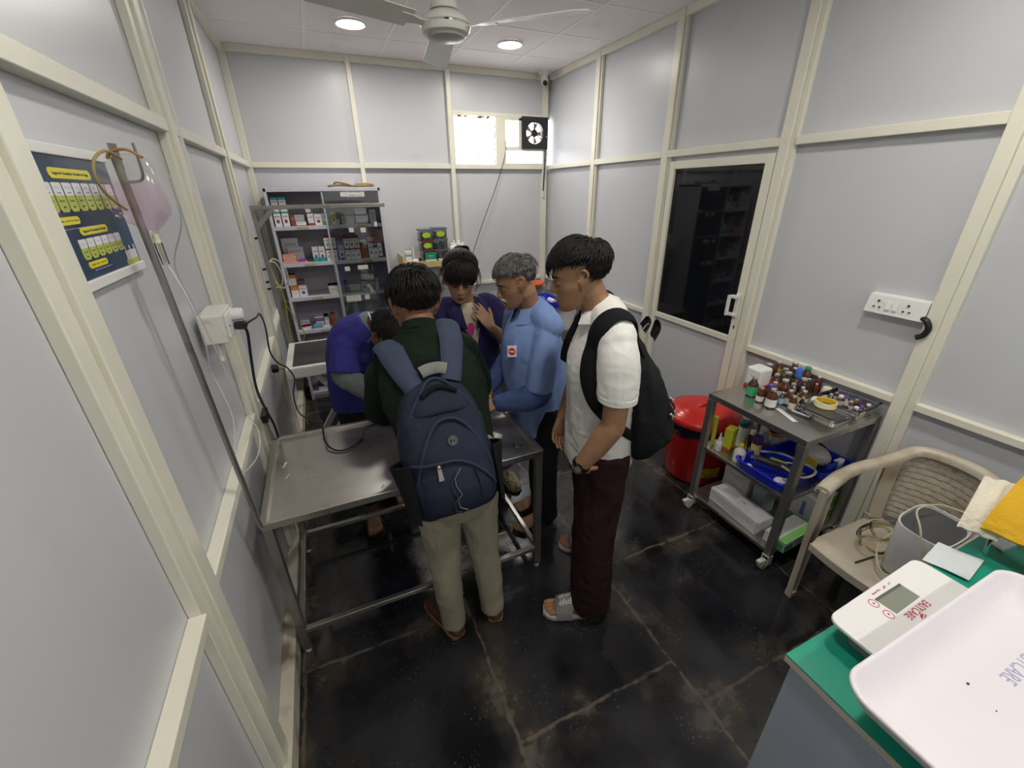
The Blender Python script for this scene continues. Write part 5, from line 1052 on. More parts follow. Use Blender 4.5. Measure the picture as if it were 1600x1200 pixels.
def head(b, M, lips=True, female=False):
    """skull and face lofted as one form, carved round eyes, cheeks and mouth; nose, lids, lips, ears added; face looks along -Y of M"""
    T = lambda p: M @ V(p); S = M.to_scale().x; R3 = M.to_3x3(); n = 44; R_ = []
    gs = lambda x, z, cx, cz, rx, rz: math.exp(-((x - cx) / rx) ** 2 - ((z - cz) / rz) ** 2)
    for z, f, k, hw in crom(HEADS, 4):
        cy_ = (f + k) * .5 + .012; ring = []
        for i in range(n):
            a = 2 * PI * i / n; c_, s_ = math.cos(a), math.sin(a); x = hw * math.copysign(abs(s_) ** .86, s_); y = cy_ + ((f - cy_) if c_ > 0 else (cy_ - k)) * math.copysign(abs(c_) ** .92, c_) * (1 if c_ > 0 else 1)
            if c_ > 0:
                ax = abs(x); y += .0095 * gs(ax, z, .030, .001, .015, .011) - .0035 * gs(ax, z, .026, .026, .022, .009) - .006 * gs(x, z, 0, -.064, .024, .015) + .0035 * gs(x, z, 0, -.084, .016, .007) - .003 * gs(x, z, 0, -.103, .018, .012) + .004 * gs(ax, z, .040, -.060, .014, .02)
                x += math.copysign(.0035 * gs(ax, z, .058, -.020, .02, .018), x)
            ring.append(T((x, y, z)))
        R_.append(ring)
    b.rings(R_)
    E_ = lambda c, r: b.ell(T(c), r, R3, 18, 12)
    L_ = lambda pts, r: b.limb([T(p) for p in pts], [q * S for q in r], n=10, sm=3)
    L_([(0, -.086, .018), (0, -.097, .0), (0, -.110, -.024)], [.008, .0085, .0098]); E_((.0095, -.100, -.030), (.0078, .010, .0065)); E_((-.0095, -.100, -.030), (.0078, .010, .0065)); E_((0, -.105, -.031), (.006, .009, .0055))
    for s in (-1, 1):
        E_((s * .031, -.0765, .0015), (.0150, .0115, .0105))
        L_([(s * .069, -.002, -.036), (s * .077, .002, -.024), (s * .086, .018, -.004), (s * .091, .030, .018), (s * .087, .020, .035), (s * .076, .0, .030), (s * .071, -.006, .016)], [.0062, .0058, .0055, .0058, .0058, .0055, .005]); E_((s * .074, .010, .0), (.006, .014, .027)); E_((s * .072, -.006, -.006), (.006, .006, .009))
    L_([(-.021, -.089, -.0625), (-.008, -.0985, -.0590), (0, -.0985, -.0602), (.008, -.0985, -.0590), (.021, -.089, -.0625)], [.004, .0058, .0055, .0058, .004])
    L_([(-.018, -.088, -.0695), (0, -.0965, -.0725), (.018, -.088, -.0695)], [.004, .0066, .004])
def neck(b, M, base, r=.056):
    p0 = M @ V((0, .024, -.055)); p1 = V(base); b.limb([p0, p0.lerp(p1, .5), p1], [r, r * .97, r * 1.12], n=16)
def face_bits(parent, M, lipc=(.20, .075, .06), open_=.35, brow=(.012, .010, .009), whites=True, mouth=True):
    T = lambda p: M @ V(p); S = M.to_scale().x; R3 = M.to_3x3()
    for s in (-1, 1):
        e = mk('eye', B().ell(T((s * .031, -.0795, -.0005)), (.0125, .0095, .0055 * (.3 + open_)), R3, 14, 8), mat('eye_white', (.42, .38, .34), .25), parent)
        mk('iris', B().ell(T((s * .031 , -.0866, -.002)), (.005, .0030, .0045 * (.4 + open_)), R3, 10, 6), mat('iris_dark', (.012, .008, .006), .15), e)
        mk('eyelashes', B().limb([T((s * .017, -.0825, -.002)), T((s * .031, -.0895, .000)), T((s * .045, -.079, -.002))], [.0011 * S, .0015 * S, .0011 * S], n=6), mat('lash', (.01, .008, .008), .6), parent)
        mk('eyebrow', B().limb([T((s * .011, -.0955, .0235)), T((s * .030, -.0925, .0295)), T((s * .051, -.0735, .0245))], [(.0026 * S, .0034 * S), (.003 * S, .004 * S), (.0018 * S, .0018 * S)], n=8), mat('brow_%d' % int(brow[0] * 1000), brow, .8), parent)
    if mouth:
        b = B(); b.limb([T((-.021, -.0905, -.0630)), T((-.008, -.1012, -.0598)), T((0, -.1010, -.0610)), T((.008, -.1012, -.0598)), T((.021, -.0905, -.0630))], [.0020 * S, .0040 * S, .0038 * S, .0040 * S, .0020 * S], n=8); b.limb([T((-.018, -.0895, -.0695)), T((0, -.0990, -.0725)), T((.018, -.0895, -.0695))], [.0020 * S, .0046 * S, .0020 * S], n=8)
        mk('lips', b, mat('lips_%d' % int(lipc[0] * 100), lipc, .4), parent)
def hug(Q, o, clear_=.004):
    """lay strap samples (point+normal) on the surface of object o"""
    from mathutils.bvhtree import BVHTree
    me = o.data; base = org(o.parent) if o.parent else V(); bv = BVHTree.FromPolygons([v.co + base for v in me.vertices], [tuple(p.vertices) for p in me.polygons]); out = []
    for q in Q:
        p, n_ = V(q[:3]), V(q[3:]).normalized(); h = bv.ray_cast(p + n_ * .16, -n_, .30)
        out.append(tuple((h[0] + n_ * clear_) if h[0] else p) + tuple(n_))
    for k in range(2): out = [out[0]] + [tuple(.25 * a + .5 * b + .25 * c for a, b, c in zip(out[i - 1], out[i], out[i + 1])) for i in range(1, len(out) - 1)] + [out[-1]]
    return out
def interp(x, tab):
    for (a, va), (c, vc) in zip(tab, tab[1:]):
        if x <= c: return va + (vc - va) * max(0, (x - a) / (c - a))
    return tab[-1][1]
def hair(parent, M, m, n=800, seed=1, tab=None, flow=None, length=None, lift=None, rad=.0055, grav=.25, curl=0, base=1.02, extra=None, ns=.10, l0=0, name='hair', sc=(.080, .101, .089)):
    rnd = random.Random(seed); c = V((0, .014, .042)); b = B(); S = M.to_scale().x
    tab = tab or [(-1, .62), (-.6, .52), (-.25, .22), (.12, -.02), (.3, -.45), (.6, -.68), (1, -.72)]
    ear = lambda d: abs(d.x) > .62 and -.75 < d.z < .30 - .55 * abs(d.y - .03) and -.24 < d.y < .32
    mask = lambda d, e=0: d.z > interp(d.y, tab) + e and not ear(d)
    # scalp cap
    nu, nv = 40, 26; G = [[None] * nu for _ in range(nv + 1)]
    for j in range(nv + 1):
        t = PI * (j + .02) / (nv + .04)
        for k in range(nu):
            d = V((math.sin(t) * math.cos(2 * PI * k / nu), math.sin(t) * math.sin(2 * PI * k / nu), math.cos(t)))
            f = base if mask(d, .04) else .93
            G[j][k] = b.bm.verts.new(M @ (c + V((d.x * sc[0], d.y * sc[1], d.z * sc[2])) * f))
    for j in range(nv):
        for k in range(nu): b.face([G[j][k], G[j][(k + 1) % nu], G[j + 1][(k + 1) % nu], G[j + 1][k]])
    ga = PI * (3 - math.sqrt(5))
    for i in range(n):
        z = 1 - 2 * (i + .5) / n; r = math.sqrt(1 - z * z); a = ga * i; d = V((r * math.cos(a), r * math.sin(a), z))
        if not mask(d): continue
        q = V(d); L = length(d) * (.8 + .4 * rnd.random()); K = 6; lf = lift(d) if lift else .1; t = V(flow(d)) + V((rnd.gauss(0, ns), rnd.gauss(0, ns), rnd.gauss(0, ns * .7))); pts = []; ph = rnd.random() * 6.3
        p = V((q.x * sc[0], q.y * sc[1], q.z * sc[2]))
        for k in range(K + 1):
            u = k / K
            nrm = V((p.x / sc[0] ** 2, p.y / sc[1] ** 2, p.z / sc[2] ** 2)).normalized()
            off = base - .02 + lf * (l0 + (1 - l0) * math.sin(min(1, u * 1.2) * PI * .62)) + rnd.gauss(0, .006)
            w_ = V((p.x / sc[0], p.y / sc[1], p.z / sc[2]))
            if p.z > -.02 or w_.length < 1: w_ = w_.normalized() * off
            pp = V((w_.x * sc[0], w_.y * sc[1], w_.z * sc[2]))
            if curl: pp += t.cross(nrm).normalized() * curl * math.sin(ph + u * 7)
            pts.append(M @ (c + pp)); t = (t - nrm * t.dot(nrm)).normalized() + V((0, 0, -grav)) * u; p = V((w_.x * sc[0], w_.y * sc[1], w_.z * sc[2])) + t.normalized() * L / K
        rr = rad * S * (.7 + .6 * rnd.random()); P_ = pts; ring = []; up = None
        for k, p in enumerate(P_):
            dd = P_[min(k + 1, K)] - P_[max(k - 1, 0)]
            if dd.length < 1e-6: dd = V((0, 0, -1))
            x, y, _ = frame(dd, up); up = y; w = rr * (.55 + .45 * math.sin(PI * min(.5, k / K + .15))) * (1 - (k / K) ** 2.2 * .9)
            ring.append([p + x * math.cos(2 * PI * e / 5) * w + y * math.sin(2 * PI * e / 5) * w * .7 for e in range(5)])
        b.rings(ring)
    if extra: extra(b, M)
    return mk(name, b, m, parent, ang=180)
def hand(b, M, curl=.35, spread=.10, left=1, S=1, thumb=.7, fingers=None):
    """palm from wrist (origin) along +Y of M, palm faces -Z; left=+1 puts the thumb on +X"""
    T = lambda p: M @ V((p[0] * left * S, p[1] * S, p[2] * S))
    b.limb([T((0, -.02, 0)), T((0, .02, 0)), T((.002, .055, .002)), T((0, .085, .003))], [(.026 * S, .019 * S), (.034 * S, .0165 * S), (.041 * S, .0150 * S), (.040 * S, .012 * S)], lat=(M.to_3x3() @ V((1, 0, 0))), n=14, sm=3)
    b.limb([T((.024, .018, -.006)), T((.036, .04, -.010))], [.016 * S, .014 * S], n=10)
    for i, (x, y, L, r) in enumerate(((.030, .088, .070, .0088), (.010, .093, .078, .0090), (-.011, .090, .072, .0086), (-.030, .080, .056, .0076))):
        cu = curl if fingers is None else fingers[i]; p = V((x, y, .003)); a = 0; sp = spread * (1.2 - i * .8); pts = [(x * .96, y - .022, .003), tuple(p)]
        for seg, f in ((.45, .9), (.30, 1.25), (.25, 1.0)):
            a += cu * f; dirv = V((math.sin(sp) * math.cos(a), math.cos(sp) * math.cos(a), -math.sin(a))); p = p + dirv * L * seg; pts.append(tuple(p))
        b.limb([T(q) for q in pts], [r * S, r * S, r * .95 * S, r * .9 * S, r * .78 * S], n=10, sm=3)
    t0 = V((.030, .028, -.008)); d1 = V((math.sin(thumb), math.cos(thumb), -.25)).normalized(); d2 = V((math.sin(thumb * .75), math.cos(thumb * .75), -.45)).normalized()
    b.limb([T(q) for q in (t0, t0 + d1 * .035, t0 + d1 * .035 + d2 * .028, t0 + d1 * .035 + d2 * .05)], [.0125 * S, .0105 * S, .0098 * S, .008 * S], n=10, sm=3)
def handmat(wrist, to, palm):
    y = (V(to) - V(wrist)).normalized(); z = -V(palm); z = (z - y * z.dot(y)).normalized(); x = y.cross(z)
    M = Matrix((x, y, z)).transposed().to_4x4(); M.translation = V(wrist); return M
def foot(b, heel, toe, ankle, toes=True, S=1):
    h, t_, a = V(heel), V(toe), V(ankle); d = (t_ - h); d.z = 0; L = d.length; d.normalize(); s = V((-d.y, d.x, 0)); up = V((0, 0, 1))
    b.limb([h + d * .03 * S + up * .035, h + d * L * .35 + up * .042, h + d * L * .62 + up * .032, h + d * L * .80 + up * .022], [(.030 * S, .034), (.034 * S, .034), (.042 * S, .024), (.044 * S, .016)], lat=s, n=14)
    b.limb([h + d * .05 + up * .04, a, a + up * .08], [.036, .037, .04], n=14)
    for i, (o_, r, l_) in enumerate(((-.030, .0125, .055), (-.009, .0095, .058), (.008, .009, .052), (.023, .0085, .044), (.036, .0085, .034))):
        q = h + d * L * .78 + s * o_; b.limb([q + up * .02, q + d * l_ * .55 + up * .019, q + d * l_ + up * .013], [r, r, r * .85], n=10)
def ribbon(pts, nrms, w, t, m, name, parent, sm=6, on=None, clear_=.004):
    """flat strap: centre line pts, surface normals nrms"""
    Q = crom([tuple(p) + tuple(n_) for p, n_ in zip(pts, nrms)], sm); g = []
    if on: Q = hug(Q, on, clear_)
    for i, q in enumerate(Q):
        p = V(q[:3]); n_ = V(q[3:]).normalized(); d = V(Q[min(i + 1, len(Q) - 1)][:3]) - V(Q[max(i - 1, 0)][:3]); s = d.cross(n_).normalized()
        wd = w if not callable(w) else w(i / (len(Q) - 1))
        g.append([p + s * wd * v + n_ * (t * (1 - abs(v) ** 4)) for v in (-1, -.8, -.4, 0, .4, .8, 1)])
    o = mk(name, B().sheet(g, t * .6 if t > 0 else .004), m, parent, ang=60)
    return o, Q
skin_m = mat('skin_brown', (.335, .185, .105), .45, var=.10, vscale=18, spec=.35, bump=.08, bscale=180)
skin_d = mat('skin_deep', (.225, .115, .064), .45, var=.12, vscale=18, spec=.35, bump=.08, bscale=180)
skin_l = mat('skin_tan', (.355, .205, .120), .45, var=.10, vscale=18, spec=.35, bump=.08, bscale=180)
hair_b = mat('hair_black', (.0085, .0072, .007), .55, spec=.28)
def whorl(c0, fwd=0):
    c0 = V(c0).normalized()
    def f(d):
        t = d - c0 * d.dot(c0); t = t.normalized() if t.length > 1e-4 else V((0, -1, 0)); return t + V((0, -fwd * max(0, d.z), 0))
    return f
def cloth_m(name, col, rough=.85, bump=.25, sc=420, var=.08, **k): return mat(name, col, rough, bump=bump, bscale=sc, var=var, vscale=5, spec=.2, **k)
class Pack:
    """rucksack frame: origin o at bottom centre of the back face, a up, n outward, u across"""
    def __init__(s, o, top, n, hw, dep, tab):
        s.o = V(o); ax = V(top) - s.o; s.L = ax.length; s.a = ax.normalized(); s.n = (V(n) - s.a * V(n).dot(s.a)).normalized(); s.u = s.a.cross(s.n).normalized(); s.hw = hw; s.dep = dep; s.tab = tab
    def p(s, x, t, e=0):
        """point on the outer face: x -1..1 across, t 0..1 up"""
        w_, d_ = interp(t, [(q[0], q[1]) for q in s.tab]) * s.hw, interp(t, [(q[0], q[2]) for q in s.tab]) * s.dep
        return s.o + s.a * t * s.L + s.u * x * w_ + s.n * (d_ * (1 - min(1, abs(x)) ** 4) ** .5 + e)
    def ring(s, t, n=36, k=1, back=0):
        w_, d_ = interp(t, [(q[0], q[1]) for q in s.tab]) * s.hw * k, interp(t, [(q[0], q[2]) for q in s.tab]) * s.dep * k; out = []
        for i in range(n):
            an = 2 * PI * i / n; c_, q = math.cos(an), math.sin(an); x = math.copysign(abs(c_) ** .55, c_); y = math.copysign(abs(q) ** .55, q)
            out.append(s.o + s.a * t * s.L + s.u * x * w_ + s.n * (d_ * (y if y > 0 else y * .12)))
        return out
    def body(s, b):
        ts = [i / 24 for i in range(25)]; R_ = [s.ring(0, k=.3), s.ring(0, k=.8)] + [s.ring(t) for t in ts] + [s.ring(1, k=.8), s.ring(1, k=.3)]
        return b.rings(R_)
    def line(s, pts, e=.003): return [s.p(x, t, e) for x, t in crom(pts, 6)]
# ================================================================ person 1: green sweater, blue rucksack, seen from behind
t = thing('person', 'person in dark green sweater bending over the table, seen from behind', 'person', (.765, 1.33, 0))
M1 = hmat((.717, 1.648, 1.452), (-.10, .93, -.36), (0, .3, 1), 1.10)
b = B(); head(b, M1); neck(b, M1, (.712, 1.575, 1.36), .060)
b.limb([(.745, 1.33, .90), (.735, 1.38, 1.04), (.722, 1.47, 1.20), (.715, 1.55, 1.30)], [(.14, .10), (.135, .10), (.155, .10), (.13, .07)], lat=(1, .1, 0))
b.limb([(.565, 1.57, 1.21), (.71, 1.57, 1.31), (.875, 1.60, 1.25)], [.045, .055, .045])
for sh, el, wr, f in (((.555, 1.575, 1.20), (.535, 1.67, 1.02), (.70, 1.80, .89), 1), ((.885, 1.60, 1.24), (.965, 1.69, 1.03), (.875, 1.83, .89), -1)):
    b.limb([sh, el, wr], [.048, .038, .026]); hand(b, handmat(wr, V(wr) + V((.03 * f, .10, -.06)), (0, -.4, -1)), .5, .06, f, .95)
for hp, kn, an, he, to in (((.675, 1.33, .88), (.672, 1.345, .48), (.668, 1.305, .10), (.683, 1.262, 0), (.60, 1.48, 0)), ((.815, 1.33, .88), (.842, 1.345, .48), (.868, 1.305, .10), (.862, 1.265, 0), (.93, 1.48, 0))):
    b.limb([hp, kn, an], [.078, .052, .04]); foot(b, he, to, an)
fuse('body', b, skin_d, t, .0045, 2)
GS = cloth_m('green_knit', (.0085, .0165, .010), .95, .5, 300)
b = B(); b.limb([(.74, 1.345, .86), (.735, 1.375, 1.02), (.722, 1.455, 1.18), (.715, 1.53, 1.285), (.712, 1.57, 1.345), (.712, 1.582, 1.385)], [(.185, .132), (.178, .132), (.205, .140), (.165, .105), (.098, .082), (.076, .073)], lat=(1, .1, 0), round_=False)
b.limb([(.578, 1.57, 1.222), (.71, 1.56, 1.325), (.862, 1.59, 1.262)], [.070, .078, .070])
for sh, el, wr in (((.565, 1.572, 1.21), (.528, 1.665, 1.03), (.685, 1.785, .905)), ((.878, 1.595, 1.25), (.972, 1.685, 1.04), (.888, 1.815, .905))):
    b.limb([sh, V(sh).lerp(V(el), .5), el, V(el).lerp(V(wr), .5), wr], [.074, .072, .066, .058, .044])
sweater = fuse('sweater', b, GS, t, .007, 4, [(.010, 9, (1, 1, .8)), (.004, 24, (1, 1, 1))], seed=1)
mk('neck_rib', B().limb([(.712, 1.572, 1.368), (.714, 1.592, 1.398)], [(.072, .070), (.066, .064)], lat=(1, 0, 0), round_=False), GS, t)
CT = cloth_m('cream_trousers', (.30, .28, .205), .85, .2)
b = B(); b.limb([(.745, 1.325, .96), (.745, 1.32, .82), (.745, 1.325, .74)], [(.168, .122), (.170, .128), (.155, .115)], lat=(1, 0, 0))
for pts in (((.67, 1.33, .86), (.666, 1.34, .66), (.668, 1.345, .46), (.668, 1.315, .24), (.672, 1.292, .055)), ((.818, 1.33, .86), (.83, 1.34, .66), (.843, 1.345, .46), (.858, 1.315, .24), (.862, 1.292, .055))):
    b.limb(pts, [.098, .086, .070, .058, .050], round_=False)
fuse('trousers', b, CT, t, .007, 3, [(.006, 11, (1, 1, .7)), (.003, 30, (1, 1, .6))], seed=2)
BS = mat('brown_leather', (.10, .038, .020), .4, var=.15, vscale=14)
def shoe(par, h, to, m_, sole_m, w=.046, hgt=.075, nm='shoe'):
    h, to = V(h), V(to); d = (to - h); L = d.length; d.normalize(); s = V((-d.y, d.x, 0)); u_ = V((0, 0, 1)); P_ = lambda f, z: h + d * f * L + u_ * z
    b_ = B(); b_.limb([P_(.06, .04), P_(.28, .045), P_(.55, .04), P_(.78, .032), P_(.93, .026)], [(w * .78, .04), (w * .85, .043), (w * .98, .036), (w, .027), (w * .72, .02)], lat=s, n=18)
    o = fuse(nm, b_, m_, par, .005, 3)
    b_ = B(); pl = []
    for f, k in ((-.03, .45), (.0, .7), (.12, .86), (.35, .85), (.6, 1.02), (.82, 1.06), (.95, .8), (1.01, .4)): pl.append((f, k))
    R_ = [h + d * f * L + s * k * w for f, k in pl] + [h + d * f * L - s * k * w for f, k in reversed(pl)]
    b_.rings([[p + u_ * .002 for p in R_], [p + u_ * .02 for p in R_]]); mk('sole', b_, sole_m, o, .003); return o
for h, to in (((.683, 1.255), (.598, 1.50)), ((.862, 1.258), (.935, 1.50))): shoe(t, (*h, 0), (*to, 0), BS, mat('tan_sole', (.24, .13, .06), .6))
hair(t, M1, hair_b, 4200, 2, tab=[(-1, .55), (-.6, .45), (-.2, .2), (.12, .02), (.3, -.48), (.55, -.74), (1, -.80)], flow=whorl((.12, .45, .88), .3), ns=.22, length=lambda d: .07 if d.z > .3 else (.045 if d.z > -.1 else .026), lift=lambda d: .22 if d.z > .45 else .09, rad=.0032, curl=.002)
# rucksack worn by person 1 (a thing it carries)
pt = thing('blue_rucksack', 'navy blue rucksack on the back of the person in green', 'backpack', (.70, 1.14, .85))
PK = Pack((.700, 1.205, .808), (.692, 1.395, 1.258), (.02, -.9, .42), .158, .165, [(0, .84, .62), (.06, .96, .84), (.2, 1.0, 1.0), (.45, .98, .98), (.65, .92, .84), (.8, .80, .66), (.92, .62, .46), (1, .46, .26)])
NB = cloth_m('pack_navy', (.021, .026, .047), .75, .35, 500); NB2 = cloth_m('pack_piping', (.033, .040, .068), .7, .3, 500); PB = cloth_m('pack_black', (.009, .009, .011), .85, .3, 500)
SB = cloth_m('strap_blue', (.052, .066, .108), .8, .4, 500)
b = PK.body(B()); fuse('main_bag', b, NB, pt, .006, 3, [(.005, 10, (1, 1, 1)), (.0025, 26, (1, 1, 1))], seed=4)
def bulge(x0, x1, t0, t1, e, arch=.35):
    g = []
    for i in range(15):
        row = []
        for j in range(15):
            u_, v_ = i / 14 * 2 - 1, j / 14; tt = t0 + (t1 - t0) * v_ * (1 - arch * u_ * u_ * v_)
            k = (1 - u_ ** 4) * (1 - (2 * v_ - 1) ** 4)
            row.append(PK.p((x0 + x1) / 2 + (x1 - x0) / 2 * u_, tt, .004 + e * k ** .6))
        g.append(row)
    return g
o_ = mk('front_pocket', B().sheet(bulge(-.90, .90, .03, .66, .022), .006), NB, pt, ang=80)
o2 = mk('lower_pocket', B().sheet([[p + PK.n * .010 for p in r] for r in bulge(-.84, .80, .04, .40, .018, .2)], .006), NB, pt, ang=80)
o3 = mk('top_pocket', B().sheet(bulge(-.80, .80, .72, .93, .016, .3), .006), NB, pt, ang=80)
arc = lambda x0, x1, t0, tm, e, arch: [PK.p(x0 + (x1 - x0) * u_, t0 + (tm - t0) * (1 - abs(2 * u_ - 1) ** 2.6), e) for u_ in [i / 24 for i in range(25)]]
mk('piping', B().tube(arc(-.96, .96, .10, .69, .014, 0), .0065, 8, 1), NB2, o_); mk('piping', B().tube([PK.p(-.9 + 1.7 * u_, .42 - .30 * max(0, u_ - .42) ** 2 * 2.4, .032) for u_ in [i / 20 for i in range(21)]], .0055, 8, 1), NB2, o2)
mk('piping', B().tube(arc(-.9, .9, .66, .97, .010, 0), .006, 8, 1), NB2, o3); mk('zip_flap', B().tube([PK.p(-.55 + 1.1 * u_, .86 + .05 * math.sin(PI * u_), .026) for u_ in [i / 12 for i in range(13)]], .010, 8, 1), PB, o3)
gm_ = mat('zip_metal', (.42, .40, .36), .35, .9); grey_t = mat('grey_print', (.20, .20, .21), .6)
zp = PK.p(-.42, .385, .042); b = B(); b.ell(zp + PK.a * .008, (.007, .007, .008), nu=10, nv=6); M_ = place(zp - PK.a * .018, PK.u, PK.a); b.prism([(-.006, .022), (.006, .022), (.009, -.018), (-.009, -.018)], .0, .004, M_); mk('zip_pull', b, gm_, o2, .001)
LM = place(PK.p(.0, .545, .032), PK.u, PK.a + PK.n * .15)
b = B()
for r0, r1 in ((.0165, .0145), (.0115, .0095)): b.rings([[LM @ V((r_ * math.cos(a), r_ * math.sin(a), z)) for a in [2 * PI * i / 28 for i in range(28)]] for r_, z in ((r0, 0), (r0, .002), (r1, .002), (r1, 0))], False)
b.box(-.003, .0, -.0085, .0085, 0, .002, LM); b.tube([LM @ V(q) for q in ((.0, .0075, .001), (.006, .005, .001), (.007, 0, .001), (.006, -.005, .001), (0, -.0075, .001))], .0012, 5)
mk('round_emblem', b, grey_t, pt)
for e_, sh_ in ((0, 0), (-.09, -.02)):
    mk('print_line', B().tube([PK.p(x + e_, q + sh_, .0375) for x, q in ((.02, .36), (-.14, .30), (-.14, .25), (-.05, .185), (-.15, .15), (-.12, .09), (.05, .055))], .0015 if e_ == 0 else .0028, 5, 1), grey_t if e_ == 0 else NB2, o2)
mk('seam', B().tube([PK.p(.30, .33, .035), PK.p(.36, .25, .036), PK.p(.40, .12, .033)], .002, 5), PB, o2)
for s_ in (-1, 1):
    g = [[PK.o + PK.a * PK.L * tt + PK.u * s_ * PK.hw * (.90 + (.16 + .20 * (tt / .42) ** 1.5) * math.sin(PI * v_) ** .7) + PK.n * PK.dep * (.85 * v_) for v_ in [i / 8 for i in range(9)]] for tt in (.02, .10, .2, .3, .38, .42)]
    sp = mk('side_pocket', B().sheet(g, .004 * -s_), PB, pt, ang=80); mk('pocket_hem', B().tube(g[-1], .005, 8, 1), PB, sp)
hn = V((0, -.6, .8))
ribbon([PK.o + PK.a * PK.L * 1.0 + PK.u * -.045 + PK.n * .03, PK.o + PK.a * PK.L * 1.09 + PK.u * -.03 + PK.n * .035, PK.o + PK.a * PK.L * 1.09 + PK.u * .03 + PK.n * .035, PK.o + PK.a * PK.L * 1.0 + PK.u * .045 + PK.n * .03], [PK.n] * 4, .013, .005, PB, 'carry_loop', pt)
ribbon([(.655, 1.38, 1.27), (.685, 1.385, 1.277), (.72, 1.385, 1.277), (.745, 1.38, 1.27)], [(0, -.85, .5)] * 4, .018, .006, cloth_m('webbing_grey', (.23, .235, .21), .8, .5, 300), 'grey_webbing', pt, on=sweater, clear_=.026)
for pts, nr in (([(.63, 1.355, 1.235), (.605, 1.405, 1.28), (.59, 1.475, 1.31), (.58, 1.555, 1.315), (.58, 1.635, 1.27), (.585, 1.66, 1.18)], [(-.1, -.9, .45), (-.2, -.75, .6), (-.25, -.5, .85), (-.2, -.1, 1), (-.2, .7, .7), (-.1, 1, .1)]), ([(.752, 1.36, 1.235), (.775, 1.41, 1.295), (.80, 1.485, 1.34), (.812, 1.565, 1.355), (.822, 1.645, 1.31), (.825, 1.68, 1.22)], [(.1, -.9, .45), (.2, -.75, .6), (.25, -.5, .85), (.2, -.1, 1), (.2, .7, .7), (.1, 1, .1)])):
    st, Q = ribbon(pts, nr, lambda u_: .030 + .012 * min(1, u_ * 2.5), .014, SB, 'shoulder_strap', pt, on=sweater, clear_=.006)
    mk('strap_stitch', B().tube([V(q[:3]) + V(q[3:]).normalized() * .0155 for q in Q[2:-6]], .002, 5, 1), NB, st)

# ================================================================ person 2: white polo shirt, black rucksack
t = thing('person', 'person in white polo shirt and dark maroon trousers standing on the right', 'person', (1.40, 1.28, 0))
d2 = V((-.92, .39, 0)); r2 = V((.39, .92, 0))
M2 = hmat((1.248, 1.30, 1.578), (-.86, .44, -.27), (-.25, .1, 1), .95)
b = B(); head(b, M2); neck(b, M2, (1.335, 1.285, 1.45), .058)
b.limb([(1.39, 1.29, .90), (1.385, 1.285, 1.05), (1.365, 1.275, 1.25), (1.36, 1.275, 1.38)], [(.14, .10), (.135, .10), (.16, .11), (.14, .075)], lat=r2)
b.limb([(1.31, 1.135, 1.365), (1.357, 1.27, 1.40), (1.42, 1.42, 1.365)], [.042, .055, .042])
b.limb([(1.30, 1.110, 1.345), (1.288, 1.07, 1.23), (1.278, 1.062, 1.075)], [.045, .047, .044]); b.limb([(1.278, 1.062, 1.075), (1.235, 1.095, .975), (1.19, 1.135, .872)], [.045, .042, .029])
hand(b, handmat((1.19, 1.135, .872), (1.262, 1.205, .79), (.7, .6, .2)), .35, .05, -1, .96)
b.limb([(1.435, 1.445, 1.38), (1.425, 1.53, 1.10)], [.05, .042]); b.limb([(1.425, 1.53, 1.10), (1.33, 1.50, .88)], [.042, .029]); hand(b, handmat((1.33, 1.50, .88), (1.30, 1.485, .79), (0, -1, 0)), .35, .05, 1)
for hp, kn, an, he, to in (((1.355, 1.205, .88), (1.31, 1.165, .48), (1.28, 1.125, .10), (1.325, 1.105, .012), (1.105, 1.208, .012)), ((1.425, 1.375, .88), (1.48, 1.43, .48), (1.555, 1.462, .10), (1.60, 1.44, .012), (1.378, 1.535, .012))):
    b.limb([hp, kn, an], [.08, .054, .04]); foot(b, he, to, an)
fuse('body', b, skin_m, t, .0042, 2)
face_bits(t, M2, open_=.1)
WP = cloth_m('white_pique', (.74, .735, .70), .85, .3, 400)
b = B(); b.limb([(1.40, 1.30, .79), (1.392, 1.295, .90), (1.38, 1.285, 1.06), (1.365, 1.275, 1.24), (1.36, 1.275, 1.37), (1.34, 1.283, 1.452)], [(.190, .148), (.186, .146), (.180, .142), (.195, .142), (.15, .10), (.075, .072)], lat=r2, round_=False)
b.limb([(1.30, 1.115, 1.385), (1.355, 1.27, 1.435), (1.43, 1.435, 1.385)], [.066, .074, .066])
b.limb([(1.305, 1.125, 1.385), (1.294, 1.090, 1.33), (1.290, 1.074, 1.26), (1.288, 1.066, 1.185)], [.062, .070, .071, .069], round_='start'); b.limb([(1.43, 1.43, 1.375), (1.43, 1.50, 1.19)], [.064, .070], round_='start')
polo = fuse('polo_shirt', b, WP, t, .0065, 4, [(.006, 7, (1, 1, .6)), (.0025, 22, (.8, .8, 1.3))], seed=6)
mk('sleeve_hem', B().rings([[V((1.288, 1.066, z)) + V((math.cos(a) * r_, math.sin(a) * r_, 0)) for a in [2 * PI * i / 28 for i in range(28)]] for r_, z in ((.067, 1.205), (.0705, 1.203), (.0705, 1.182), (.066, 1.180))], False), WP, t)
nk = V((1.333, 1.286, 1.462)); g = []
for k in range(25):
    a = -2.55 + 5.1 * k / 24; base = -d2.xy.to_3d() if False else V((.92, -.39, 0)); s_ = V((-base.y, base.x, 0)); dr = base * math.cos(a) + s_ * math.sin(a); f = abs(a) / 2.55
    g.append([nk + dr * (.061 + .004 * f) + V((0, 0, .034 - .045 * f)), nk + dr * (.074 + .006 * f) + V((0, 0, .030 - .050 * f)), nk + dr * (.086 + .010 * f) + V((0, 0, -.008 - .045 * f))])
mk('collar', B().sheet(g, .004), WP, t, ang=80)
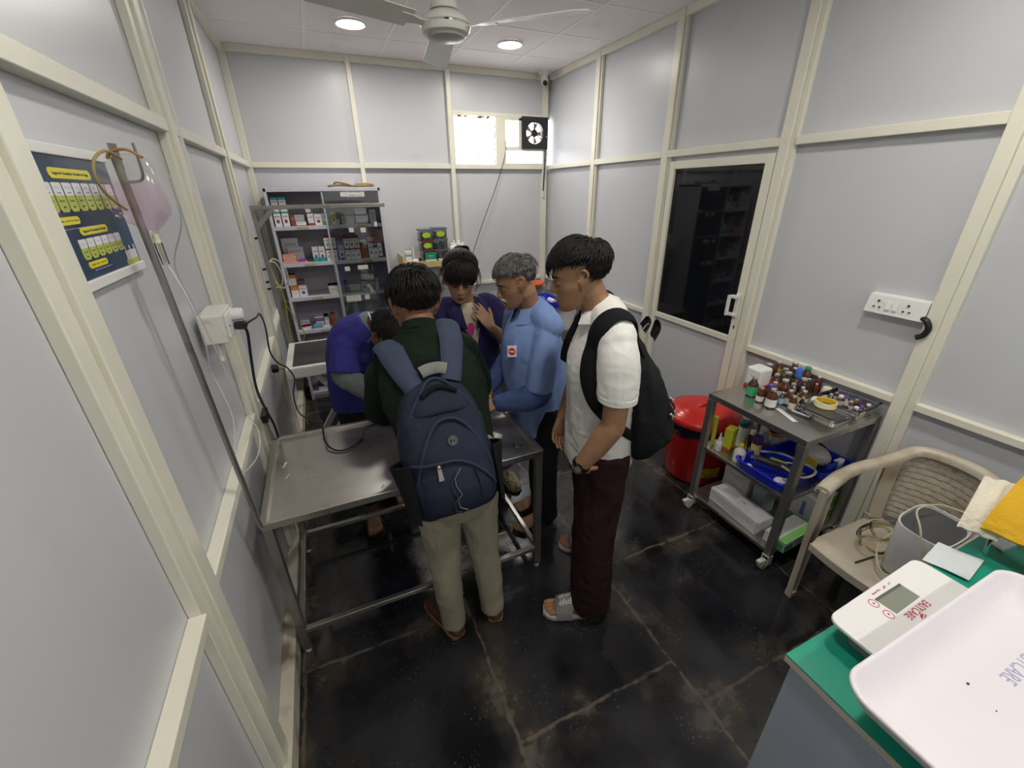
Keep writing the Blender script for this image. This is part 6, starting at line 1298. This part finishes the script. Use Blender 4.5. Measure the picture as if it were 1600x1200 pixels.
MT = cloth_m('maroon_trousers', (.022, .0085, .0085), .85, .2)
b = B(); b.limb([(1.39, 1.29, .95), (1.39, 1.29, .82), (1.39, 1.292, .74)], [(.165, .13), (.168, .135), (.15, .12)], lat=r2)
for pts in (((1.36, 1.205, .86), (1.338, 1.185, .66), (1.316, 1.165, .46), (1.302, 1.140, .24), (1.300, 1.125, .045)), ((1.425, 1.375, .86), (1.455, 1.405, .66), (1.485, 1.43, .46), (1.53, 1.452, .24), (1.565, 1.458, .045))):
    b.limb(pts, [.106, .102, .094, .090, .088], round_=False)
fuse('trousers', b, MT, t, .007, 3, [(.008, 9, (1, 1, .7)), (.004, 25, (1, 1, .8))], seed=7)
SG = mat('slide_grey', (.36, .34, .30), .6); SGd = mat('slide_strap', (.20, .19, .185), .7)
def slide(h, to, letter):
    h, to = V(h), V(to); d = to - h; L = d.length; d.normalize(); s = V((-d.y, d.x, 0)); u_ = V((0, 0, 1)); w = .052
    pl = [(-.06, .4), (-.03, .68), (.10, .82), (.4, .80), (.65, 1.0), (.85, 1.04), (.98, .84), (1.06, .45)]
    R_ = [h + d * f * L + s * k * w for f, k in pl] + [h + d * f * L - s * k * w for f, k in reversed(pl)]
    so = mk('slide_sole', B().rings([[p + u_ * .001 for p in R_], [p + u_ * .018 for p in R_], [h + d * L * .5 + (p - h - d * L * .5) * .93 + u_ * .022 for p in R_]]), SG, t, .002)
    g = []
    for f in (.50, .58, .66, .74, .80):
        c_ = h + d * f * L; g.append([c_ + s * w * 1.04 * math.cos(q) + u_ * (.014 + (.084 - .036 * (f - .50) / .3) * math.sin(q) ** .7) for q in [PI * i / 12 for i in range(13)]])
    st = mk('slide_strap', B().sheet(g, .005), SGd, t, ang=80)
    if letter:
        sp = lambda f, q: h + d * f * L + s * w * 1.06 * math.cos(q) + u_ * (.0215 + (.084 - .036 * (f - .50) / .3) * math.sin(q) ** .7)
        rs = random.Random(3); b_ = B()
        for row, q0 in enumerate((2.25, 1.55)):
            for k in range(6):
                f = .53 + k * .040; qq = [q0 - .02 + .12 * (k % 2), q0 - .30, q0 - .12 * (k % 3), q0 - .55 + .1 * (k % 2), q0 - .45]
                b_.tube([sp(f + .012 * math.sin(2.4 * z_ + k), q_) for z_, q_ in enumerate(qq)], .0026, 5, 3)
                b_.tube([sp(f, q0 - .2 - .05 * k % .2), sp(f + .03, q0 - .33)], .0026, 5, 2)
        mk('strap_lettering', b_, mat('strap_print', (.62, .62, .60), .6), st)
slide((1.325, 1.103, 0), (1.105, 1.207, 0), True); slide((1.60, 1.438, 0), (1.378, 1.537, 0), False)
hair(t, M2, hair_b, 5200, 5, tab=[(-1, .58), (-.6, .48), (-.2, .24), (.10, .05), (.28, -.42), (.55, -.66), (1, -.74)], flow=whorl((0, .50, .86), .6), ns=.12, length=lambda d: .10 if d.z > .78 else (.075 if d.y < -.3 and d.z > .55 else .05 if d.y < -.3 else .026 + .06 * max(0, d.z - .35) if abs(d.x) > .42 and d.y < .42 else .06 if d.z > -.2 else .04), lift=lambda d: .26 if d.z > .4 else .17, rad=.0034, grav=.10)
wt = thing('wrist_watch', 'dark watch with metal links on the wrist of the person in polo', 'watch', (1.195, 1.13, .88)); wd = (V((1.19, 1.135, .872)) - V((1.278, 1.062, 1.075))).normalized(); wx, wy, _ = frame(wd); wc = V((1.197, 1.129, .888))
mk('strap', B().rings([[wc + wd * z + (wx * math.cos(a) + wy * math.sin(a)) * r_ for a in [2 * PI * i / 28 for i in range(28)]] for r_, z in ((.033, -.009), (.036, -.008), (.036, .008), (.033, .009))], False), mat('watch_dark', (.035, .033, .032), .3, .8), wt); fc = wc + V((-.75, -.62, .1)).normalized() * .036
x_, y_, z_ = frame(V((-.75, -.62, .1))); mk('watch_case', B().cyl(fc - z_ * .004, fc + z_ * .008, .017, .016, 20), mat('watch_dark', (.035, .033, .032), .3, .8), wt); mk('dial', B().cyl(fc + z_ * .008, fc + z_ * .009, .013, n=20), mat('watch_dial', (.12, .11, .10), .2), wt)
mk('ear_stud', B().ell(M2 @ V((-.080, -.004, -.030)), (.0035, .0035, .0035), nu=10, nv=6), mat('stud_gold', (.7, .6, .35), .2, 1), t)
# black rucksack of person 2
pt = thing('black_rucksack', 'slack black rucksack on the back of the person in polo', 'backpack', (1.60, 1.17, .85))
K2 = Pack((1.510, 1.225, .835), (1.435, 1.24, 1.375), (.92, -.36, .12), .150, .150, [(0, .66, .55), (.05, .85, .80), (.16, 1.0, 1.0), (.35, 1.0, .98), (.55, .96, .84), (.72, .86, .62), (.86, .70, .42), (.95, .52, .28), (1, .40, .18)])
BK = cloth_m('rucksack_black', (.012, .012, .0135), .75, .3, 450)
fuse('main_bag', K2.body(B()), BK, pt, .0065, 3, [(.012, 7, (1.6, 1.6, .6)), (.004, 22, (1.3, 1.3, .8))], seed=9)
PK = K2
o_ = mk('front_pocket', B().sheet(bulge(-.80, .80, .06, .42, .018, .15), .006), BK, pt, ang=80)
mk('pocket_zip', B().tube([K2.p(-.8 + 1.6 * u_, .40 - .03 * math.sin(PI * u_), .026) for u_ in [i / 12 for i in range(13)]], .004, 6, 1), PB, o_)
mk('side_zip', B().tube([K2.p(-.86, .2 + .5 * u_, .006) for u_ in [i / 12 for i in range(13)]], .004, 6, 1), PB, pt)
for x, tt in ((-.80, .345), (-.30, .395), (-.35, .30)): mk('zip_pull', B().ell(K2.p(x, tt, .028), (.006, .006, .014), nu=10, nv=6).ell(K2.p(x, tt + .03, .022), (.007, .007, .007), nu=10, nv=6), mat('zip_bright', (.55, .53, .48), .3, .9), pt)
ribbon([(1.465, 1.175, 1.375), (1.482, 1.17, 1.41), (1.500, 1.205, 1.41), (1.50, 1.235, 1.375)], [(.9, -.4, .2)] * 4, .012, .005, BK, 'carry_loop', pt)
ribbon([(1.515, 1.18, 1.34), (1.53, 1.17, 1.385), (1.535, 1.19, 1.385), (1.53, 1.2, 1.34)], [(.9, -.4, .2)] * 4, .022, .005, BK, 'top_flap', pt)
ribbon([(1.475, 1.14, 1.33), (1.42, 1.135, 1.418), (1.345, 1.13, 1.458), (1.27, 1.145, 1.432), (1.212, 1.155, 1.35), (1.197, 1.145, 1.24), (1.225, 1.115, 1.14), (1.30, 1.085, 1.06), (1.40, 1.10, .98), (1.50, 1.15, .90)], [(.5, -.3, .8), (.25, -.35, .9), (0, -.3, 1), (-.5, -.3, .8), (-.9, -.4, .3), (-.9, -.45, -.05), (-.7, -.7, -.2), (-.3, -.95, -.1), (0, -1, 0), (.2, -1, 0)], lambda u_: .033 if u_ < .55 else .033 - .02 * min(1, (u_ - .55) * 3), .010, PB, 'shoulder_strap', pt, on=polo, clear_=.004)
ribbon([(1.49, 1.27, 1.36), (1.47, 1.33, 1.43), (1.42, 1.37, 1.458), (1.35, 1.38, 1.44), (1.295, 1.385, 1.35), (1.28, 1.39, 1.22)], [(.5, 0, .8), (.3, .1, .9), (.1, .2, 1), (-.5, .2, .8), (-.9, 0, .3), (-.95, 0, 0)], .03, .010, PB, 'shoulder_strap', pt, on=polo, clear_=.004)
# ================================================================ person 3: older man in light blue shirt
t = thing('person', 'person in light blue overshirt with a red badge, reaching over the table end', 'person', (1.38, 1.86, 0))
d3 = V((-.995, -.05, 0)); r3 = V((-.05, .995, 0))
M3 = hmat((1.242, 1.835, 1.462), (-.92, .16, -.36), (-.18, .04, 1), .93)
b = B(); head(b, M3); neck(b, M3, (1.325, 1.85, 1.325), .058)
b.limb([(1.385, 1.86, .84), (1.375, 1.86, 1.0), (1.35, 1.855, 1.16), (1.345, 1.855, 1.28)], [(.15, .115), (.15, .12), (.15, .11), (.135, .075)], lat=r3)
b.limb([(1.36, 1.72, 1.25), (1.345, 1.85, 1.28), (1.335, 1.99, 1.25)], [.042, .055, .042])
b.limb([(1.342, 1.70, 1.235), (1.310, 1.68, 1.08), (1.295, 1.69, .92)], [.043, .044, .042]); b.limb([(1.295, 1.69, .92), (1.20, 1.71, .905), (1.095, 1.735, .90)], [.042, .04, .029])
hand(b, handmat((1.095, 1.735, .90), (1.01, 1.755, .865), (0, .3, -1)), .35, .06, 1)
b.limb([(1.325, 2.0, 1.24), (1.31, 2.04, 1.03)], [.05, .042]); b.limb([(1.31, 2.04, 1.03), (1.12, 1.94, .89)], [.042, .029]); hand(b, handmat((1.12, 1.94, .89), (1.04, 1.90, .855), (0, 0, -1)), .4, .06, -1)
for hp, kn, an, he, to in (((1.395, 1.77, .82), (1.37, 1.755, .45), (1.375, 1.75, .10), (1.425, 1.76, .012), (1.185, 1.735, .012)), ((1.40, 1.88, .82), (1.42, 1.885, .45), (1.44, 1.895, .10), (1.49, 1.905, .012), (1.255, 1.90, .012))):
    b.limb([hp, kn, an], [.078, .052, .04]); foot(b, he, to, an)
fuse('body', b, skin_m, t, .0042, 2)
face_bits(t, M3, open_=-.05, brow=(.03, .028, .027))
T3 = lambda p: M3 @ V(p)
b = B(); b.limb([T3((-.030, -.088, -.060)), T3((-.016, -.099, -.050)), T3((0, -.103, -.047)), T3((.016, -.099, -.050)), T3((.030, -.088, -.060))], [.004, .0068, .0065, .0068, .004], n=10)
rm = random.Random(4)
for k in range(60): x = rm.uniform(-.032, .032); p = T3((x, -.106 + abs(x) * .5, -.046)); b.cyl(p, T3((x * 1.2, -.109 + abs(x) * .55, -.060)), .0016, .0006, 5)
mk('moustache', b, mat('moustache_grey', (.46, .44, .41), .7), t)
LB = cloth_m('light_blue_cotton', (.215, .315, .60), .85, .2, 380); DB = cloth_m('denim_blue_sleeve', (.055, .092, .215), .85, .2, 380)
b = B(); b.limb([(1.385, 1.862, .635), (1.38, 1.862, .80), (1.358, 1.86, .98), (1.338, 1.855, 1.15), (1.346, 1.853, 1.265), (1.33, 1.85, 1.325)], [(.170, .150), (.170, .155), (.172, .168), (.178, .150), (.15, .105), (.08, .078)], lat=r3, round_=False)
b.limb([(1.365, 1.70, 1.265), (1.345, 1.85, 1.31), (1.33, 2.01, 1.265)], [.062, .07, .062])
b.limb([(1.343, 1.715, 1.245), (1.325, 1.682, 1.17), (1.310, 1.680, 1.08), (1.298, 1.684, .955)], [.054, .062, .065, .067], round_='start'); b.limb([(1.325, 2.02, 1.26), (1.315, 2.04, 1.06)], [.066, .068], round_='start')
fuse('overshirt', b, LB, t, .0065, 4, [(.007, 7, (1, 1, .5)), (.003, 20, (1, 1, .8))], seed=12)
b = B(); b.limb([(1.304, 1.682, 1.0), (1.296, 1.688, .925), (1.21, 1.705, .900), (1.105, 1.732, .895)], [.050, .060, .058, .042]); fuse('undersleeve', b, DB, t, .0055, 3, [(.008, 12, (1.4, .8, .8)), (.004, 28, (1.2, 1, 1))], seed=13)
b = B(); b.limb([(1.31, 2.035, 1.04), (1.14, 1.95, .895)], [.056, .042]); fuse('undersleeve', b, DB, t, .0055, 3, [(.007, 12, (1, 1, 1))], seed=14)
nk = V((1.325, 1.85, 1.335)); g = []
for k in range(21):
    a = -2.75 + 5.5 * k / 20; base = -d3; s_ = V((-base.y, base.x, 0)); dr = base * math.cos(a) + s_ * math.sin(a); f = abs(a) / 2.75
    g.append([nk + dr * (.068 + .006 * f) + V((0, 0, .042 - .045 * f)), nk + dr * (.076 + .010 * f) + V((0, 0, .012 - .05 * f)), nk + dr * (.090 + .012 * f) + V((0, 0, -.025 - .05 * f))])
mk('collar', B().sheet(g, .004), LB, t, ang=80)
# front placket and red badge
pf = lambda s_, z: V((1.36, 1.856, z)) + d3 * (.168 - .6 * s_ * s_) + r3 * s_
mk('placket', B().sheet([[V((1.352 + (1.15 - z) * .06, 1.855, z)) + d3 * (interp(z, [(.65, .150), (.80, .156), (.98, .166), (1.15, .150), (1.24, .120)]) + .002) + r3 * v for v in (-.016, 0, .016)] for z in (.70, .85, 1.0, 1.12, 1.2, 1.235)], .003), LB, t, ang=60)
bp0 = V((1.352, 1.853, 1.13)); bdir = (d3 * .62 - r3 * .78).normalized(); pb_ = bp0 + d3 * .172 + r3 * -.085 + V((0, 0, .02))
BM = place(pb_ + bdir * .010, V((-bdir.y, bdir.x, 0)), (bdir.x * -.12, bdir.y * -.12, 1))
bd = mk('badge', B().prism([(-.022, -.029), (.022, -.025), (.022, .031), (-.022, .027)], -.004, .001, BM), pw, t); mk('red_disc', B().cyl(BM @ V((0, 0, .0005)), BM @ V((0, 0, .002)), .018, n=24), mat('badge_red', (.62, .04, .02), .4), bd); mk('badge_bar', B().box(-.013, .013, -.0035, .0035, .002, .0025, BM), pw, bd); text('badge_lettering', '~SURABHI', .006, mat('badge_red', (.62, .04, .02), .4), bd, BM @ Matrix.Translation((0, 0, .0027)), .0001)
DT = cloth_m('dark_trousers', (.012, .012, .014), .85, .2)
b = B(); b.limb([(1.385, 1.86, .88), (1.385, 1.86, .74), (1.385, 1.86, .68)], [(.15, .12), (.15, .125), (.14, .11)], lat=r3)
for pts in (((1.395, 1.77, .80), (1.38, 1.765, .6), (1.372, 1.757, .42), (1.376, 1.755, .22), (1.39, 1.755, .05)), ((1.40, 1.88, .80), (1.412, 1.882, .6), (1.422, 1.885, .42), (1.43, 1.892, .22), (1.445, 1.897, .05))): b.limb(pts, [.092, .088, .078, .074, .074], round_=False)
fuse('trousers', b, DT, t, .008, 3, [(.007, 10, (1, 1, .7))], seed=15)
SD = mat('sandal_brown', (.030, .018, .014), .6)
def sandal(par, h, to, m_=SD):
    h, to = V(h), V(to); d = to - h; L = d.length; d.normalize(); s = V((-d.y, d.x, 0)); u_ = V((0, 0, 1)); w = .05
    pl = [(-.05, .4), (0, .76), (.2, .84), (.5, .86), (.8, 1.04), (.95, .9), (1.06, .4)]; R_ = [h + d * f * L + s * k * w for f, k in pl] + [h + d * f * L - s * k * w for f, k in reversed(pl)]
    mk('sandal_sole', B().rings([[p + u_ * .001 for p in R_], [p + u_ * .014 for p in R_]]), m_, par, .002)
    for f0, f1 in ((.55, .70), (.28, .36)): mk('sandal_strap', B().sheet([[h + d * f * L + s * w * math.cos(q) + u_ * (.010 + (.066 - .03 * f) * math.sin(q)) for q in [PI * i / 10 for i in range(11)]] for f in (f0, (f0 + f1) / 2, f1)], .005), m_, par, ang=80)
sandal(t, (1.425, 1.76, 0), (1.185, 1.735, 0)); sandal(t, (1.49, 1.905, 0), (1.255, 1.90, 0))
salt = mat('hair_salt_pepper', (.095, .09, .085), .6, var=.85, vscale=60)
hair(t, M3, salt, 4500, 8, tab=[(-1, .58), (-.6, .48), (-.2, .22), (.12, .0), (.3, -.40), (.55, -.60), (1, -.66)], flow=whorl((0, .5, .86), .4), ns=.2, length=lambda d: .075 if d.z > .75 else .024 + .05 * max(0, d.z - .35) if abs(d.x) > .42 and d.y < .42 else .045 if d.z > -.1 else .026, lift=lambda d: .22 if d.z > .35 else .08, rad=.0030, grav=.2, curl=.006)

# ================================================================ person 4: woman in navy shirt
t = thing('person', 'person in navy shirt over cream top with one hand on the chest', 'person', (1.20, 2.45, 0))
d4 = V((-.12, -.99, 0)); r4 = V((-.99, .12, 0))
M4 = hmat((1.125, 2.36, 1.415), (-.26, -.84, -.48), (0, -.25, 1), 1.08) @ Matrix.Diagonal((1.10, 1, 1, 1))
b = B(); head(b, M4, female=True); neck(b, M4, (1.165, 2.42, 1.27), .048)
b.limb([(1.20, 2.45, .80), (1.195, 2.45, .95), (1.18, 2.44, 1.10), (1.17, 2.43, 1.22)], [(.15, .11), (.125, .10), (.14, .11), (.12, .07)], lat=r4)
b.limb([(1.01, 2.43, 1.205), (1.168, 2.42, 1.24), (1.34, 2.43, 1.205)], [.042, .052, .042])
b.limb([(1.345, 2.425, 1.20), (1.395, 2.37, 1.09), (1.385, 2.285, .985)], [.044, .04, .038]); b.limb([(1.385, 2.285, .985), (1.32, 2.235, 1.065), (1.252, 2.215, 1.135)], [.038, .035, .026])
HM = handmat((1.252, 2.215, 1.135), (1.178, 2.262, 1.252), (-.35, .90, .1)); hand(b, HM, .18, .05, 1, .98, .8, (.16, .14, .16, .22))
b.limb([(1.005, 2.425, 1.20), (.96, 2.36, .98)], [.044, .038]); b.limb([(.96, 2.36, .98), (.98, 2.16, .87)], [.038, .026]); hand(b, handmat((.98, 2.16, .87), (1.0, 2.06, .84), (0, 0, -1)), .3, .08, -1, .92)
for hp, kn, an, he, to in (((1.12, 2.45, .78), (1.11, 2.44, .44), (1.11, 2.43, .10), (1.115, 2.47, 0), (1.10, 2.24, 0)), ((1.28, 2.44, .78), (1.31, 2.36, .44), (1.335, 2.255, .10), (1.335, 2.30, 0), (1.345, 2.08, 0))):
    b.limb([hp, kn, an], [.078, .05, .038]); foot(b, he, to, an, S=.92)
fuse('body', b, skin_l, t, .0042, 2)
face_bits(t, M4, lipc=(.24, .09, .075), open_=-.12)
CR = cloth_m('cream_top', (.62, .55, .40), .85, .2); NV = cloth_m('navy_cotton', (.024, .020, .072), .9, .2)
b = B(); b.limb([(1.20, 2.45, .72), (1.195, 2.45, .95), (1.18, 2.44, 1.10), (1.17, 2.43, 1.20), (1.166, 2.42, 1.262)], [(.155, .125), (.14, .115), (.15, .125), (.12, .085), (.062, .06)], lat=r4, round_=False); fuse('cream_top', b, CR, t, .007, 3, [(.004, 12, (1, 1, .7))], seed=20)
mk('pink_motif', B().sheet([[V((1.152 + .022 * v * w_, 2.302 - .004 * (1 - abs(v)), z)) for v in (-1, 0, 1)] for z, w_ in ((1.075, .2), (1.10, .9), (1.13, 1.0), (1.15, .4))], .004), mat('pink_print', (.62, .04, .30), .6), t)
# shirt: a shell left open down the front
b = B(); n_ = 30; rows = []
for z, c_, a_, q_, gap in ((.70, (1.20, 2.45), .195, .165, .05), (.85, (1.197, 2.45), .188, .16, .05), (1.0, (1.19, 2.447), .180, .156, .10), (1.10, (1.182, 2.442), .184, .156, .22), (1.18, (1.173, 2.435), .178, .135, .40), (1.235, (1.169, 2.427), .135, .105, .62), (1.275, (1.167, 2.421), .082, .078, .85)):
    rows.append([V((c_[0], c_[1], z)) + r4 * a_ * math.sin(q) + d4 * q_ * math.cos(q) for q in [gap + (2 * PI - 2 * gap) * i / n_ for i in range(n_ + 1)]])
R2 = crom([sum((list(p) for p in r), []) for r in rows], 4); b.sheet([[V(r[3 * i:3 * i + 3]) for i in range(n_ + 1)] for r in R2], -.006)
for i in range(len(b.bm.verts)): pass
mk('shirt_front', b, NV, t, ang=80)
b = B(); b.limb([(1.02, 2.43, 1.205), (1.06, 2.43, 1.215)], [.07, .075]); b.limb([(1.33, 2.43, 1.205), (1.29, 2.43, 1.215)], [.07, .075])
b.limb([(1.33, 2.425, 1.20), (1.38, 2.395, 1.12), (1.402, 2.335, 1.035)], [.066, .072, .072], round_='start'); b.limb([(1.01, 2.425, 1.20), (.975, 2.38, 1.02)], [.066, .072], round_='start')
fuse('sleeves', b, NV, t, .007, 3, [(.007, 10, (1, 1, 1))], seed=22)
for s_ in (-1, 1):   # lapels
    P_ = lambda w_, z, e: V((1.170 + (1.2 - z) * .03, 2.43 + (1.2 - z) * .05, z)) + r4 * w_ * s_ + d4 * e
    mk('lapel', B().sheet([[P_(.045, 1.285, .03), P_(.085, 1.275, .02), P_(.105, 1.25, .03)], [P_(.045, 1.235, .095), P_(.085, 1.23, .10), P_(.125, 1.215, .095)], [P_(.040, 1.185, .140), P_(.075, 1.175, .147), P_(.118, 1.165, .135)], [P_(.028, 1.12, .165), P_(.045, 1.125, .166), P_(.06, 1.13, .165)]], .005 * s_), NV, t, ang=80)
JB = cloth_m('blue_jeans', (.05, .10, .22), .85, .3)
b = B(); b.limb([(1.20, 2.45, .84), (1.20, 2.45, .70)], [(.16, .125), (.15, .12)], lat=r4)
for pts in (((1.12, 2.45, .76), (1.11, 2.445, .44), (1.11, 2.44, .07)), ((1.28, 2.44, .76), (1.31, 2.36, .44), (1.335, 2.265, .09))): b.limb(pts, [.09, .068, .062], round_=False)
fuse('jeans', b, JB, t, .008, 3, [(.005, 12, (1, 1, .7))], seed=23)
for h, to in (((1.115, 2.48, 0), (1.10, 2.235, 0)), ((1.335, 2.31, 0), (1.347, 2.07, 0))): shoe(t, h, to, mat('patterned_canvas', (.50, .44, .26), .7, dirt=(.22, .18, .08), dscale=45, dlo=.5, dhi=.56), mat('pale_sole', (.46, .44, .38), .6))
def strands(b_, M):
    for x0, pts in ((1, [(.068, -.05, .03), (.078, -.045, -.01), (.076, -.03, -.06), (.070, -.02, -.10)]), (-1, [(-.068, -.05, .03), (-.080, -.045, -.01), (-.080, -.03, -.06), (-.074, -.02, -.10)]), (1, [(.075, .0, .06), (.092, .005, .0), (.098, .02, -.06), (.09, .03, -.11)]), (-1, [(-.075, .0, .06), (-.094, .005, .0), (-.104, .03, -.06), (-.098, .045, -.10)])):
        for k in range(3): b_.tube([M @ (V(p) + V((.004 * k * x0, .006 * k, 0))) for p in pts], lambda u_: .0022 * (1.1 - u_), 5)
    b_.ell(M @ V((0, .10, .085)), (.034, .03, .034), M.to_3x3(), 16, 10)
    for k in range(26):
        a = k * .5; b_.tube([M @ V((.02 + .026 * math.cos(a + u_ * 1.2) * (1 - .25 * u_), .075 + .025 * math.sin(a + u_ * 1.2) * (1 - .25 * u_), .098 + .028 * u_)) for u_ in (0, .3, .6, 1)], .004, 5)
hw = mat('hair_dark_brown', (.011, .0085, .0075), .5, spec=.3)
hair(t, M4, hw, 4200, 10, tab=[(-1, .46), (-.6, .40), (-.2, .16), (.10, .05), (.3, -.35), (.6, -.55), (1, -.62)], flow=lambda d: (d.x * 1.4, -1, -.2) if d.y < -.32 and d.z > .1 else (-d.x * .3, 1, .25), length=lambda d: .085 if d.y < -.32 and d.z > .1 else .09, lift=lambda d: .12 if d.y < -.1 else .10, ns=.16, l0=.3, rad=.0030, grav=.5, extra=strands)

# ================================================================ person 5: blue scrubs, bent over the table
t = thing('person', 'person in royal blue scrub top bending low over the table', 'person', (.50, 2.42, 0))
d5 = V((.36, -.93, 0)); r5 = V((-.93, -.36, 0))
M5 = hmat((.655, 2.145, 1.19), (.36, -.48, -.80), (.45, -.55, .55), 1.0)
b = B(); head(b, M5); neck(b, M5, (.605, 2.235, 1.215), .056)
b.limb([(.49, 2.44, .84), (.50, 2.42, .98), (.545, 2.34, 1.13), (.59, 2.25, 1.20)], [(.14, .11), (.135, .105), (.155, .11), (.13, .075)], lat=r5)
b.limb([(.43, 2.23, 1.13), (.585, 2.27, 1.21), (.74, 2.34, 1.16)], [.05, .06, .05])
b.limb([(.43, 2.225, 1.12), (.415, 2.20, .985)], [.05, .044]); b.limb([(.415, 2.20, .985), (.60, 2.03, .875)], [.043, .029]); hand(b, handmat((.60, 2.03, .875), (.69, 1.98, .835), (0, 0, -1)), .4, .06, -1)
b.limb([(.745, 2.345, 1.15), (.83, 2.25, .98)], [.05, .042]); b.limb([(.83, 2.25, .98), (.80, 2.03, .88)], [.042, .029]); hand(b, handmat((.80, 2.03, .88), (.79, 1.93, .84), (0, 0, -1)), .4, .06, 1)
for hp, kn, an, he, to in (((.42, 2.42, .82), (.42, 2.36, .45), (.42, 2.24, .10), (.425, 2.28, .012), (.415, 2.055, .012)), ((.57, 2.46, .82), (.59, 2.46, .45), (.60, 2.45, .10), (.60, 2.49, .012), (.62, 2.27, .012))):
    b.limb([hp, kn, an], [.078, .052, .04]); foot(b, he, to, an)
fuse('body', b, skin_d, t, .0048, 2)
face_bits(t, M5, open_=.3)
RB = cloth_m('royal_blue_scrub', (.042, .040, .225), .85, .2); GR = cloth_m('grey_sleeve', (.14, .155, .155), .9, .3)
b = B(); b.limb([(.485, 2.455, .70), (.487, 2.45, .82), (.50, 2.425, .97), (.545, 2.345, 1.13), (.588, 2.255, 1.205), (.603, 2.24, 1.225)], [(.175, .14), (.178, .145), (.175, .142), (.19, .142), (.135, .09), (.08, .07)], lat=r5, round_=False)
b.limb([(.44, 2.24, 1.13), (.58, 2.28, 1.215), (.735, 2.335, 1.16)], [.066, .075, .066])
b.limb([(.45, 2.25, 1.135), (.432, 2.228, 1.08), (.418, 2.205, 1.005)], [.064, .074, .080], round_='start'); b.limb([(.73, 2.335, 1.15), (.81, 2.27, 1.03)], [.066, .074], round_='start')
fuse('scrub_top', b, RB, t, .0065, 4, [(.006, 7, (1, 1, .5)), (.003, 22, (1, 1, 1))], seed=31)
b = B(); b.limb([(.416, 2.203, 1.02), (.416, 2.196, .985), (.50, 2.115, .93), (.585, 2.042, .882)], [.060, .058, .050, .040]); fuse('grey_sleeve', b, GR, t, .0055, 3, [(.008, 13, (1, 1, 1)), (.004, 30, (1, 1, 1))], seed=32)
b = B(); b.limb([(.82, 2.26, 1.01), (.80, 2.05, .89)], [.054, .04]); fuse('grey_sleeve', b, GR, t, .0055, 3, [(.007, 13, (1, 1, 1))], seed=33)
g = []
for k in range(17):
    a = -2.3 + 4.6 * k / 16; base = V((-.30, .50, .35)).normalized(); ax_ = V((.5, -.65, .5)).normalized(); s_ = ax_.cross(base).normalized(); base = s_.cross(ax_); dr = base * math.cos(a) + s_ * math.sin(a)
    nk = V((.612, 2.225, 1.222)); g.append([nk + dr * .066 + ax_ * .022, nk + dr * .078 + ax_ * .004, nk + dr * .096 - ax_ * .028])
mk('grey_collar', B().sheet(g, .004), cloth_m('collar_grey', (.20, .215, .22), .9, .2), t, ang=80)
mk('white_cord', B().tube([(.578, 2.165, 1.315), (.592, 2.13, 1.262), (.612, 2.08, 1.20), (.64, 2.03, 1.12), (.66, 2.01, 1.02)], .0045), white_p, t)
b = B(); b.limb([(.49, 2.44, .90), (.49, 2.44, .72)], [(.15, .12), (.15, .12)], lat=r5)
for pts in (((.42, 2.42, .80), (.42, 2.36, .45), (.42, 2.255, .10)), ((.57, 2.46, .80), (.59, 2.46, .45), (.60, 2.455, .06))): b.limb(pts, [.09, .074, .068], round_=False)
fuse('trousers', b, DT, t, .008, 3, [(.006, 12, (1, 1, .7))], seed=34)
sandal(t, (.425, 2.285, 0), (.415, 2.06, 0)); sandal(t, (.60, 2.495, 0), (.62, 2.275, 0))
hair(t, M5, hair_b, 3000, 12, tab=[(-1, .55), (-.6, .45), (-.2, .2), (.12, .0), (.3, -.42), (.55, -.62), (1, -.68)], flow=whorl((0, .5, .86), .2), ns=.3, length=lambda d: .055 if d.z > .2 else .035, lift=lambda d: .16 if d.z > .2 else .07, rad=.0040, curl=.007)
